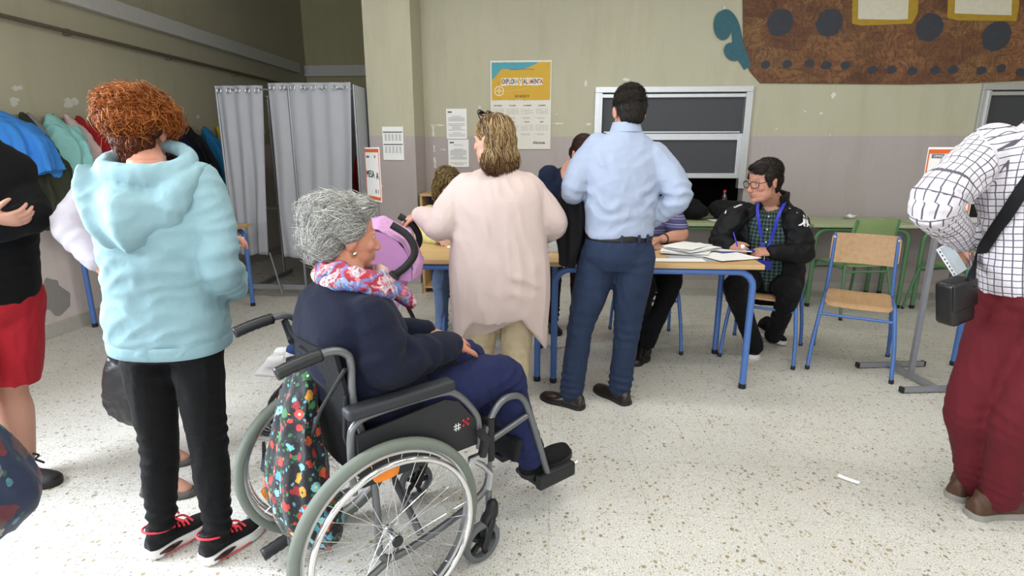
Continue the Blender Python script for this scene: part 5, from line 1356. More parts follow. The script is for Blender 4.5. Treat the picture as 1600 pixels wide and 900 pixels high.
# ------------------------------------------------------- 2. woman hidden behind her: white sleeve, jeans, black bag, ballet shoes
def white_sleeve_woman():
    pel = V((-1.66, 2.15, .80)); neck = U(202, 268, 2.15); hc = U(221, 212, 2.17); hy = 18
    p = Person((-1.64, 2.14, 0), 'woman in white long sleeved top and jeans, hidden behind the aqua hoodie', skin='c2937c')
    p.M = head_mat(hc, 20, 0, 0, .84)
    SL = U(150, 292, 2.24); EL = U(106, 352, 2.12); WL = U(150, 408, 2.06); SR = neck+hd(-72)*.16-V((0, 0, .07)); ER = SR+V((.02, -.02, -.26)); WR = ER+V((.12, .03, -.2))
    HL = pel+hd(108)*.085; HR = pel+hd(-72)*.085
    t1, t2 = FL(304, 722), FL(308, 772); f1, f2 = hd(8), hd(2)
    AL = t1-f1*.17+V((0, 0, .09)); AR = t2-f2*.17+V((0, 0, .09)); KL = lerp(HL, AL, .5)+hd(18)*.03; KR = lerp(HR, AR, .5)+hd(18)*.03
    def body(m):
        torso(m, pel, neck, hy, hy, MALE, sc=.95); head(m, p.M, neck, neck_r=.05)
        arm(m, SL, EL, WL); arm(m, SR, ER, WR); hand(m, WL, V((.6, .2, -.6)), V((1, -1, 0)), V((0, 0, 1)), .4); hand(m, WR, V((.3, 0, -1)), V((0, 1, 0)), V((1, 0, 0)), .6)
        leg(m, HL, KL, AL, sc=.85); leg(m, HR, KR, AR, sc=.85)
        for t, f in ((t1, f1), (t2, f2)): limb(m, [t-f*.20+V((0, 0, .05)), t-f*.10+V((0, 0, .045)), t-f*.04+V((0, 0, .025))], [.030, .030, .018], flat=[1, 1.2, 1.4], flat_axis=(0, 0, 0.001) if False else V((-f.y, f.x, 0)))
    p.body(body, .006, face=True)
    M = fabric('b8b3bb', .9, var=.04, bump=.3, soft=20)
    prof = [(-.1, .175, .13, 0), (.1, .17, .125, 0), (.35, .165, .12, 0), (.6, .175, .125, 0), (.8, .175, .11, 0), (.9, .14, .09, 0), (.97, .085, .07, 0), (1.0, .062, .06, 0)]
    def top(m):
        torso(m, pel, neck, hy, hy, prof); limb(m, arm_pts(SL, EL, WL), [.07, .066, .060, .054, .042], wr=.05, seed=2); limb(m, arm_pts(SR, ER, WR), [.07, .06, .052, .046, .036], wr=.05, seed=4)
    p.cloth('white_top', top, M, .009, 3, .004, 13, seed=2, folds=[(tuple(EL), (.6, 0, -.6), .12, 14, .006)])
    trousers(p, denim('5a7a9c'), pel, neck, hy, HL, KL, AL, HR, KR, AR, (.09, .078, .058, .054, .045), [(-.18, .11, .1, 0), (-.05, .175, .13, 0), (.1, .168, .125, 0)], 3, name='jeans')
    gm = fabric('5b5854', .9, bump=.5, soft=200)
    for t, f in ((t1, f1), (t2, f2)): shoe(p, t-f*.235, t, gm, plain('4a4846', .7), W=.088, h=.048, sole_h=.012)
    hair(p, p.M, [((0, -.022, .045), (.084, .102, .085)), ((0, -.055, -.03), (.078, .055, .08))], [dict(n=700, L=.06, flow=lambda q: V((0, -.5, -1)), rad=.0012, cols=['3a2618', '4a3020', '2c1b11'])], '2e1d12', .006)
white_sleeve_woman()
def shoulder_bag():
    c = U(203, 622, 1.99); m = MB(); rows = []
    for z, w, d in [tuple(k) for k in crv([(.16, .055, .03), (.10, .085, .045), (0, .105, .06), (-.07, .10, .06), (-.10, .06, .04)], 4)]:
        rows.append([c+V((w*math.copysign(abs(math.cos(a))**.8, math.cos(a)), d*math.sin(a), z+.03*math.cos(a)*-1)) for a in [2*PI*k/30 for k in range(30)]])
    m.rings(rows); me = remesh(m, .008, 3); wrinkle(me, .004, 18, seed=9)
    e = empty('shoulder_bag', c, 0, 'black leather shoulder bag hanging beside the leggings, behind the red haired woman', 'bag')
    link('bag_body', me, plain('131215', .38, bump=.3, bscale=80), e, world=True, angle=180)
    MB().tube(smooth_path([c+V((-.05, 0, .13)), c+V((-.03, .03, .34)), U(180, 470, 2.07), U(190, 420, 2.07), c+V((.07, .03, .34)), c+V((.05, 0, .13))], 6), .008, 8).build('strap', plain('131215', .5), e, world=True, angle=180)
shoulder_bag()

# ------------------------------------------------------- 3. woman in the pale pink cardigan
def pink_woman():
    pel = V((-.285, 2.90, .82)); neck = U(776, 263, 2.90); hy, sy = 98, 98
    hc = U(770, 219, 2.90); p = Person((-.29, 2.88, 0), 'woman in pale pink cardigan and beige trousers, seen from behind holding the stroller', skin='cf9d86')
    p.M = head_mat(hc, 150, 0, 0, 1.0)
    lf = hd(188); SL = neck+lf*.18-V((0, 0, .125)); SR = neck-lf*.18-V((0, 0, .125))
    EL = U(690, 352, 2.83); WL = U(657, 336, 3.02); ER = U(864, 350, 2.96); WR = U(838, 374, 3.16)
    HL = pel+lf*.11; HR = pel-lf*.11; KL = U(750, 548, 2.90); KR = U(806, 548, 2.90); AL = U(752, 628, 2.89); AR = U(806, 628, 2.88)
    def body(m):
        torso(m, pel, neck, hy, sy, MALE, sc=1.15); head(m, p.M, neck, neck_r=.055, fat=1.06)
        arm(m, SL, EL, WL, sc=1.1); arm(m, SR, ER, WR, sc=1.1)
        hand(m, WL, V((-.85, .1, -.25)), V((-.2, .1, -1)), V((.1, -1, .1)), .7); hand(m, WR, V((-.5, .6, 0)), V((-.5, -.4, 0)), V((0, 0, 1)), .5)
        leg(m, HL, KL, AL, sc=.95); leg(m, HR, KR, AR, sc=.95)
    p.body(body, .005)
    M = fabric('c6b3ad', .95, var=.035, weave=1600, bump=.22, soft=20, sheen=.3)
    prof = [(-.52, .250, .165, 0), (-.42, .258, .175, 0), (-.25, .268, .185, 0), (0, .268, .188, 0), (.2, .256, .178, 0), (.45, .248, .172, 0), (.65, .25, .165, 0), (.78, .245, .145, 0), (.87, .215, .12, 0), (.94, .15, .095, 0), (1.0, .085, .075, 0), (1.03, .06, .06, 0)]
    def hem(v, s, f):
        k = max(0, 1-v/.22); k = k*k*(3-2*k)
        return -k*(.20*max(0, abs(s)-.62)/.38*(1.0 if s < 0 else .9)+.02*math.sin(6*s)) if f < .55 else -k*.12*max(0, abs(s)-.2)
    def card(m):
        torso(m, pel, neck, hy, sy, prof, hem=hem, n=5, seg=52)
        limb(m, [SL+V((.03, 0, .02))]+arm_pts(SL, EL, WL)[1:], [.086, .090, .080, .068, .048], wr=.03, seed=3); limb(m, [SR+V((-.03, 0, .02))]+arm_pts(SR, ER, WR)[1:], [.086, .088, .078, .066, .048], wr=.03, seed=5)
    bk = pel+V((0, -.17, 0))
    p.cloth('cardigan', card, M, .0085, 3, .0035, 8, (1.5, 1.5, .5), 14, [(tuple(bk+V((.1, 0, -.02))), (.3, 0, 1), .14, 8, .007), (tuple(bk+V((-.05, 0, .1))), (1, 0, .5), .16, 8, .005), (tuple(EL), EL-SL, .12, 14, .006), (tuple(lerp(EL, WL, .7)), WL-EL, .07, 22, .006), (tuple(SL+V((.06, -.05, -.1))), (.8, 0, .6), .10, 13, .005), (tuple(SR+V((-.06, -.05, -.1))), (-.8, 0, .6), .10, 13, .005), (tuple(bk+V((0, 0, -.2))), (1, 0, 0), .2, 9, .006)])
    trousers(p, fabric('b9a98c', .85, var=.08, bump=.35, soft=40), pel, neck, hy, HL, KL, AL, HR, KR, AR, (.122, .108, .080, .074, .056), [(-.25, .17, .13, 0), (0, .225, .155, 0), (.12, .21, .15, 0)], 9)
    bm = plain('7a5a3c', .5, bump=.2)
    for A in (AL, AR):
        h = V((A.x, A.y-.07, 0)); shoe(p, h, h+hd(95)*.25, bm, plain('3a2a1c', .6), W=.09, h=.075, sole_h=.02, ankle=A)
    cols = ['8a6a42', '9c7d50', '6e5030', 'a98c60', '5c4026', 'b59a70']; dk = ['5a3c22', '6b4a2a', '7d5a34', '4a3019']
    down_ = lambda q: V((.25*q.x+.15*math.sin(q.z*60+q.x*20), -.25 if q.z > .05 else .05, -1))
    hair(p, p.M, [((0, -.018, .045), (.086, .104, .086)), ((0, -.045, -.01), (.093, .078, .085)), ((0.005, -.060, -.075), (.098, .062, .080)), ((-.055, -.048, -.115), (.055, .052, .055)), ((.055, -.055, -.105), (.052, .050, .06)), ((0, -.07, -.13), (.06, .045, .05)), ((.07, .01, -.06), (.032, .05, .075)), ((-.075, -.045, -.10), (.05, .05, .06)), ((.08, -.05, -.09), (.045, .05, .06))],
         [dict(n=1700, L=.15, flow=down_, seg=10, rad=.0016, off=.002, curl=.005, cf=60, cols=cols, jit=.25), dict(n=700, L=.10, flow=lambda q: V((q.x*3, .2*math.sin(q.x*80), -1)), seg=9, rad=.0015, off=.004, curl=.008, cf=80, cols=dk, where=lambda q: q.z < -.06, jit=.5, lift=.012),
          dict(n=250, L=.14, flow=down_, seg=10, rad=.0018, off=.004, curl=.004, cf=60, cols=['c6b088', 'b99e74'], jit=.3)],
         '5e4329', .0055, .004, 30, scale=(1.5, 1.5, .4), seed=5)
    g = MB(); Mh = p.M
    for t_ in (-1, 1):
        g.tube([Mh @ V((t_*.036+.028*math.cos(a), .052+.012*math.sin(a)-.01, .130+.014*math.sin(a))) for a in [2*PI*k/24 for k in range(24)]], .0035, 8, closed=True)
        g.tube([Mh @ V((t_*.064, .045, .130)), Mh @ V((t_*.092, .0, .085)), Mh @ V((t_*.096, -.03, .035)), Mh @ V((t_*.094, -.045, .01))], .0032, 8)
    g.tube([Mh @ V((-.01, .045, .132)), Mh @ V((.01, .045, .132))], .0035, 8)
    for t_ in (-1, 1): g.ell(Mh @ V((t_*.036, .044, .131)), (.026, .004, .013), Mh.to_3x3() @ Matrix.Rotation(.9, 3, 'X'))
    o = g.build('sunglasses', plain('2a1410', .15), None, angle=60); tag(o, 'brown sunglasses pushed up on the fair shoulder length hair', 'sunglasses')
pink_woman()

# ------------------------------------------------------- 4. man in the light blue shirt
def blue_man():
    pel = V((.345, 3.0, .90)); neck = U(978, 206, 3.0); hy, sy = 108, 98
    hc = U(983, 174, 3.03); p = Person((.29, 3.02, 0), 'man in light blue shirt and dark blue trousers, back turned at the polling table', skin='c28e76')
    p.M = head_mat(hc, 97, -16, 0, 1.0)
    SL = U(922, 238, 3.0); SR = U(1033, 250, 3.0); EL = U(896, 296, 2.97); WL = U(902, 312, 3.22); ER = U(1060, 308, 2.95); WR = U(1016, 345, 3.06)
    HL = V((.255, 3.02, .87)); HR = V((.435, 3.0, .87)); KL = U(907, 510, 3.0); KR = U(980, 510, 3.03); AL = U(893, 612, 2.975); AR = U(969, 604, 3.055)
    def body(m):
        torso(m, pel, neck, hy, sy, MALE); head(m, p.M, neck, neck_r=.06)
        arm(m, SL, EL, WL); arm(m, SR, ER, WR); hand(m, WL, V((.1, .9, -.1)), V((.3, 0, -1)), V((1, 0, 0)), .6); hand(m, WR, V((-.8, .4, -.4)), V((0, .5, -.6)), V((-.2, 0, 1)), .5)
        leg(m, HL, KL, AL, sc=.9); leg(m, HR, KR, AR, sc=.9)
    p.body(body, .005)
    M = fabric('99a3b8', .8, var=.025, weave=2200, bump=.18, soft=18, sheen=.15)
    prof = [(.10, .168, .124, 0), (.14, .180, .134, 0), (.25, .184, .137, 0), (.4, .190, .138, 0), (.55, .199, .138, 0), (.68, .206, .134, 0), (.79, .207, .120, 0), (.87, .19, .102, 0), (.94, .135, .085, 0), (1.0, .080, .072, 0), (1.03, .065, .065, 0)]
    def shirt(m):
        torso(m, pel, neck, hy, sy, prof, seg=44)
        limb(m, [SL+V((.04, 0, .015))]+arm_pts(SL, EL, WL)[1:], [.082, .079, .066, .060, .045], wr=.05, seed=3); limb(m, [SR+V((-.04, 0, .015))]+arm_pts(SR, ER, WR)[1:], [.082, .080, .068, .060, .046], wr=.05, seed=6)
    bk = lerp(pel, neck, .3)+V((0, -.13, 0))
    p.cloth('shirt', shirt, M, .0075, 2, .003, 11, (.8, .8, 1.6), 3, [(tuple(bk), (.12, 0, 1), .20, 11, .006), (tuple(bk+V((.05, 0, .12))), (-.3, 0, 1), .14, 9, .005), (tuple(bk+V((-.1, 0, .1))), (.5, 0, 1), .13, 10, .006), (tuple(bk+V((.14, 0, .17))), (-.7, 0, .7), .12, 12, .006), (tuple(bk+V((-.14, 0, .19))), (.8, 0, .6), .12, 12, .006), (tuple(ER), (.2, 0, 1), .12, 14, .007), (tuple(EL), (.4, 0, 1), .11, 14, .006), (tuple(lerp(ER, WR, .6)), WR-ER, .08, 20, .006), (tuple(bk+V((0, 0, .24))), (1, 0, .1), .12, 8, .003)])
    def collar(m):
        q = [];
        for k in range(28):
            a = 2*PI*k/28; q.append(neck+V((.072*math.cos(a), .068*math.sin(a), .03+.0*math.sin(a))))
        rows = [[c+V((0, 0, -.035))+(c-neck).normalized()*.012 for c in q], [c+V((0, 0, .0))+(c-neck).normalized()*.002 for c in q], [c+V((0, 0, .018))-(c-neck).normalized()*.003 for c in q], [c+V((0, 0, .018))-(c-neck).normalized()*.012 for c in q], [c+V((0, 0, -.035))-(c-neck).normalized()*.008 for c in q]]
        m.rings(rows, cap=False, closed=True)
    m = MB(); collar(m); p.part('collar', m, M, 60)
    wp = [(-.16, .13, .11, 0), (-.06, .178, .136, 0), (.04, .182, .138, 0), (.115, .175, .131, 0)]
    tr = trousers(p, denim('263249'), pel, neck, hy, HL, KL, AL, HR, KR, AR, (.113, .097, .074, .069, .066), wp, 12, sy=sy)
    m = MB(); torso(m, pel, neck, hy, sy, [(.105, .178, .134, 0), (.112, .181, .136, 0), (.15, .180, .135, 0), (.157, .178, .133, 0)], n=2, seg=44); p.part('belt', m, plain('15120f', .45), 60, tr)
    for a in (-90, -140, -40, -60, -115):
        c = lerp(pel, neck, .13)+V((.181*math.cos(R(a)), .136*math.sin(R(a)), 0)); MB().box(c, (.013, .010, .042), rot=Matrix.Rotation(R(a+90), 3, 'Z'), bev=.003).build('belt_loop', denim('263249'), tr, world=True)
    lm = plain('24160f', .3, bump=.15)
    for h, t in ((FL(912, 640), FL(849, 621)), (FL(982, 634), FL(927, 605))):
        f = (t-h).normalized(); s = shoe(p, h, h+f*.285, lm, M_sole_b, W=.098, h=.085, sole_h=.022, ankle=h+f*.05+V((0, 0, .2)))
    cols = ['171411', '1f1b17', '2a2520', '0f0d0b', '3a352f']
    hair(p, p.M, [((0, -.016, .044), (.081, .098, .084)), ((0, -.050, -.005), (.076, .060, .06)), ((0, -.055, -.045), (.062, .045, .045)), ((0, .045, .10), (.05, .04, .03))],
         [dict(n=1500, L=.045, flow=lambda q: V((q.x*3+.3*math.sin(q.y*70), -.5, .9 if q.z > .06 else -.7)), seg=6, rad=.0012, off=.001, curl=.002, cf=90, cols=cols, where=lambda q: q.z > .03, jit=.9, lift=.010),
          dict(n=1000, L=.028, flow=lambda q: V((-q.x*3, -.1, -1)), seg=5, rad=.0011, off=.0008, cols=cols, jit=.3, lift=.002, where=lambda q: q.z <= .04)], '14110e', .005, .002, 60, seed=6)
    # black jacket draped over his left forearm
    c = lerp(EL, WL, .45); m = MB(); rows = []
    for j in range(17):
        v = j/16; z = .075-.46*v; w = .10+.035*v; d = .055+.035*math.sin(PI*min(1, v*1.1))
        if v < .12: d *= .6+.4*v/.12
        row = []
        for k in range(40):
            a = 2*PI*k/40; f = 1+(.16*math.sin(5*a+2*v)+.10*math.sin(9*a-3*v))*min(1, .25+v*2)
            row.append(c+V((-.005-.02*v+d*math.cos(a)*f, w*math.sin(a)*f+.01, z)))
        rows.append(row)
    m.rings(rows); me = remesh(m, .009, 2); wrinkle(me, .005, 16, (1, 1, .4), 3)
    o = link('draped_jacket', me, fabric('0f0f11', .85, bump=.35), None, angle=180); tag(o, 'black jacket draped over the left forearm of the man in blue shirt', 'jacket')
blue_man()

# ------------------------------------------------------- 5. sitting man in the black sports jacket
def jacket_man():
    pel = V((1.545, 4.06, .535)); neck = U(1208, 316, 3.97); hy, sy = 243, 240
    hc = U(1193, 283, 3.83); p = Person((1.49, 3.98, 0), 'man in black sports jacket, green plaid shirt and glasses, sitting writing at the table', skin='bd8a74', brow='2a211b')
    p.M = head_mat(hc, 205, -10, 0, 1.10)
    SL = U(1240, 348, 3.88); SR = U(1142, 344, 4.02); EL = U(1256, 396, 3.83); WL = U(1208, 394, 3.72); ER = U(1124, 378, 3.98); WR = U(1138, 383, 3.80)
    lf = hd(333); HL = pel+lf*.10; HR = pel-lf*.10; KL = U(1232, 462, 3.70); KR = U(1148, 450, 3.66); AL = U(1208, 525, 3.97); AR = U(1180, 543, 3.86)
    def body(m):
        torso(m, pel, neck, hy, sy, MALE, sc=.95); head(m, p.M, neck, neck_r=.062, fat=1.14)
        arm(m, SL, EL, WL); arm(m, SR, ER, WR)
        hand(m, WL, V((-.95, -.1, .0)), V((0, .35, -.8)), V((-.2, .7, .5)), .55); hand(m, WR, V((.55, -.75, -.02)), V((.4, .2, -.8)), V((.8, .4, .3)), .75)
        leg(m, HL, KL, AL, sc=.85); leg(m, HR, KR, AR, sc=.85)
    p.body(body, .0045)
    # plaid shirt
    t = NT('green_plaid'); c = t.sep(t.attr('cl')); k = 1/.026
    def line(v, o, w): return t.math('LESS_THAN', t.math('FRACT', t.math('ADD', t.math('MULTIPLY', v, k), o)), w)
    a = t.math('ADD', line(c[0], 0, .5), line(c[1], 0, .5)); col = t.ramp(t.math('MULTIPLY', a, .5), [(0, '3f5646'), (.4, '24372d'), (.8, '0e1714')], 'CONSTANT')
    col = t.mix(t.math('MULTIPLY', t.math('MAXIMUM', line(c[0], .3, .08), line(c[1], .3, .08)), .55), col, srgb('5d7a9a'))
    plaid = t.set(Base_Color=col, Roughness=.85); t.bump(t.noise(t.obj(), 30, 4), .25, .008)
    sp = [(-.12, .19, .16, .0), (.1, .19, .165, 0), (.35, .185, .16, 0), (.6, .19, .15, 0), (.8, .185, .125, 0), (.9, .14, .10, 0), (.97, .085, .078, 0), (1.0, .07, .07, .005)]
    fwd = hd(240)
    p.cloth('plaid_shirt', lambda m: torso(m, pel, neck, hy, sy, sp), plaid, .008, 2, .003, 12, seed=3, bones=[(pel, neck, fwd, .19, .16, 1)], folds=[(tuple(lerp(pel, neck, .3)+fwd*.15), (.2, 0, 1), .15, 12, .005)])
    for tt in (.2, .36, .52, .68, .84):
        c0 = lerp(pel, neck, tt); hh = [h for h in (.163, .158, .152, .142, .12)][[.2, .36, .52, .68, .84].index(tt)]
        MB().ell(c0+fwd*(hh+.006), (.006, .006, .006)).build('button', plain('d8d6d0', .4), p.root, world=True, angle=180)
    m = MB(); rt = hd(150)   # open collar
    for sg in (-1, 1): m.add([neck+fwd*.055+rt*sg*.012+V((0, 0, -.03)), neck+rt*sg*.075+fwd*.03+V((0, 0, .03)), neck+rt*sg*.085+fwd*.055+V((0, 0, -.025)), neck+fwd*.105+rt*sg*.055+V((0, 0, -.065))], [(0, 1, 2, 3)])
    M = fabric('101114', .55, var=.12, bump=.4, soft=24, sheen=.05)
    jp = [(-.16, .235, .20, 0), (0, .238, .20, 0), (.2, .230, .195, 0), (.45, .232, .19, 0), (.65, .238, .18, 0), (.8, .228, .15, 0), (.87, .175, .125, 0), (.94, .125, .112, 0), (1.02, .102, .104, .0), (1.12, .098, .102, .005)]
    def gp(t_): return 26 if t_ < .5 else 26+10*(t_-.5)/.5
    def jacket(m):
        torso(m, pel, neck, hy, sy, jp, gap=gp, th=.026, n=5, seg=48)
        limb(m, [lerp(SL, neck, .12)]+arm_pts(SL, EL, WL)[1:], [.092, .085, .072, .062, .050], wr=.05, seed=3); limb(m, [lerp(SR, neck, .12)]+arm_pts(SR, ER, WR)[1:], [.092, .085, .072, .062, .050], wr=.05, seed=5)
    p.cloth('jacket', jacket, M, .0085, 2, .005, 11, seed=7, folds=[(tuple(EL), EL-SL, .12, 13, .008), (tuple(ER), ER-SR, .12, 13, .008), (tuple(lerp(EL, WL, .6)), WL-EL, .08, 20, .006), (tuple(lerp(pel, neck, .3)+lf*.2), (0, 0, 1), .16, 9, .007)])
    # white marks on the jacket: two seated figures back to back on the sleeve, wordmark and piping on the chest
    W = plain('e2e2e4', .6); root = p.root
    jk = [o for o in root.children if o.name.startswith('jacket')][0]
    dg = bpy.context.evaluated_depsgraph_get(); vs = [v.co+p.loc for v in jk.data.vertices]; bv = BVHTree.FromPolygons(vs, [tuple(q.vertices) for q in jk.data.polygons])
    def on_jacket(px, py):
        o_ = V((0, 0, CAM_H)); d = ray(px, py).normalized(); h = bv.ray_cast(o_, d); return h
    def decal(name, polys, px, py, size, rot=0):
        h = on_jacket(px, py)
        if h[0] is None: return
        nrm = h[1]; x = V((math.cos(YAW), math.sin(YAW), 0)); x = (x-nrm*x.dot(nrm)).normalized(); y = nrm.cross(x); x, y = x*math.cos(R(rot))+y*math.sin(R(rot)), y*math.cos(R(rot))-x*math.sin(R(rot))
        m = MB()
        for pl in polys:
            q = []
            for (a, b) in pl:
                w = h[0]+x*a*size+y*b*size; hh = bv.ray_cast(w+nrm*.06, -nrm); w = hh[0] if hh[0] is not None else w; q.append(w+nrm*.0025)
            m.add(q, [tuple(range(len(q)))])
        m.build(name, W, jk, world=True, smooth=False)
    fig = [[(.02, 0), (.10, .12), (.10, .40), (.22, .52), (.24, .42), (.20, .30), (.32, .16), (.50, .06), (.50, 0), (.34, .02), (.22, .12), (.14, 0)], [(.10, .55), (.18, .56), (.22, .66), (.18, .76), (.10, .74), (.06, .64)], [(.06, .10), (.02, .30), (.04, .50), (.10, .52), (.12, .2)]]
    decal('sleeve_emblem', fig+[[(-a, b) for a, b in pl[::-1]] for pl in fig], 1259, 354, .105, -4)
    h = on_jacket(1153, 323)
    if h[0] is not None:
        nrm = h[1]; x = V((math.cos(YAW), math.sin(YAW), 0)); x = (x-nrm*x.dot(nrm)).normalized(); y = nrm.cross(x); a = R(24); X, Y_ = x*math.cos(a)+y*math.sin(a), y*math.cos(a)-x*math.sin(a)
        Mt = frame4(h[0]+nrm*.006-p.loc, X, Y_); text(jk, 'chest_lettering', 'KAPPA', .021, Mt, W, bold=.001)
    decal('chest_piping', [[(-.5, -.04), (.5, -.04), (.5, .04), (-.5, .04)]], 1150, 317, .058, 24); decal('chest_piping', [[(-.5, -.04), (.5, -.04), (.5, .04), (-.5, .04)]], 1240, 328, .07, -62)
    decal('chest_piping', [[(-.2, 0), (.1, .45), (.2, .4), (.05, -.1)]], 1134, 333, .05, -10)
    # lanyard with badge
    lb = plain('2b33b8', .5); an = [neck+hd(60)*.06+V((0, 0, .02))]
    vs2 = [v.co+p.loc for v in [o for o in root.children if o.name.startswith('plaid')][0].data.vertices]
    ch = lerp(pel, neck, .30)+fwd*.185
    def band(pts, w):
        m = MB(); rr_ = []
        for i, q in enumerate(pts):
            tn = (pts[min(i+1, len(pts)-1)]-pts[max(i-1, 0)]).normalized(); sd = tn.cross(fwd).normalized(); rr_.append([q+sd*w+fwd*.001, q-sd*w+fwd*.001, q-sd*w-fwd*.001, q+sd*w-fwd*.001])
        return m.rings(rr_)
    rt = hd(150)
    e = empty('lanyard', ch, 0, 'blue lanyard with badge round the neck of the man in black jacket', 'lanyard')
    for sg in (-1, 1):
        pts = smooth_path([neck+rt*sg*.07-fwd*.03+V((0, 0, .045)), neck+rt*sg*.082+fwd*.06+V((0, 0, .01)), neck+rt*sg*.065+fwd*.135-V((0, 0, .07)), lerp(neck, ch, .62)+rt*sg*.032+fwd*.035, ch+V((0, 0, .03))], 5)
        band(pts, .010).build('lanyard_strap', lb, e, world=True, angle=60)
    MB().tube([ch+V((0, 0, .035)), ch-V((0, 0, .005))], .004, 8).build('clip', metal('c0c0c4'), e, world=True)
    MB().box(ch-V((0, 0, .035))+fwd*.004, (.10, .006, .06), rot=Matrix.Rotation(R(240-270), 3, 'Z'), bev=.002).build('badge', plain('2a2fb0', .4), e, world=True, smooth=False)
    trousers(p, fabric('0b0b0d', .9, bump=.3), pel, neck, hy, HL, KL, AL, HR, KR, AR, (.105, .092, .074, .066, .055), [(-.3, .16, .14, 0), (-.1, .19, .16, 0), (.08, .185, .16, 0)], 4)
    sm = fabric('141417', .7, bump=.4)
    t1 = FL(1176, 561); shoe(p, t1+hd(75)*.27, t1, sm, M_sole_w, W=.098, h=.095, sole_h=.028, ankle=AR)
    t2 = FL(1226, 541); shoe(p, t2+hd(118)*.26+V((0, 0, .07)), t2+V((0, 0, .012)), sm, M_sole_w, W=.098, h=.095, sole_h=.028, ankle=AL)
    cols = ['1d1916', '262119', '38322c', '14110f', '4a443e']
    hair(p, p.M, [((0, -.028, .052), (.083, .098, .080)), ((0, -.055, -.005), (.078, .060, .062)), ((0, -.058, -.045), (.062, .045, .045)), ((.0, .026, .084), (.066, .048, .026)), ((-.02, .058, .066), (.050, .018, .014)), ((.068, .0, .028), (.018, .045, .035)), ((-.068, .0, .028), (.018, .045, .035)), ((.068, .022, -.005), (.012, .014, .03)), ((-.068, .022, -.005), (.012, .014, .03))],
         [dict(n=1700, L=.05, flow=lambda q: V((.5+q.x*2, .6 if q.y > .0 else -.4, -.3)), seg=6, rad=.0012, off=.001, curl=.002, cf=80, cols=cols, jit=.4, lift=.008, where=lambda q: q.z > .0), dict(n=600, L=.025, flow=lambda q: V((0, -.3, -1)), seg=5, rad=.001, off=.0006, cols=cols, jit=.3, where=lambda q: q.z <= .0)], '17130f', .005, .002, 55, seed=7)
    # glasses
    Mh = p.M; e = empty('glasses', Mh @ V((0, .1, 0)), 0, 'dark framed glasses worn by the man in black jacket', 'glasses'); gm = plain('1a0f10', .25)
    m = MB()
    for sg in (-1, 1):
        m.tube([Mh @ V((sg*.034+.027*math.copysign(abs(math.cos(a))**.8, math.cos(a)), .103-.010*abs(math.cos(a))*(1 if math.cos(a)*sg > 0 else 0), -.002+.019*math.copysign(abs(math.sin(a))**.8, math.sin(a)))) for a in [2*PI*k/28 for k in range(28)]], .0024, 8, closed=True)
        m.tube(smooth_path([Mh @ V((sg*.060, .094, .006)), Mh @ V((sg*.076, .06, .008)), Mh @ V((sg*.083, .0, .008)), Mh @ V((sg*.083, -.015, -.006))], 4), .0024, 8)
    m.tube(smooth_path([Mh @ V((-.008, .104, .004)), Mh @ V((0, .110, .008)), Mh @ V((.008, .104, .004))], 3), .0024, 8); m.build('frame', gm, e, world=True, angle=180)
    # pen and small roll in his hands
    c = U(1151, 378, 3.70); o = MB().tube([c+V((-.02, .02, .06)), c+V((.005, -.01, -.03))], .0045, 10).build('pen', plain('3a2fc0', .35), None); tag(o, 'blue pen held in the writing hand of the man in black jacket', 'pen')
    c = U(1161, 386, 3.66); m = MB(); m.lathe(c-V((.012, 0, 0)), [(.009, 0), (.015, 0), (.015, .02), (.009, .02)], V((1, -.4, .2)), 24, closed=True); o = m.build('paper_roll', M_paper, None, angle=40); tag(o, 'small white paper roll between the hands of the man in black jacket', 'roll')
jacket_man()

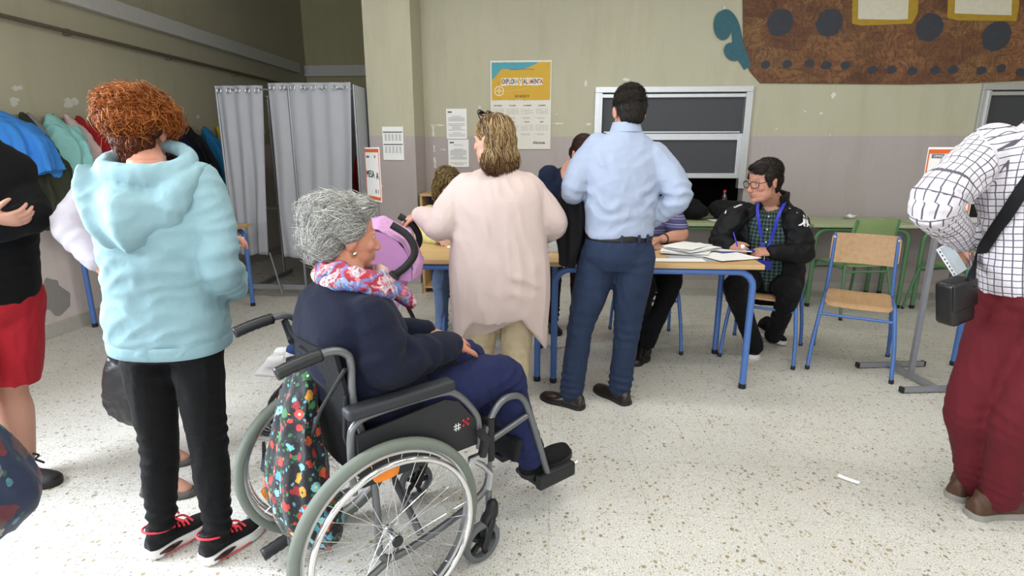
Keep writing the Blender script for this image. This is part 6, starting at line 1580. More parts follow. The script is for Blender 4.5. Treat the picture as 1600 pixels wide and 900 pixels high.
# ------------------------------------------------------- 6. sitter in purple striped polo, behind the blue shirt
def polo_sitter():
    pel = V((.74, 4.20, .53)); neck = U(1003, 330, 4.12); hc = U(998, 292, 4.05); hy = 262
    p = Person((.72, 4.12, 0), 'person in purple striped polo and black trousers sitting behind the blue shirted man', skin='b98770')
    p.M = head_mat(hc, 262, -18, 0, 1.0)
    SL = U(1042, 325, 4.08); EL = U(1066, 366, 3.93); WL = U(1034, 374, 3.80); SR = neck-hd(352)*.18-V((0, 0, .07)); ER = V((.48, 4.0, .83)); WR = V((.62, 3.82, .82))
    lf = hd(352); HL = pel+lf*.09; HR = pel-lf*.09; KL = U(1050, 440, 3.80); AL = U(1012, 535, 3.70); KR = V((.62, 3.72, .52)); AR = V((.58, 3.80, .10))
    def body(m):
        torso(m, pel, neck, hy, hy, MALE, sc=.95); head(m, p.M, neck); arm(m, SL, EL, WL, (.05, .047, .043, .040, .028)); arm(m, SR, ER, WR)
        hand(m, WL, V((-.95, -.15, -.03)), V((0, -.1, -1)), V((-.2, -1, 0)), .45); hand(m, WR, V((.5, -.7, -.05)), V((0, 0, -1)), V((1, .3, 0)), .4)
        leg(m, HL, KL, AL, sc=.85); leg(m, HR, KR, AR, sc=.85)
    p.body(body, .005)
    t = NT('polo_stripes'); z = t.sep(t.obj())[2]; f = t.math('FRACT', t.math('MULTIPLY', z, 1/.055))
    cc = t.ramp(f, [(0, '3c3a5e'), (.45, '6a6a8c'), (.6, '4a4670'), (.8, '8488a4'), (.9, '3a2f52')], 'CONSTANT'); M = t.set(Base_Color=cc, Roughness=.85); t.bump(t.noise(t.obj(), 30, 3), .2, .008)
    sp = [(-.1, .19, .155, 0), (.2, .19, .155, 0), (.5, .19, .15, 0), (.75, .2, .13, 0), (.87, .175, .105, 0), (.95, .10, .08, 0), (1.0, .068, .066, 0)]
    def shirt(m):
        torso(m, pel, neck, hy, hy, sp); limb(m, [SL, lerp(SL, EL, .4), lerp(SL, EL, .75)], [.08, .076, .070], wr=.03); limb(m, [SR, lerp(SR, ER, .4), lerp(SR, ER, .7)], [.08, .074, .066])
    p.cloth('polo_shirt', shirt, M, .009, 3, .003, 12, seed=5)
    c = lerp(WL, EL, .12); ax = (EL-WL).normalized(); x = ax.orthogonal().normalized(); y = ax.cross(x)
    o = MB().tube([c+x*.033*math.cos(a)+y*.033*math.sin(a) for a in [2*PI*k/24 for k in range(24)]], .006, 8, closed=True).build('bracelet', plain('2a241e', .5), None); tag(o, 'dark beaded bracelet on the wrist of the purple polo sitter', 'bracelet')
    trousers(p, fabric('0c0c10', .9), pel, neck, hy, HL, KL, AL, HR, KR, AR, (.10, .09, .072, .062, .052), [(-.3, .15, .13, 0), (-.1, .185, .155, 0), (.08, .18, .15, 0)], 8)
    for A, px in ((AL, (1000, 568)), (AR, None)):
        t_ = FL(*px) if px else V((A.x-.02, A.y-.2, 0)); shoe(p, t_+hd(72)*.27, t_, plain('1d1512', .4), M_sole_b, W=.098, h=.088, sole_h=.022, ankle=A)
    hair(p, p.M, [((0, -.022, .048), (.083, .100, .083)), ((0, -.055, -.02), (.074, .055, .07))], [dict(n=700, L=.04, flow=lambda q: V((q.x*2, -.4, -.6)), rad=.0012, cols=['2a1d14', '3a281a', '1c130d'], jit=.4)], '20160f', .006, seed=8)
polo_sitter()

# ------------------------------------------------------- 7. curly blonde sitter in yellow
def curly_sitter():
    pel = V((-.65, 4.24, .53)); neck = U(700, 318, 4.2); hc = U(700, 288, 4.12); hy = 283
    p = Person((-.64, 4.18, 0), 'curly blonde person in pale yellow top sitting at the left polling table', skin='c79a80')
    p.M = head_mat(hc, 300, -20, 0, .95)
    lf = hd(13); SR = U(672, 335, 4.16); SL = SR+lf*.34; ER = U(660, 368, 4.02); WR = U(682, 373, 3.86); EL = SL+V((.06, -.1, -.24)); WL = EL+V((-.12, -.2, .03))
    HR = pel-lf*.09; HL = pel+lf*.09; KR = U(690, 432, 3.93); AR = U(690, 515, 3.96); KL = KR+V((.2, .0, 0)); AL = AR+V((.2, .0, 0))
    def body(m):
        torso(m, pel, neck, hy, hy, MALE, sc=.92); head(m, p.M, neck, neck_r=.05); arm(m, SR, ER, WR); arm(m, SL, EL, WL)
        hand(m, WR, V((.7, -.7, -.05)), V((0, 0, -1)), V((.7, .7, 0)), .4); hand(m, WL, V((-.4, -.8, -.05)), V((0, 0, -1)), V((-1, .3, 0)), .4)
        leg(m, HR, KR, AR, sc=.82); leg(m, HL, KL, AL, sc=.82)
    p.body(body, .006)
    M = fabric('d3cc8c', .9, var=.06, bump=.3)
    sp = [(-.1, .185, .15, 0), (.2, .18, .145, 0), (.5, .175, .14, 0), (.75, .185, .125, 0), (.87, .16, .10, 0), (.95, .09, .075, 0), (1.0, .062, .062, 0)]
    def top(m):
        torso(m, pel, neck, hy, hy, sp); limb(m, arm_pts(SR, ER, WR), [.075, .07, .060, .052, .040], wr=.06); limb(m, arm_pts(SL, EL, WL), [.075, .066, .056, .050, .040], wr=.06)
    p.cloth('yellow_top', top, M, .009, 3, .004, 13, seed=6)
    trousers(p, denim('66799c'), pel, neck, hy, HL, KL, AL, HR, KR, AR, (.095, .085, .066, .056, .046), [(-.3, .14, .12, 0), (-.1, .18, .15, 0), (.08, .175, .145, 0)], 3, name='jeans')
    for A in (AR, AL):
        t_ = V((A.x-.0, A.y-.19, .0)); shoe(p, t_+hd(88)*.245, t_, plain('d5d0d2', .6), M_sole_w, W=.09, h=.08, sole_h=.025, ankle=A)
    hair(p, p.M, [((0, -.015, .045), (.094, .106, .09)), ((0, -.045, -.03), (.105, .085, .10)), ((-.07, .0, -.06), (.045, .06, .09)), ((.07, .0, -.06), (.045, .06, .09)), ((0, -.05, -.11), (.085, .055, .07))],
         [dict(n=1100, L=.11, flow=lambda q: V((q.x*3, -.1, -1)), seg=11, rad=.0022, off=.004, curl=.011, cf=95, cols=['8a7446', '9c8552', '6b5630', 'b09a64', '5a4526'], jit=.5)], '4f3d22', .006, .006, 35, seed=9)
curly_sitter()

# ------------------------------------------------------- 8. brown haired person in navy leaning over the table
def navy_leaner():
    pel = V((.10, 4.42, .88)); neck = U(890, 266, 4.14); hc = U(912, 240, 4.02); hy = 285
    p = Person((.10, 4.38, 0), 'brown haired person in navy top leaning over the table behind the blue shirted man', skin='bd8a74')
    p.M = head_mat(hc, 300, -35, 0, .98)
    lf = hd(15); SR = U(858, 276, 4.18); SL = neck+lf*.17-V((0, 0, .05)); ER = U(862, 335, 4.12); WR = U(880, 366, 3.96); EL = SL+V((.08, -.03, -.28)); WL = EL+V((-.05, -.22, -.1))
    HR = pel-lf*.09; HL = pel+lf*.09; AR = V((-.0, 4.40, .09)); AL = V((.21, 4.46, .09)); KR = lerp(HR, AR, .5)+V((0, -.03, 0)); KL = lerp(HL, AL, .5)+V((0, -.03, 0))
    def body(m):
        torso(m, pel, neck, hy, hy, MALE, sc=.92); head(m, p.M, neck); arm(m, SR, ER, WR); arm(m, SL, EL, WL)
        hand(m, WR, V((.4, -.8, -.3)), V((.2, 0, -1)), V((1, .3, 0)), .4); hand(m, WL, V((-.2, -.8, -.4)), V((0, 0, -1)), V((-1, .3, 0)), .4)
        leg(m, HR, KR, AR, sc=.85); leg(m, HL, KL, AL, sc=.85)
    p.body(body, .006)
    M = fabric('141c33', .9, var=.06, bump=.3)
    sp = [(-.06, .18, .14, 0), (.2, .175, .135, 0), (.5, .18, .13, 0), (.75, .19, .125, 0), (.87, .17, .10, 0), (.95, .10, .08, 0), (1.0, .066, .064, 0)]
    def top(m):
        torso(m, pel, neck, hy, hy, sp); limb(m, arm_pts(SR, ER, WR), [.085, .072, .060, .052, .040], wr=.05); limb(m, arm_pts(SL, EL, WL), [.08, .068, .056, .050, .040], wr=.05)
    p.cloth('navy_top', top, M, .009, 3, .004, 13, seed=11)
    trousers(p, fabric('2a1718', .9), pel, neck, hy, HL, KL, AL, HR, KR, AR, (.10, .09, .066, .06, .052), [(-.2, .13, .11, 0), (-.05, .18, .14, 0), (.1, .172, .135, 0)], 3)
    for A in (AR, AL): shoe(p, V((A.x, A.y+.06, 0)), V((A.x+.04, A.y-.2, 0)), plain('141214', .45), M_sole_b, W=.095, h=.085, sole_h=.022, ankle=A)
    hair(p, p.M, [((0, -.018, .045), (.085, .102, .086)), ((0, -.050, -.02), (.080, .060, .07))], [dict(n=900, L=.05, flow=lambda q: V((q.x*3, -.3, -.7)), rad=.0013, cols=['3a2018', '4a2a1e', '2a1610'], jit=.4, lift=.004)], '2c1812', .006, seed=10)
navy_leaner()

# ------------------------------------------------------- 9. man in checked shirt and maroon trousers
def check_man():
    pel = V((1.815, 2.13, .925)); neck = U(1646, 186, 2.13); hy, sy = 58, 56; hc = neck+V((.03, .05, .16))
    p = Person((1.80, 2.14, 0), 'man in white checked shirt and maroon trousers at the right edge, hand on hip', skin='bb8870')
    p.M = head_mat(hc, 50, -5, 0, 1.0)
    lf = hd(146); SL = U(1542, 236, 2.20); EL = U(1458, 318, 2.10); WL = U(1502, 376, 2.27); SR = neck-lf*.19-V((0, 0, .08)); ER = SR+V((.12, -.06, -.28)); WR = ER+V((.05, .15, -.20))
    HL = pel+lf*.095; HR = pel-lf*.095; KL = U(1514, 640, 2.16); AL = U(1521, 758, 2.215); KR = U(1590, 655, 2.03); AR = U(1562, 778, 2.085)
    def body(m):
        torso(m, pel, neck, hy, sy, MALE, sc=1.0); head(m, p.M, neck, neck_r=.06); arm(m, SL, EL, WL); arm(m, SR, ER, WR)
        hand(m, WL, V((.45, .35, -.75)), V((1, -.3, .3)), V((0, -1, -.3)), .45); hand(m, WR, V((0, .4, -1)), V((-1, .2, 0)), V((0, 1, 0)), .4)
        leg(m, HL, KL, AL, sc=.88); leg(m, HR, KR, AR, sc=.88)
    p.body(body, .0055)
    t = NT('window_check'); c = t.sep(t.attr('cl')); k = 1/.0245
    def ln(v, o, w): return t.math('LESS_THAN', t.math('FRACT', t.math('ADD', t.math('MULTIPLY', v, k), o)), w)
    main = t.math('MAXIMUM', ln(c[0], 0, .15), ln(c[1], 0, .15)); thin = t.math('MAXIMUM', ln(c[0], .5, .05), ln(c[1], .5, .05))
    base = t.mix(t.noise(t.obj(), 6, 3), srgb('d5d0d4'), srgb('c9c2c8')); col = t.mix(t.math('MULTIPLY', thin, .28), base, srgb('a08c98'))
    col = t.mix(t.math('MULTIPLY', main, .9), col, srgb('2b2940')); M = t.set(Base_Color=col, Roughness=.82); t.bump(t.noise(t.obj(), 20, 4), .25, .01)
    sp = [(.02, .205, .150, 0), (.12, .206, .152, 0), (.3, .203, .15, 0), (.5, .205, .148, 0), (.68, .216, .142, 0), (.8, .212, .125, 0), (.88, .185, .105, 0), (.95, .125, .085, 0), (1.0, .08, .074, 0), (1.03, .066, .066, 0)]
    def shirt(m):
        torso(m, pel, neck, hy, sy, sp, seg=44); limb(m, [lerp(SL, neck, .12)]+arm_pts(SL, EL, WL)[1:], [.088, .086, .077, .068, .048], wr=.05, seed=3); limb(m, [lerp(SR, neck, .12)]+arm_pts(SR, ER, WR)[1:], [.085, .078, .066, .058, .045], wr=.05, seed=4)
    bk = lerp(pel, neck, .3)-hd(57)*.15
    sc_ = [SL, lerp(SL, EL, .4), lerp(SL, EL, .66), lerp(lerp(SL, EL, .80), lerp(EL, WL, .24), .5), lerp(EL, WL, .38), lerp(EL, WL, .7), WL]
    sc_ = smooth_path(sc_, 4); slv = [(sc_[i], sc_[i+1], V((0, -1, .3)), .08, .08, 1.0) for i in range(len(sc_)-1)]
    p.cloth('checked_shirt', shirt, M, .0075, 2, .0035, 11, (1, 1, 1), 6, bones=[(pel, neck, -hd(57), .205, .15, .42), *slv, (SR, ER, V((1, 0, 0)), .08, .08, 1.0), (ER, WR, V((1, 0, 0)), .07, .07, 1.0)],
            folds=[(tuple(EL), (.3, 0, 1), .14, 11, .009), (tuple(lerp(SL, EL, .4)), EL-SL, .11, 13, .007), (tuple(lerp(EL, WL, .5)), WL-EL, .09, 17, .007), (tuple(bk+V((-.08, .05, .1))), (.3, 0, 1), .2, 8, .006), (tuple(bk+V((-.1, .06, .28))), (.7, -.2, .6), .12, 11, .006)])
    trousers(p, fabric('5c1a22', .85, var=.12, bump=.35, soft=45), pel, neck, hy, HL, KL, AL, HR, KR, AR, (.112, .098, .080, .070, .060), [(-.16, .13, .11, 0), (-.06, .185, .145, 0), (.05, .190, .148, 0), (.10, .188, .145, 0)], 12, sy=sy)
    m = plain('4a2f1e', .55, bump=.3, bscale=100)
    for hpx, a, A in (((1487, 783), 38, AL), ((1510, 808), 14, AR)):
        h = FL(*hpx)+hd(a)*.01; s = shoe(p, h, h+hd(a)*.285, m, plain('8d8a82', .6), W=.10, h=.092, sole_h=.026, ankle=A)
    hair(p, p.M, [((0, -.022, .048), (.083, .100, .083)), ((0, -.055, -.02), (.072, .055, .06))], [dict(n=500, L=.03, flow=lambda q: V((q.x*2, -.4, -.6)), rad=.0012, cols=['3a3029', '2a221c', '4c4038'], jit=.4)], '2a221c', .006, seed=12)
    # wrist watch strap
    c = lerp(WL, EL, .06)+(WL-EL).normalized()*.035; ax = (WL-EL).normalized(); x = ax.orthogonal().normalized(); y = ax.cross(x)
    o = MB().tube([c+x*.034*math.cos(a)+y*.034*math.sin(a) for a in [2*PI*k/24 for k in range(24)]], .011, 8, closed=True).build('wrist_watch', plain('121214', .4), None); tag(o, 'black wrist watch at the cuff of the checked shirt', 'watch')
    # cross-body bag
    vs = [v.co+p.loc for v in [o for o in p.root.children if o.name.startswith('checked')][0].data.vertices]; fs = [tuple(q.vertices) for q in [o for o in p.root.children if o.name.startswith('checked')][0].data.polygons]; bv = BVHTree.FromPolygons(vs, fs)
    bc = U(1492, 470, 2.07); e = empty('crossbody_bag', bc, 0, 'black cross-body bag with silver buckle on the hip of the checked shirt man', 'bag')
    bm = plain('121113', .35, bump=.25, bscale=90)
    rotb = Matrix.Rotation(R(20), 3, 'Z') @ Matrix.Rotation(R(-14), 3, 'Y')
    MB().box(bc, (.105, .075, .165), rot=rotb, bev=.02, seg=4).build('bag_body', bm, e, world=True, angle=60)
    MB().box(bc+rotb @ V((0, -.036, .03)), (.108, .012, .10), rot=rotb, bev=.005).build('bag_flap', bm, e, world=True, angle=60)
    path = [U(1495, 452, 2.02), U(1515, 428, 1.99)]; rows = []
    pts = []
    for i in range(15):
        u = i/14; px, py = 1500+(1640-1500)*u, 450+(232-450)*u; h = bv.ray_cast(V((0, 0, CAM_H)), ray(px, py).normalized())
        pts.append((h[0]+h[1]*.012, h[1]) if h[0] is not None else None)
    pts = [q for q in pts if q]; ts = []
    top = SR+V((-.02, .0, .10)); m = MB()
    first = (bc+V((.02, -.03, .075)), V((-.3, -1, 0)).normalized()); allp = [first]+pts
    for i, (q, nn) in enumerate(allp):
        tn = (allp[min(i+1, len(allp)-1)][0]-allp[max(i-1, 0)][0]).normalized(); sd = tn.cross(nn).normalized(); rows.append([q+sd*.021+nn*.002, q-sd*.021+nn*.002, q-sd*.021-nn*.003, q+sd*.021-nn*.003])
    m.rings(rows); st = m.build('strap', fabric('111113', .75, soft=100), e, world=True, angle=60)
    q, nn = allp[1]; tn = (allp[2][0]-allp[1][0]).normalized(); sd = tn.cross(nn).normalized(); m = MB(); k = q+nn*.008-tn*.012
    for o_ in (-.018, .012): m.tube([k+sd*.027+tn*(o_+.012), k-sd*.027+tn*(o_+.012), k-sd*.027+tn*(o_-.012), k+sd*.027+tn*(o_-.012)], .003, 8, closed=True)
    m.build('buckle', metal('c8c8cc', .2), st, world=True)
    # clear plastic sleeve with punched edge hanging from his wrist
    c = U(1487, 405, 2.24); Ms = NT('clear_sleeve'); Ms.set(Base_Color=srgb('d4dce2'), Roughness=.2, Alpha=.75)
    e2 = empty('plastic_sleeve', c, 0, 'clear punched plastic sleeve hanging from the wrist of the checked shirt man', 'document sleeve')
    rot = Matrix.Rotation(R(-38), 3, 'Y'); m = MB(); m.box((0, 0, 0), (.055, .003, .135), rot=rot); m.build('sleeve_sheet', Ms.mat, e2, smooth=False)
    m = MB(); m.box(rot @ V((-.022, -.003, 0)), (.014, .002, .135), rot=rot); ed = m.build('punched_edge', plain('e6e8ea', .5), e2, smooth=False)
    for i in range(7): MB().box(rot @ V((-.022, -.005, -.055+.018*i)), (.004, .001, .007), rot=rot).build('punch_hole', plain('2a2a2e', .7), ed, smooth=False)
    m = MB().tube(smooth_path([rot @ V((-.015, 0, .066)), V((.03, 0, .08)), V((.04, 0, .10)), V((.055, .0, .085))], 4), .003, 6); m.build('hook', plain('d8dade', .3), e2)
check_man()

# ------------------------------------------------------- 10. white haired woman in the wheelchair
def wheelchair_woman():
    pel = WP(.12, 0, .60); neck = WP(.03, 0, 1.025); mid = WP(.035, 0, .82); hy = sy = WH
    hc = U(541, 368, 1.72); p = Person(WP(.07, 0, .53), 'elderly white haired woman in navy coat and colourful scarf sitting in the wheelchair', skin='c08468')
    p.M = head_mat(hc, 38, -6, 0, .98)
    SR = WP(.03, -.165, .915); SL = WP(.03, .165, .915); ER = WP(.06, -.185, .80); WR = WP(.34, -.09, .775); EL = WP(.06, .185, .80); WL = WP(.34, .09, .775)
    HR = WP(.08, -.10, .59); HL = WP(.08, .10, .59); KR = WP(.545, -.11, .615); KL = WP(.53, .11, .62); AR = WP(.675, -.13, .255); AL = WP(.66, .12, .255)
    def body(m):
        torso(m, pel, neck, hy, sy, MALE, mid=mid, sc=1.05); head(m, p.M, neck, neck_r=.055, fat=1.06)
        arm(m, SR, ER, WR, sc=1.05); arm(m, SL, EL, WL, sc=1.05)
        hand(m, WR, wf*.8+wl*.55-V((0, 0, .15)), V((0, 0, -1))+wl*.3, wf*.6+V((0, 0, .5)), .45); hand(m, WL, wf*.7-wl*.7-V((0, 0, .2)), V((0, 0, -1)), wf, .4)
        leg(m, HR, KR, AR, sc=.9); leg(m, HL, KL, AL, sc=.9)
    p.body(body, .0045)
    M = fabric('161a2b', .95, var=.10, weave=700, bump=.35, soft=26, sheen=.3)
    cp = [(-.12, .195, .165, 0), (0, .205, .175, 0), (.25, .205, .17, .0), (.5, .205, .165, 0), (.68, .205, .155, 0), (.81, .20, .135, 0), (.90, .165, .12, 0), (.97, .105, .095, 0), (1.02, .078, .078, 0)]
    def coat_(m):
        torso(m, pel, neck, hy, sy, cp, mid=mid, seg=44)
        limb(m, [lerp(SR, neck, .15)]+arm_pts(SR, ER, WR)[1:], [.080, .080, .073, .064, .050], wr=.03, seed=3); limb(m, [lerp(SL, neck, .15)]+arm_pts(SL, EL, WL)[1:], [.080, .080, .073, .064, .050], wr=.03, seed=4)
        m.ell(lerp(pel, KR, .25)+V((0, 0, .05)), (.19, .12, .09), Matrix.Rotation(R(WH), 3, 'Z')); m.ell(lerp(pel, KL, .25)+V((0, 0, .05)), (.19, .12, .09), Matrix.Rotation(R(WH), 3, 'Z'))
    p.cloth('coat', coat_, M, .008, 3, .004, 9, seed=5, folds=[(tuple(ER), ER-SR, .13, 12, .008), (tuple(lerp(ER, WR, .5)), WR-ER, .11, 13, .006), (tuple(lerp(SR, ER, .3)-wl*.05), (.4, 0, 1), .14, 9, .006), (tuple(lerp(pel, neck, .3)-wf*.15), (0, 0, 1), .18, 8, .006), (tuple(WP(-.02, -.12, .98)), (.6, .3, .6), .10, 11, .004)])
    trousers(p, denim('1e2448'), pel, neck, hy, HL, KL, AL, HR, KR, AR, (.108, .096, .078, .070, .060), [(-.2, .15, .15, 0), (0, .2, .17, 0), (.1, .19, .165, 0)], 5, name='jeans', mid=mid)
    for (H, K, A, sg) in ((HR, KR, AR, -1),):   # pale seam stitching along the leg
        m = MB(); q = smooth_path([lerp(H, K, .45)-wl*.098+V((0, 0, .03)), lerp(H, K, .8)-wl*.090+V((0, 0, .035)), K-wl*.080+V((0, 0, .01)), lerp(K, A, .3)-wl*.073, lerp(K, A, .9)-wl*.066], 6); m.tube(q, .0016, 5); 
    um = fabric('0c0c0e', .7, bump=.3)
    for A, b in ((AR, -.13), (AL, .12)): shoe(p, WP(.635, b, .168), WP(.885, b-.005, .195), um, M_sole_b, W=.098, h=.10, sole_h=.02, ankle=A)
    # scarf
    def scarf(m):
        q = random.Random(3)
        for i, (r, z, th, tl) in enumerate(((.094, -.004, .022, .10), (.108, -.026, .024, .13), (.084, .016, .019, .08))):
            pts = []
            for k in range(32):
                a = 2*PI*k/32; d = wf*math.cos(a)+wl*math.sin(a); pts.append(neck+wf*.022+d*r*(1+.12*math.cos(a))+V((0, 0, z+.02-tl*.25*math.cos(a)+.008*math.sin(3*a+i))))
            m.tube(pts, [th*(1+.16*math.sin(5*a_*2*PI/32+i)) for a_ in range(32)], 12, closed=True)
        limb(m, [neck+wf*.12-wl*.02-V((0, 0, .03)), neck+wf*.165-wl*.03-V((0, 0, .055)), neck+wf*.195-wl*.04-V((0, 0, .095))], [.026, .028, .020], flat=[1.3, 1.6, 1.6], flat_axis=wl, wr=.08)
    t = NT('scarf_print'); q = t.mix(.10, t.obj(), t.noise(t.obj(), 24, 4, .6, 'Color')); vc = t.sep(t.vor(q, 34, 'F1', 'Color')); vd = t.vor(q, 34); big = t.noise(t.obj(), 9, 2)
    c1 = t.ramp(vc[0], [(0, 'c9bfc4'), (.2, 'a3182c'), (.42, '2f6aae'), (.56, 'cfc6ca'), (.64, 'b81e2e'), (.82, 'c9a03a'), (.9, '232f55')], 'CONSTANT')
    c2 = t.ramp(big, [(.36, 'c8bcc2'), (.42, '8a1f34'), (.46, '3c80c2'), (.53, 'b01c30'), (.62, 'c8bcc2')], 'CONSTANT')
    cc = t.mix(t.math('MULTIPLY', t.math('GREATER_THAN', vd, .22), .65), c1, c2); cc = t.mix(t.math('MULTIPLY', t.math('GREATER_THAN', t.noise(q, 60, 3), .58), .8), cc, srgb('7a1c30'))
    Ms = t.set(Base_Color=cc, Roughness=.6); t.bump(t.noise(t.scale(t.obj(), (1, 1, 3)), 30, 4), .4, .008)
    p.cloth('scarf', scarf, Ms, .006, 2, .004, 20, (1, 1, 2), 3)
    cols = ['bfbfb9', 'd0cfc8', 'a9a9a4', '8b8b88', 'e0dfd8', '747472']
    back = lambda q: V((q.x*1.5, -1.0, -.10-1.2*max(0, -q.y-.03)*8+.25*math.sin(q.x*50+q.z*30)))
    hair(p, p.M, [((0, -.045, .054), (.096, .108, .080)), ((0, -.076, .002), (.092, .072, .085)), ((0, -.072, -.050), (.076, .055, .050)), ((0, .030, .090), (.074, .062, .038)), ((.070, -.022, .032), (.032, .058, .046)), ((-.070, -.022, .032), (.032, .058, .046))],
         [dict(n=4200, L=.085, flow=back, seg=9, rad=.0010, off=.0015, curl=.003, cf=55, cols=cols, jit=.3, lift=.004, where=lambda q: q.z > -.06), dict(n=500, L=.06, flow=lambda q: V((q.x*4, -.8, .35)), seg=8, rad=.0011, off=.004, curl=.006, cf=60, cols=cols[:3]+['e2e1da'], jit=.6, lift=.014), dict(n=500, L=.045, flow=lambda q: V((0, -.4, -1)), seg=6, rad=.0011, off=.001, cols=['7c7c7a', '8f8f8c', '6a6a69'], jit=.3, where=lambda q: q.z <= -.03)],
         '8a8a86', .005, .0025, 22, scale=(1, 1, 1), seed=13)
    o = MB().ell(p.M @ V((.083, .002, -.048)), (.0085, .0085, .0085)).build('earring', metal('cfc8b8', .12), None, angle=180); tag(o, 'round silver earring on the ear of the white haired woman', 'earring')
wheelchair_woman()

# ------------------------------------------------------- 11. man in black sweater and red shorts at the left edge
def left_man():
    pel = U(-28, 470, 2.08); neck = U(-52, 205, 2.08); hy = -35; hc = neck+V((.03, -.03, .16))
    p = Person((pel.x, 2.06, 0), 'man in black sweater and red shorts cut off at the left edge', skin='b98a74')
    p.M = head_mat(hc, -20, -8, 0, 1.0)
    lf = hd(55); SL = U(4, 272, 2.2); EL = U(48, 336, 2.12); WL = U(-12, 364, 1.98); SR = neck-lf*.19-V((0, 0, .08)); ER = SR+V((.03, -.05, -.27)); WR = ER+V((.2, .1, .02))
    HL = pel+lf*.10; HR = pel-lf*.10; AL = FL(46, 742)+V((0, 0, .10)); KL = U(16, 606, 2.10); AR = V((pel.x+.02, 1.86, .10)); KR = lerp(HR, AR, .5)+V((.04, 0, 0))
    def body(m):
        torso(m, pel, neck, hy, hy, MALE); head(m, p.M, neck, neck_r=.06); arm(m, SL, EL, WL); arm(m, SR, ER, WR)
        hand(m, WL, V((-.75, -.6, .05)), V((-.5, .7, -.2)), V((0, 0, 1)), .9, size=1.05); hand(m, WR, V((.8, .3, 0)), V((0, .6, .5)), V((0, 0, 1)), .5)
        leg(m, HL, KL, AL, (.085, .08, .062, .066, .040)); leg(m, HR, KR, AR, (.085, .08, .062, .066, .040))
    p.body(body, .005)
    M = fabric('0b0b0c', .9, bump=.35)
    sp = [(-.02, .185, .14, 0), (.1, .195, .15, 0), (.35, .195, .15, 0), (.6, .2, .145, 0), (.8, .205, .125, 0), (.88, .18, .105, 0), (.95, .11, .085, 0), (1.0, .07, .07, 0)]
    def top(m):
        torso(m, pel, neck, hy, hy, sp); limb(m, [lerp(SL, neck, .1)]+arm_pts(SL, EL, WL)[1:], [.09, .084, .072, .060, .046], wr=.05); limb(m, [lerp(SR, neck, .1)]+arm_pts(SR, ER, WR)[1:], [.09, .08, .066, .058, .046], wr=.05)
    p.cloth('sweater', top, M, .009, 3, .004, 12, seed=21, folds=[(tuple(EL), EL-SL, .12, 14, .006)])
    def sh(m):
        torso(m, pel, neck, hy, hy, [(-.16, .13, .11, 0), (-.05, .185, .145, 0), (.06, .188, .142, 0)])
        for H, K in ((HL, KL), (HR, KR)): limb(m, [H, lerp(H, K, .5), lerp(H, K, .93)], [.112, .112, .105], round1=False)
    p.cloth('shorts', sh, fabric('a3202a', .85, bump=.3), .009, 2, .004, 11, (1.5, 1.5, .6), 22)
    sm = plain('151416', .6, bump=.3)
    for t_, f, A in ((FL(92, 758), hd(-8), AL), (AR+V((.22, -.05, -.10)), hd(-15), AR)):
        s = shoe(p, t_-f*.28, t_, sm, M_sole_b, W=.10, h=.09, sole_h=.028, ankle=A); laces(p, s, plain('1c1b1d', .6), .09, 4, r=.005)
    hair(p, p.M, [((0, -.022, .048), (.083, .100, .083)), ((0, -.055, -.02), (.072, .055, .06))], [dict(n=400, L=.03, flow=lambda q: V((q.x*2, -.4, -.6)), rad=.0012, cols=['2a221c'], jit=.4)], '2a221c', .006, seed=14)
left_man()

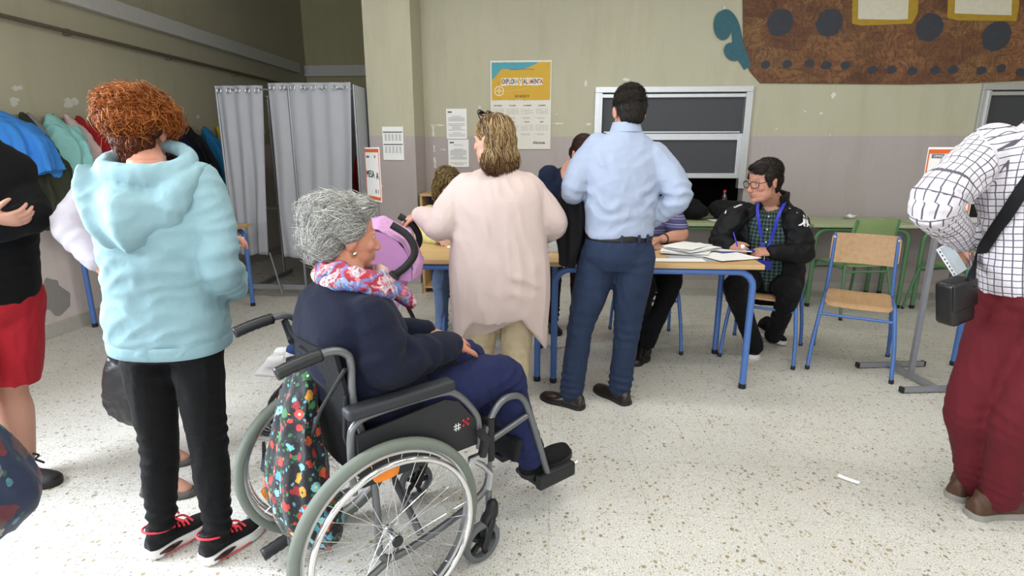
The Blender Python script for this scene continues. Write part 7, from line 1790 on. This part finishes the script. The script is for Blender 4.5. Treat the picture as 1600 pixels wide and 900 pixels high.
# ------------------------------------------------------- 12. child in the stroller: feet and legs, sitting under the hood
def child():
    so = V((-.90, 2.80, 0)); f = hd(190); l = hd(280)
    def SP(a, b, z): return so+f*a+l*b+V((0, 0, z))
    pel = SP(.0, 0, .50); neck = SP(-.06, 0, .76); p = Person(SP(.1, 0, .45), 'small child in blue jeans and white shoes sitting in the pink stroller', skin='cf9f88')
    p.M = head_mat(SP(-.04, 0, .87), 190, -5, 0, .78)
    HL, HR = SP(.02, .055, .49), SP(.02, -.055, .49); KL, KR = SP(.28, .06, .50), SP(.28, -.06, .50); AL, AR = SP(.46, .065, .41), SP(.46, -.065, .41)
    pr = [(-.05, .085, .075, 0), (.3, .10, .08, 0), (.7, .105, .075, 0), (.9, .08, .06, 0), (1.0, .04, .04, 0)]
    SL, SR = SP(-.05, .11, .71), SP(-.05, -.11, .71); EL, ER = SP(.02, .13, .60), SP(.02, -.13, .60); WL, WR = SP(.12, .07, .57), SP(.12, -.07, .57)
    def body(m):
        torso(m, pel, neck, 190, 190, pr, sc=.85); head(m, p.M, neck, neck_r=.038)
        for S, E, W in ((SL, EL, WL), (SR, ER, WR)): arm(m, S, E, W, (.03, .027, .023, .02, .016)); hand(m, W, f, V((0, 0, -1)), V((0, 0, 1))+f*.2, .4, .55)
        for H, K, A in ((HL, KL, AL), (HR, KR, AR)): limb(m, [H, lerp(H, K, .5), K, lerp(K, A, .4), A], [.045, .042, .034, .032, .024])
    p.body(body, .005)
    def top(m):
        torso(m, pel, neck, 190, 190, pr)
        for S, E, W in ((SL, EL, WL), (SR, ER, WR)): limb(m, arm_pts(S, E, W), [.042, .037, .033, .029, .024])
    p.cloth('white_top', top, fabric('d8d6d6', .9), .008, 3, .002, 14)
    def jn(m):
        torso(m, pel, neck, 190, 190, [(-.15, .07, .07, 0), (0, .095, .085, 0), (.2, .10, .085, 0)])
        for H, K, A in ((HL, KL, AL), (HR, KR, AR)): limb(m, [H, lerp(H, K, .5), K, lerp(K, A, .4), A], [.055, .052, .044, .042, .038], wr=.04)
    p.cloth('jeans', jn, denim('33497f'), .008, 3, .002, 16)
    for b, A in ((.065, AL), (-.065, AR)):
        s = shoe(p, SP(.44, b, .33), SP(.60, b, .355), plain('d9d7d6', .6), M_sole_w, W=.066, h=.06, sole_h=.014, ankle=A); laces(p, s, plain('cfcfd2', .6), .06, 2, loops=False, r=.0025)
    hair(p, p.M, [((0, -.022, .048), (.083, .100, .083)), ((0, -.055, -.02), (.072, .055, .06))], [dict(n=300, L=.03, flow=lambda q: V((q.x*2, -.4, -.6)), rad=.0012, cols=['5a3d24'], jit=.4)], '4a321e', .006, seed=15)
child()

# ------------------------------------------------------- 13. floral tote at the lower left corner, carried by someone just outside the frame
def tote_carrier():
    pel = V((-1.60, 1.02, .86)); neck = pel+V((0, 0, .52)); hy = 100; p = Person((pel.x, pel.y, 0), 'person in dark clothes standing outside the left edge, carrying the floral tote', skin='b98a74')
    p.M = head_mat(neck+V((0, .03, .15)), 100, 0, 0, .97)
    rt = hd(10); SR = neck+rt*.16-V((0, 0, .07)); SL = neck-rt*.16-V((0, 0, .07)); ER = SR+V((.10, -.02, -.27)); WR = U(-70, 500, 1.06); EL = SL+V((-.06, 0, -.27)); WL = EL+V((0, .08, -.24))
    HL = pel-rt*.09; HR = pel+rt*.09; AL = V((HL.x, HL.y, .09)); AR = V((HR.x, HR.y, .09)); KL = lerp(HL, AL, .5)+V((0, .02, 0)); KR = lerp(HR, AR, .5)+V((0, .02, 0))
    def body(m):
        torso(m, pel, neck, hy, hy, MALE, sc=.95); head(m, p.M, neck, neck_r=.05); arm(m, SR, ER, WR); arm(m, SL, EL, WL)
        hand(m, WR, V((.1, .1, -1)), V((-1, 0, 0)), V((0, 1, 0)), .9); hand(m, WL, V((0, .2, -1)), V((1, 0, 0)), V((0, 1, 0)), .4); leg(m, HL, KL, AL, sc=.85); leg(m, HR, KR, AR, sc=.85)
    p.body(body, .007)
    def top(m):
        torso(m, pel, neck, hy, hy, [(-.1, .18, .14, 0), (.2, .175, .13, 0), (.5, .175, .13, 0), (.75, .185, .12, 0), (.87, .165, .10, 0), (.95, .095, .08, 0), (1.0, .062, .062, 0)]); limb(m, arm_pts(SR, ER, WR), [.075, .066, .056, .05, .04]); limb(m, arm_pts(SL, EL, WL), [.075, .066, .056, .05, .04])
    p.cloth('dark_top', top, fabric('1a1b22', .9), .011, 3, .004, 12, seed=31)
    trousers(p, fabric('15161b', .9), pel, neck, hy, HL, KL, AL, HR, KR, AR, (.095, .085, .064, .06, .048), [(-.18, .12, .11, 0), (-.05, .17, .13, 0), (.1, .165, .125, 0)], 32, voxel=.011)
    for A in (AL, AR): shoe(p, A+V((0, -.06, -.09)), A+V((.02, .19, -.09)), M_blk, M_sole_b, W=.092, h=.08, sole_h=.02, ankle=A)
    hair(p, p.M, [((0, -.022, .046), (.084, .102, .086)), ((0, -.055, -.05), (.080, .055, .09))], [dict(n=300, L=.06, flow=lambda q: V((0, -.4, -1)), rad=.0014, cols=['3a281c'])], '2c1d14', .008, seed=16)
    M = floral('flower_print', '1c2a48', ['8a8f96', '9a7a58', 'a8a29c', '6f4a3c', '7d2f2c', '56703c', 'b5aca4', '3a4a6a'], 14, .42, soft=.55)
    c = U(-32, 740, 1.10); e = empty('floral_tote', c, 0, 'navy cloth tote with large faded flowers hanging at the lower left corner', 'bag')
    m = MB(); rows = []
    for z, w, d, x in [tuple(k) for k in crv([(.20, .03, .03, -.075), (.12, .06, .05, -.05), (.02, .095, .07, -.025), (-.06, .115, .085, -.01), (-.11, .105, .08, -.015), (-.155, .075, .06, -.035), (-.185, .035, .03, -.06)], 4)]:
        w *= 1.12; d *= 1.12; z *= 1.1
        rows.append([c+V((x+d*math.cos(a)*(1+.08*math.sin(5*a+9*z)), w*math.sin(a)*(1+.08*math.sin(7*a)), z)) for a in [2*PI*k/40 for k in range(40)]])
    m.rings(rows); me = remesh(m, .008, 2); wrinkle(me, .005, 12, (1, 1, .5), 17); link('bag_body', me, M, e, world=True, angle=180)
    h = WR+V((.0, .01, -.08)); t_ = c+V((-.075, 0, .19)); MB().tube(smooth_path([t_+V((0, .02, 0)), lerp(t_, h, .5)+V((0, .02, 0)), h+V((0, 0, -.01)), lerp(t_, h, .5)-V((0, .02, 0)), t_-V((0, .02, 0))], 6), .010, 8).build('strap', fabric('1c2a48', .9), e, world=True, angle=180)
tote_carrier()
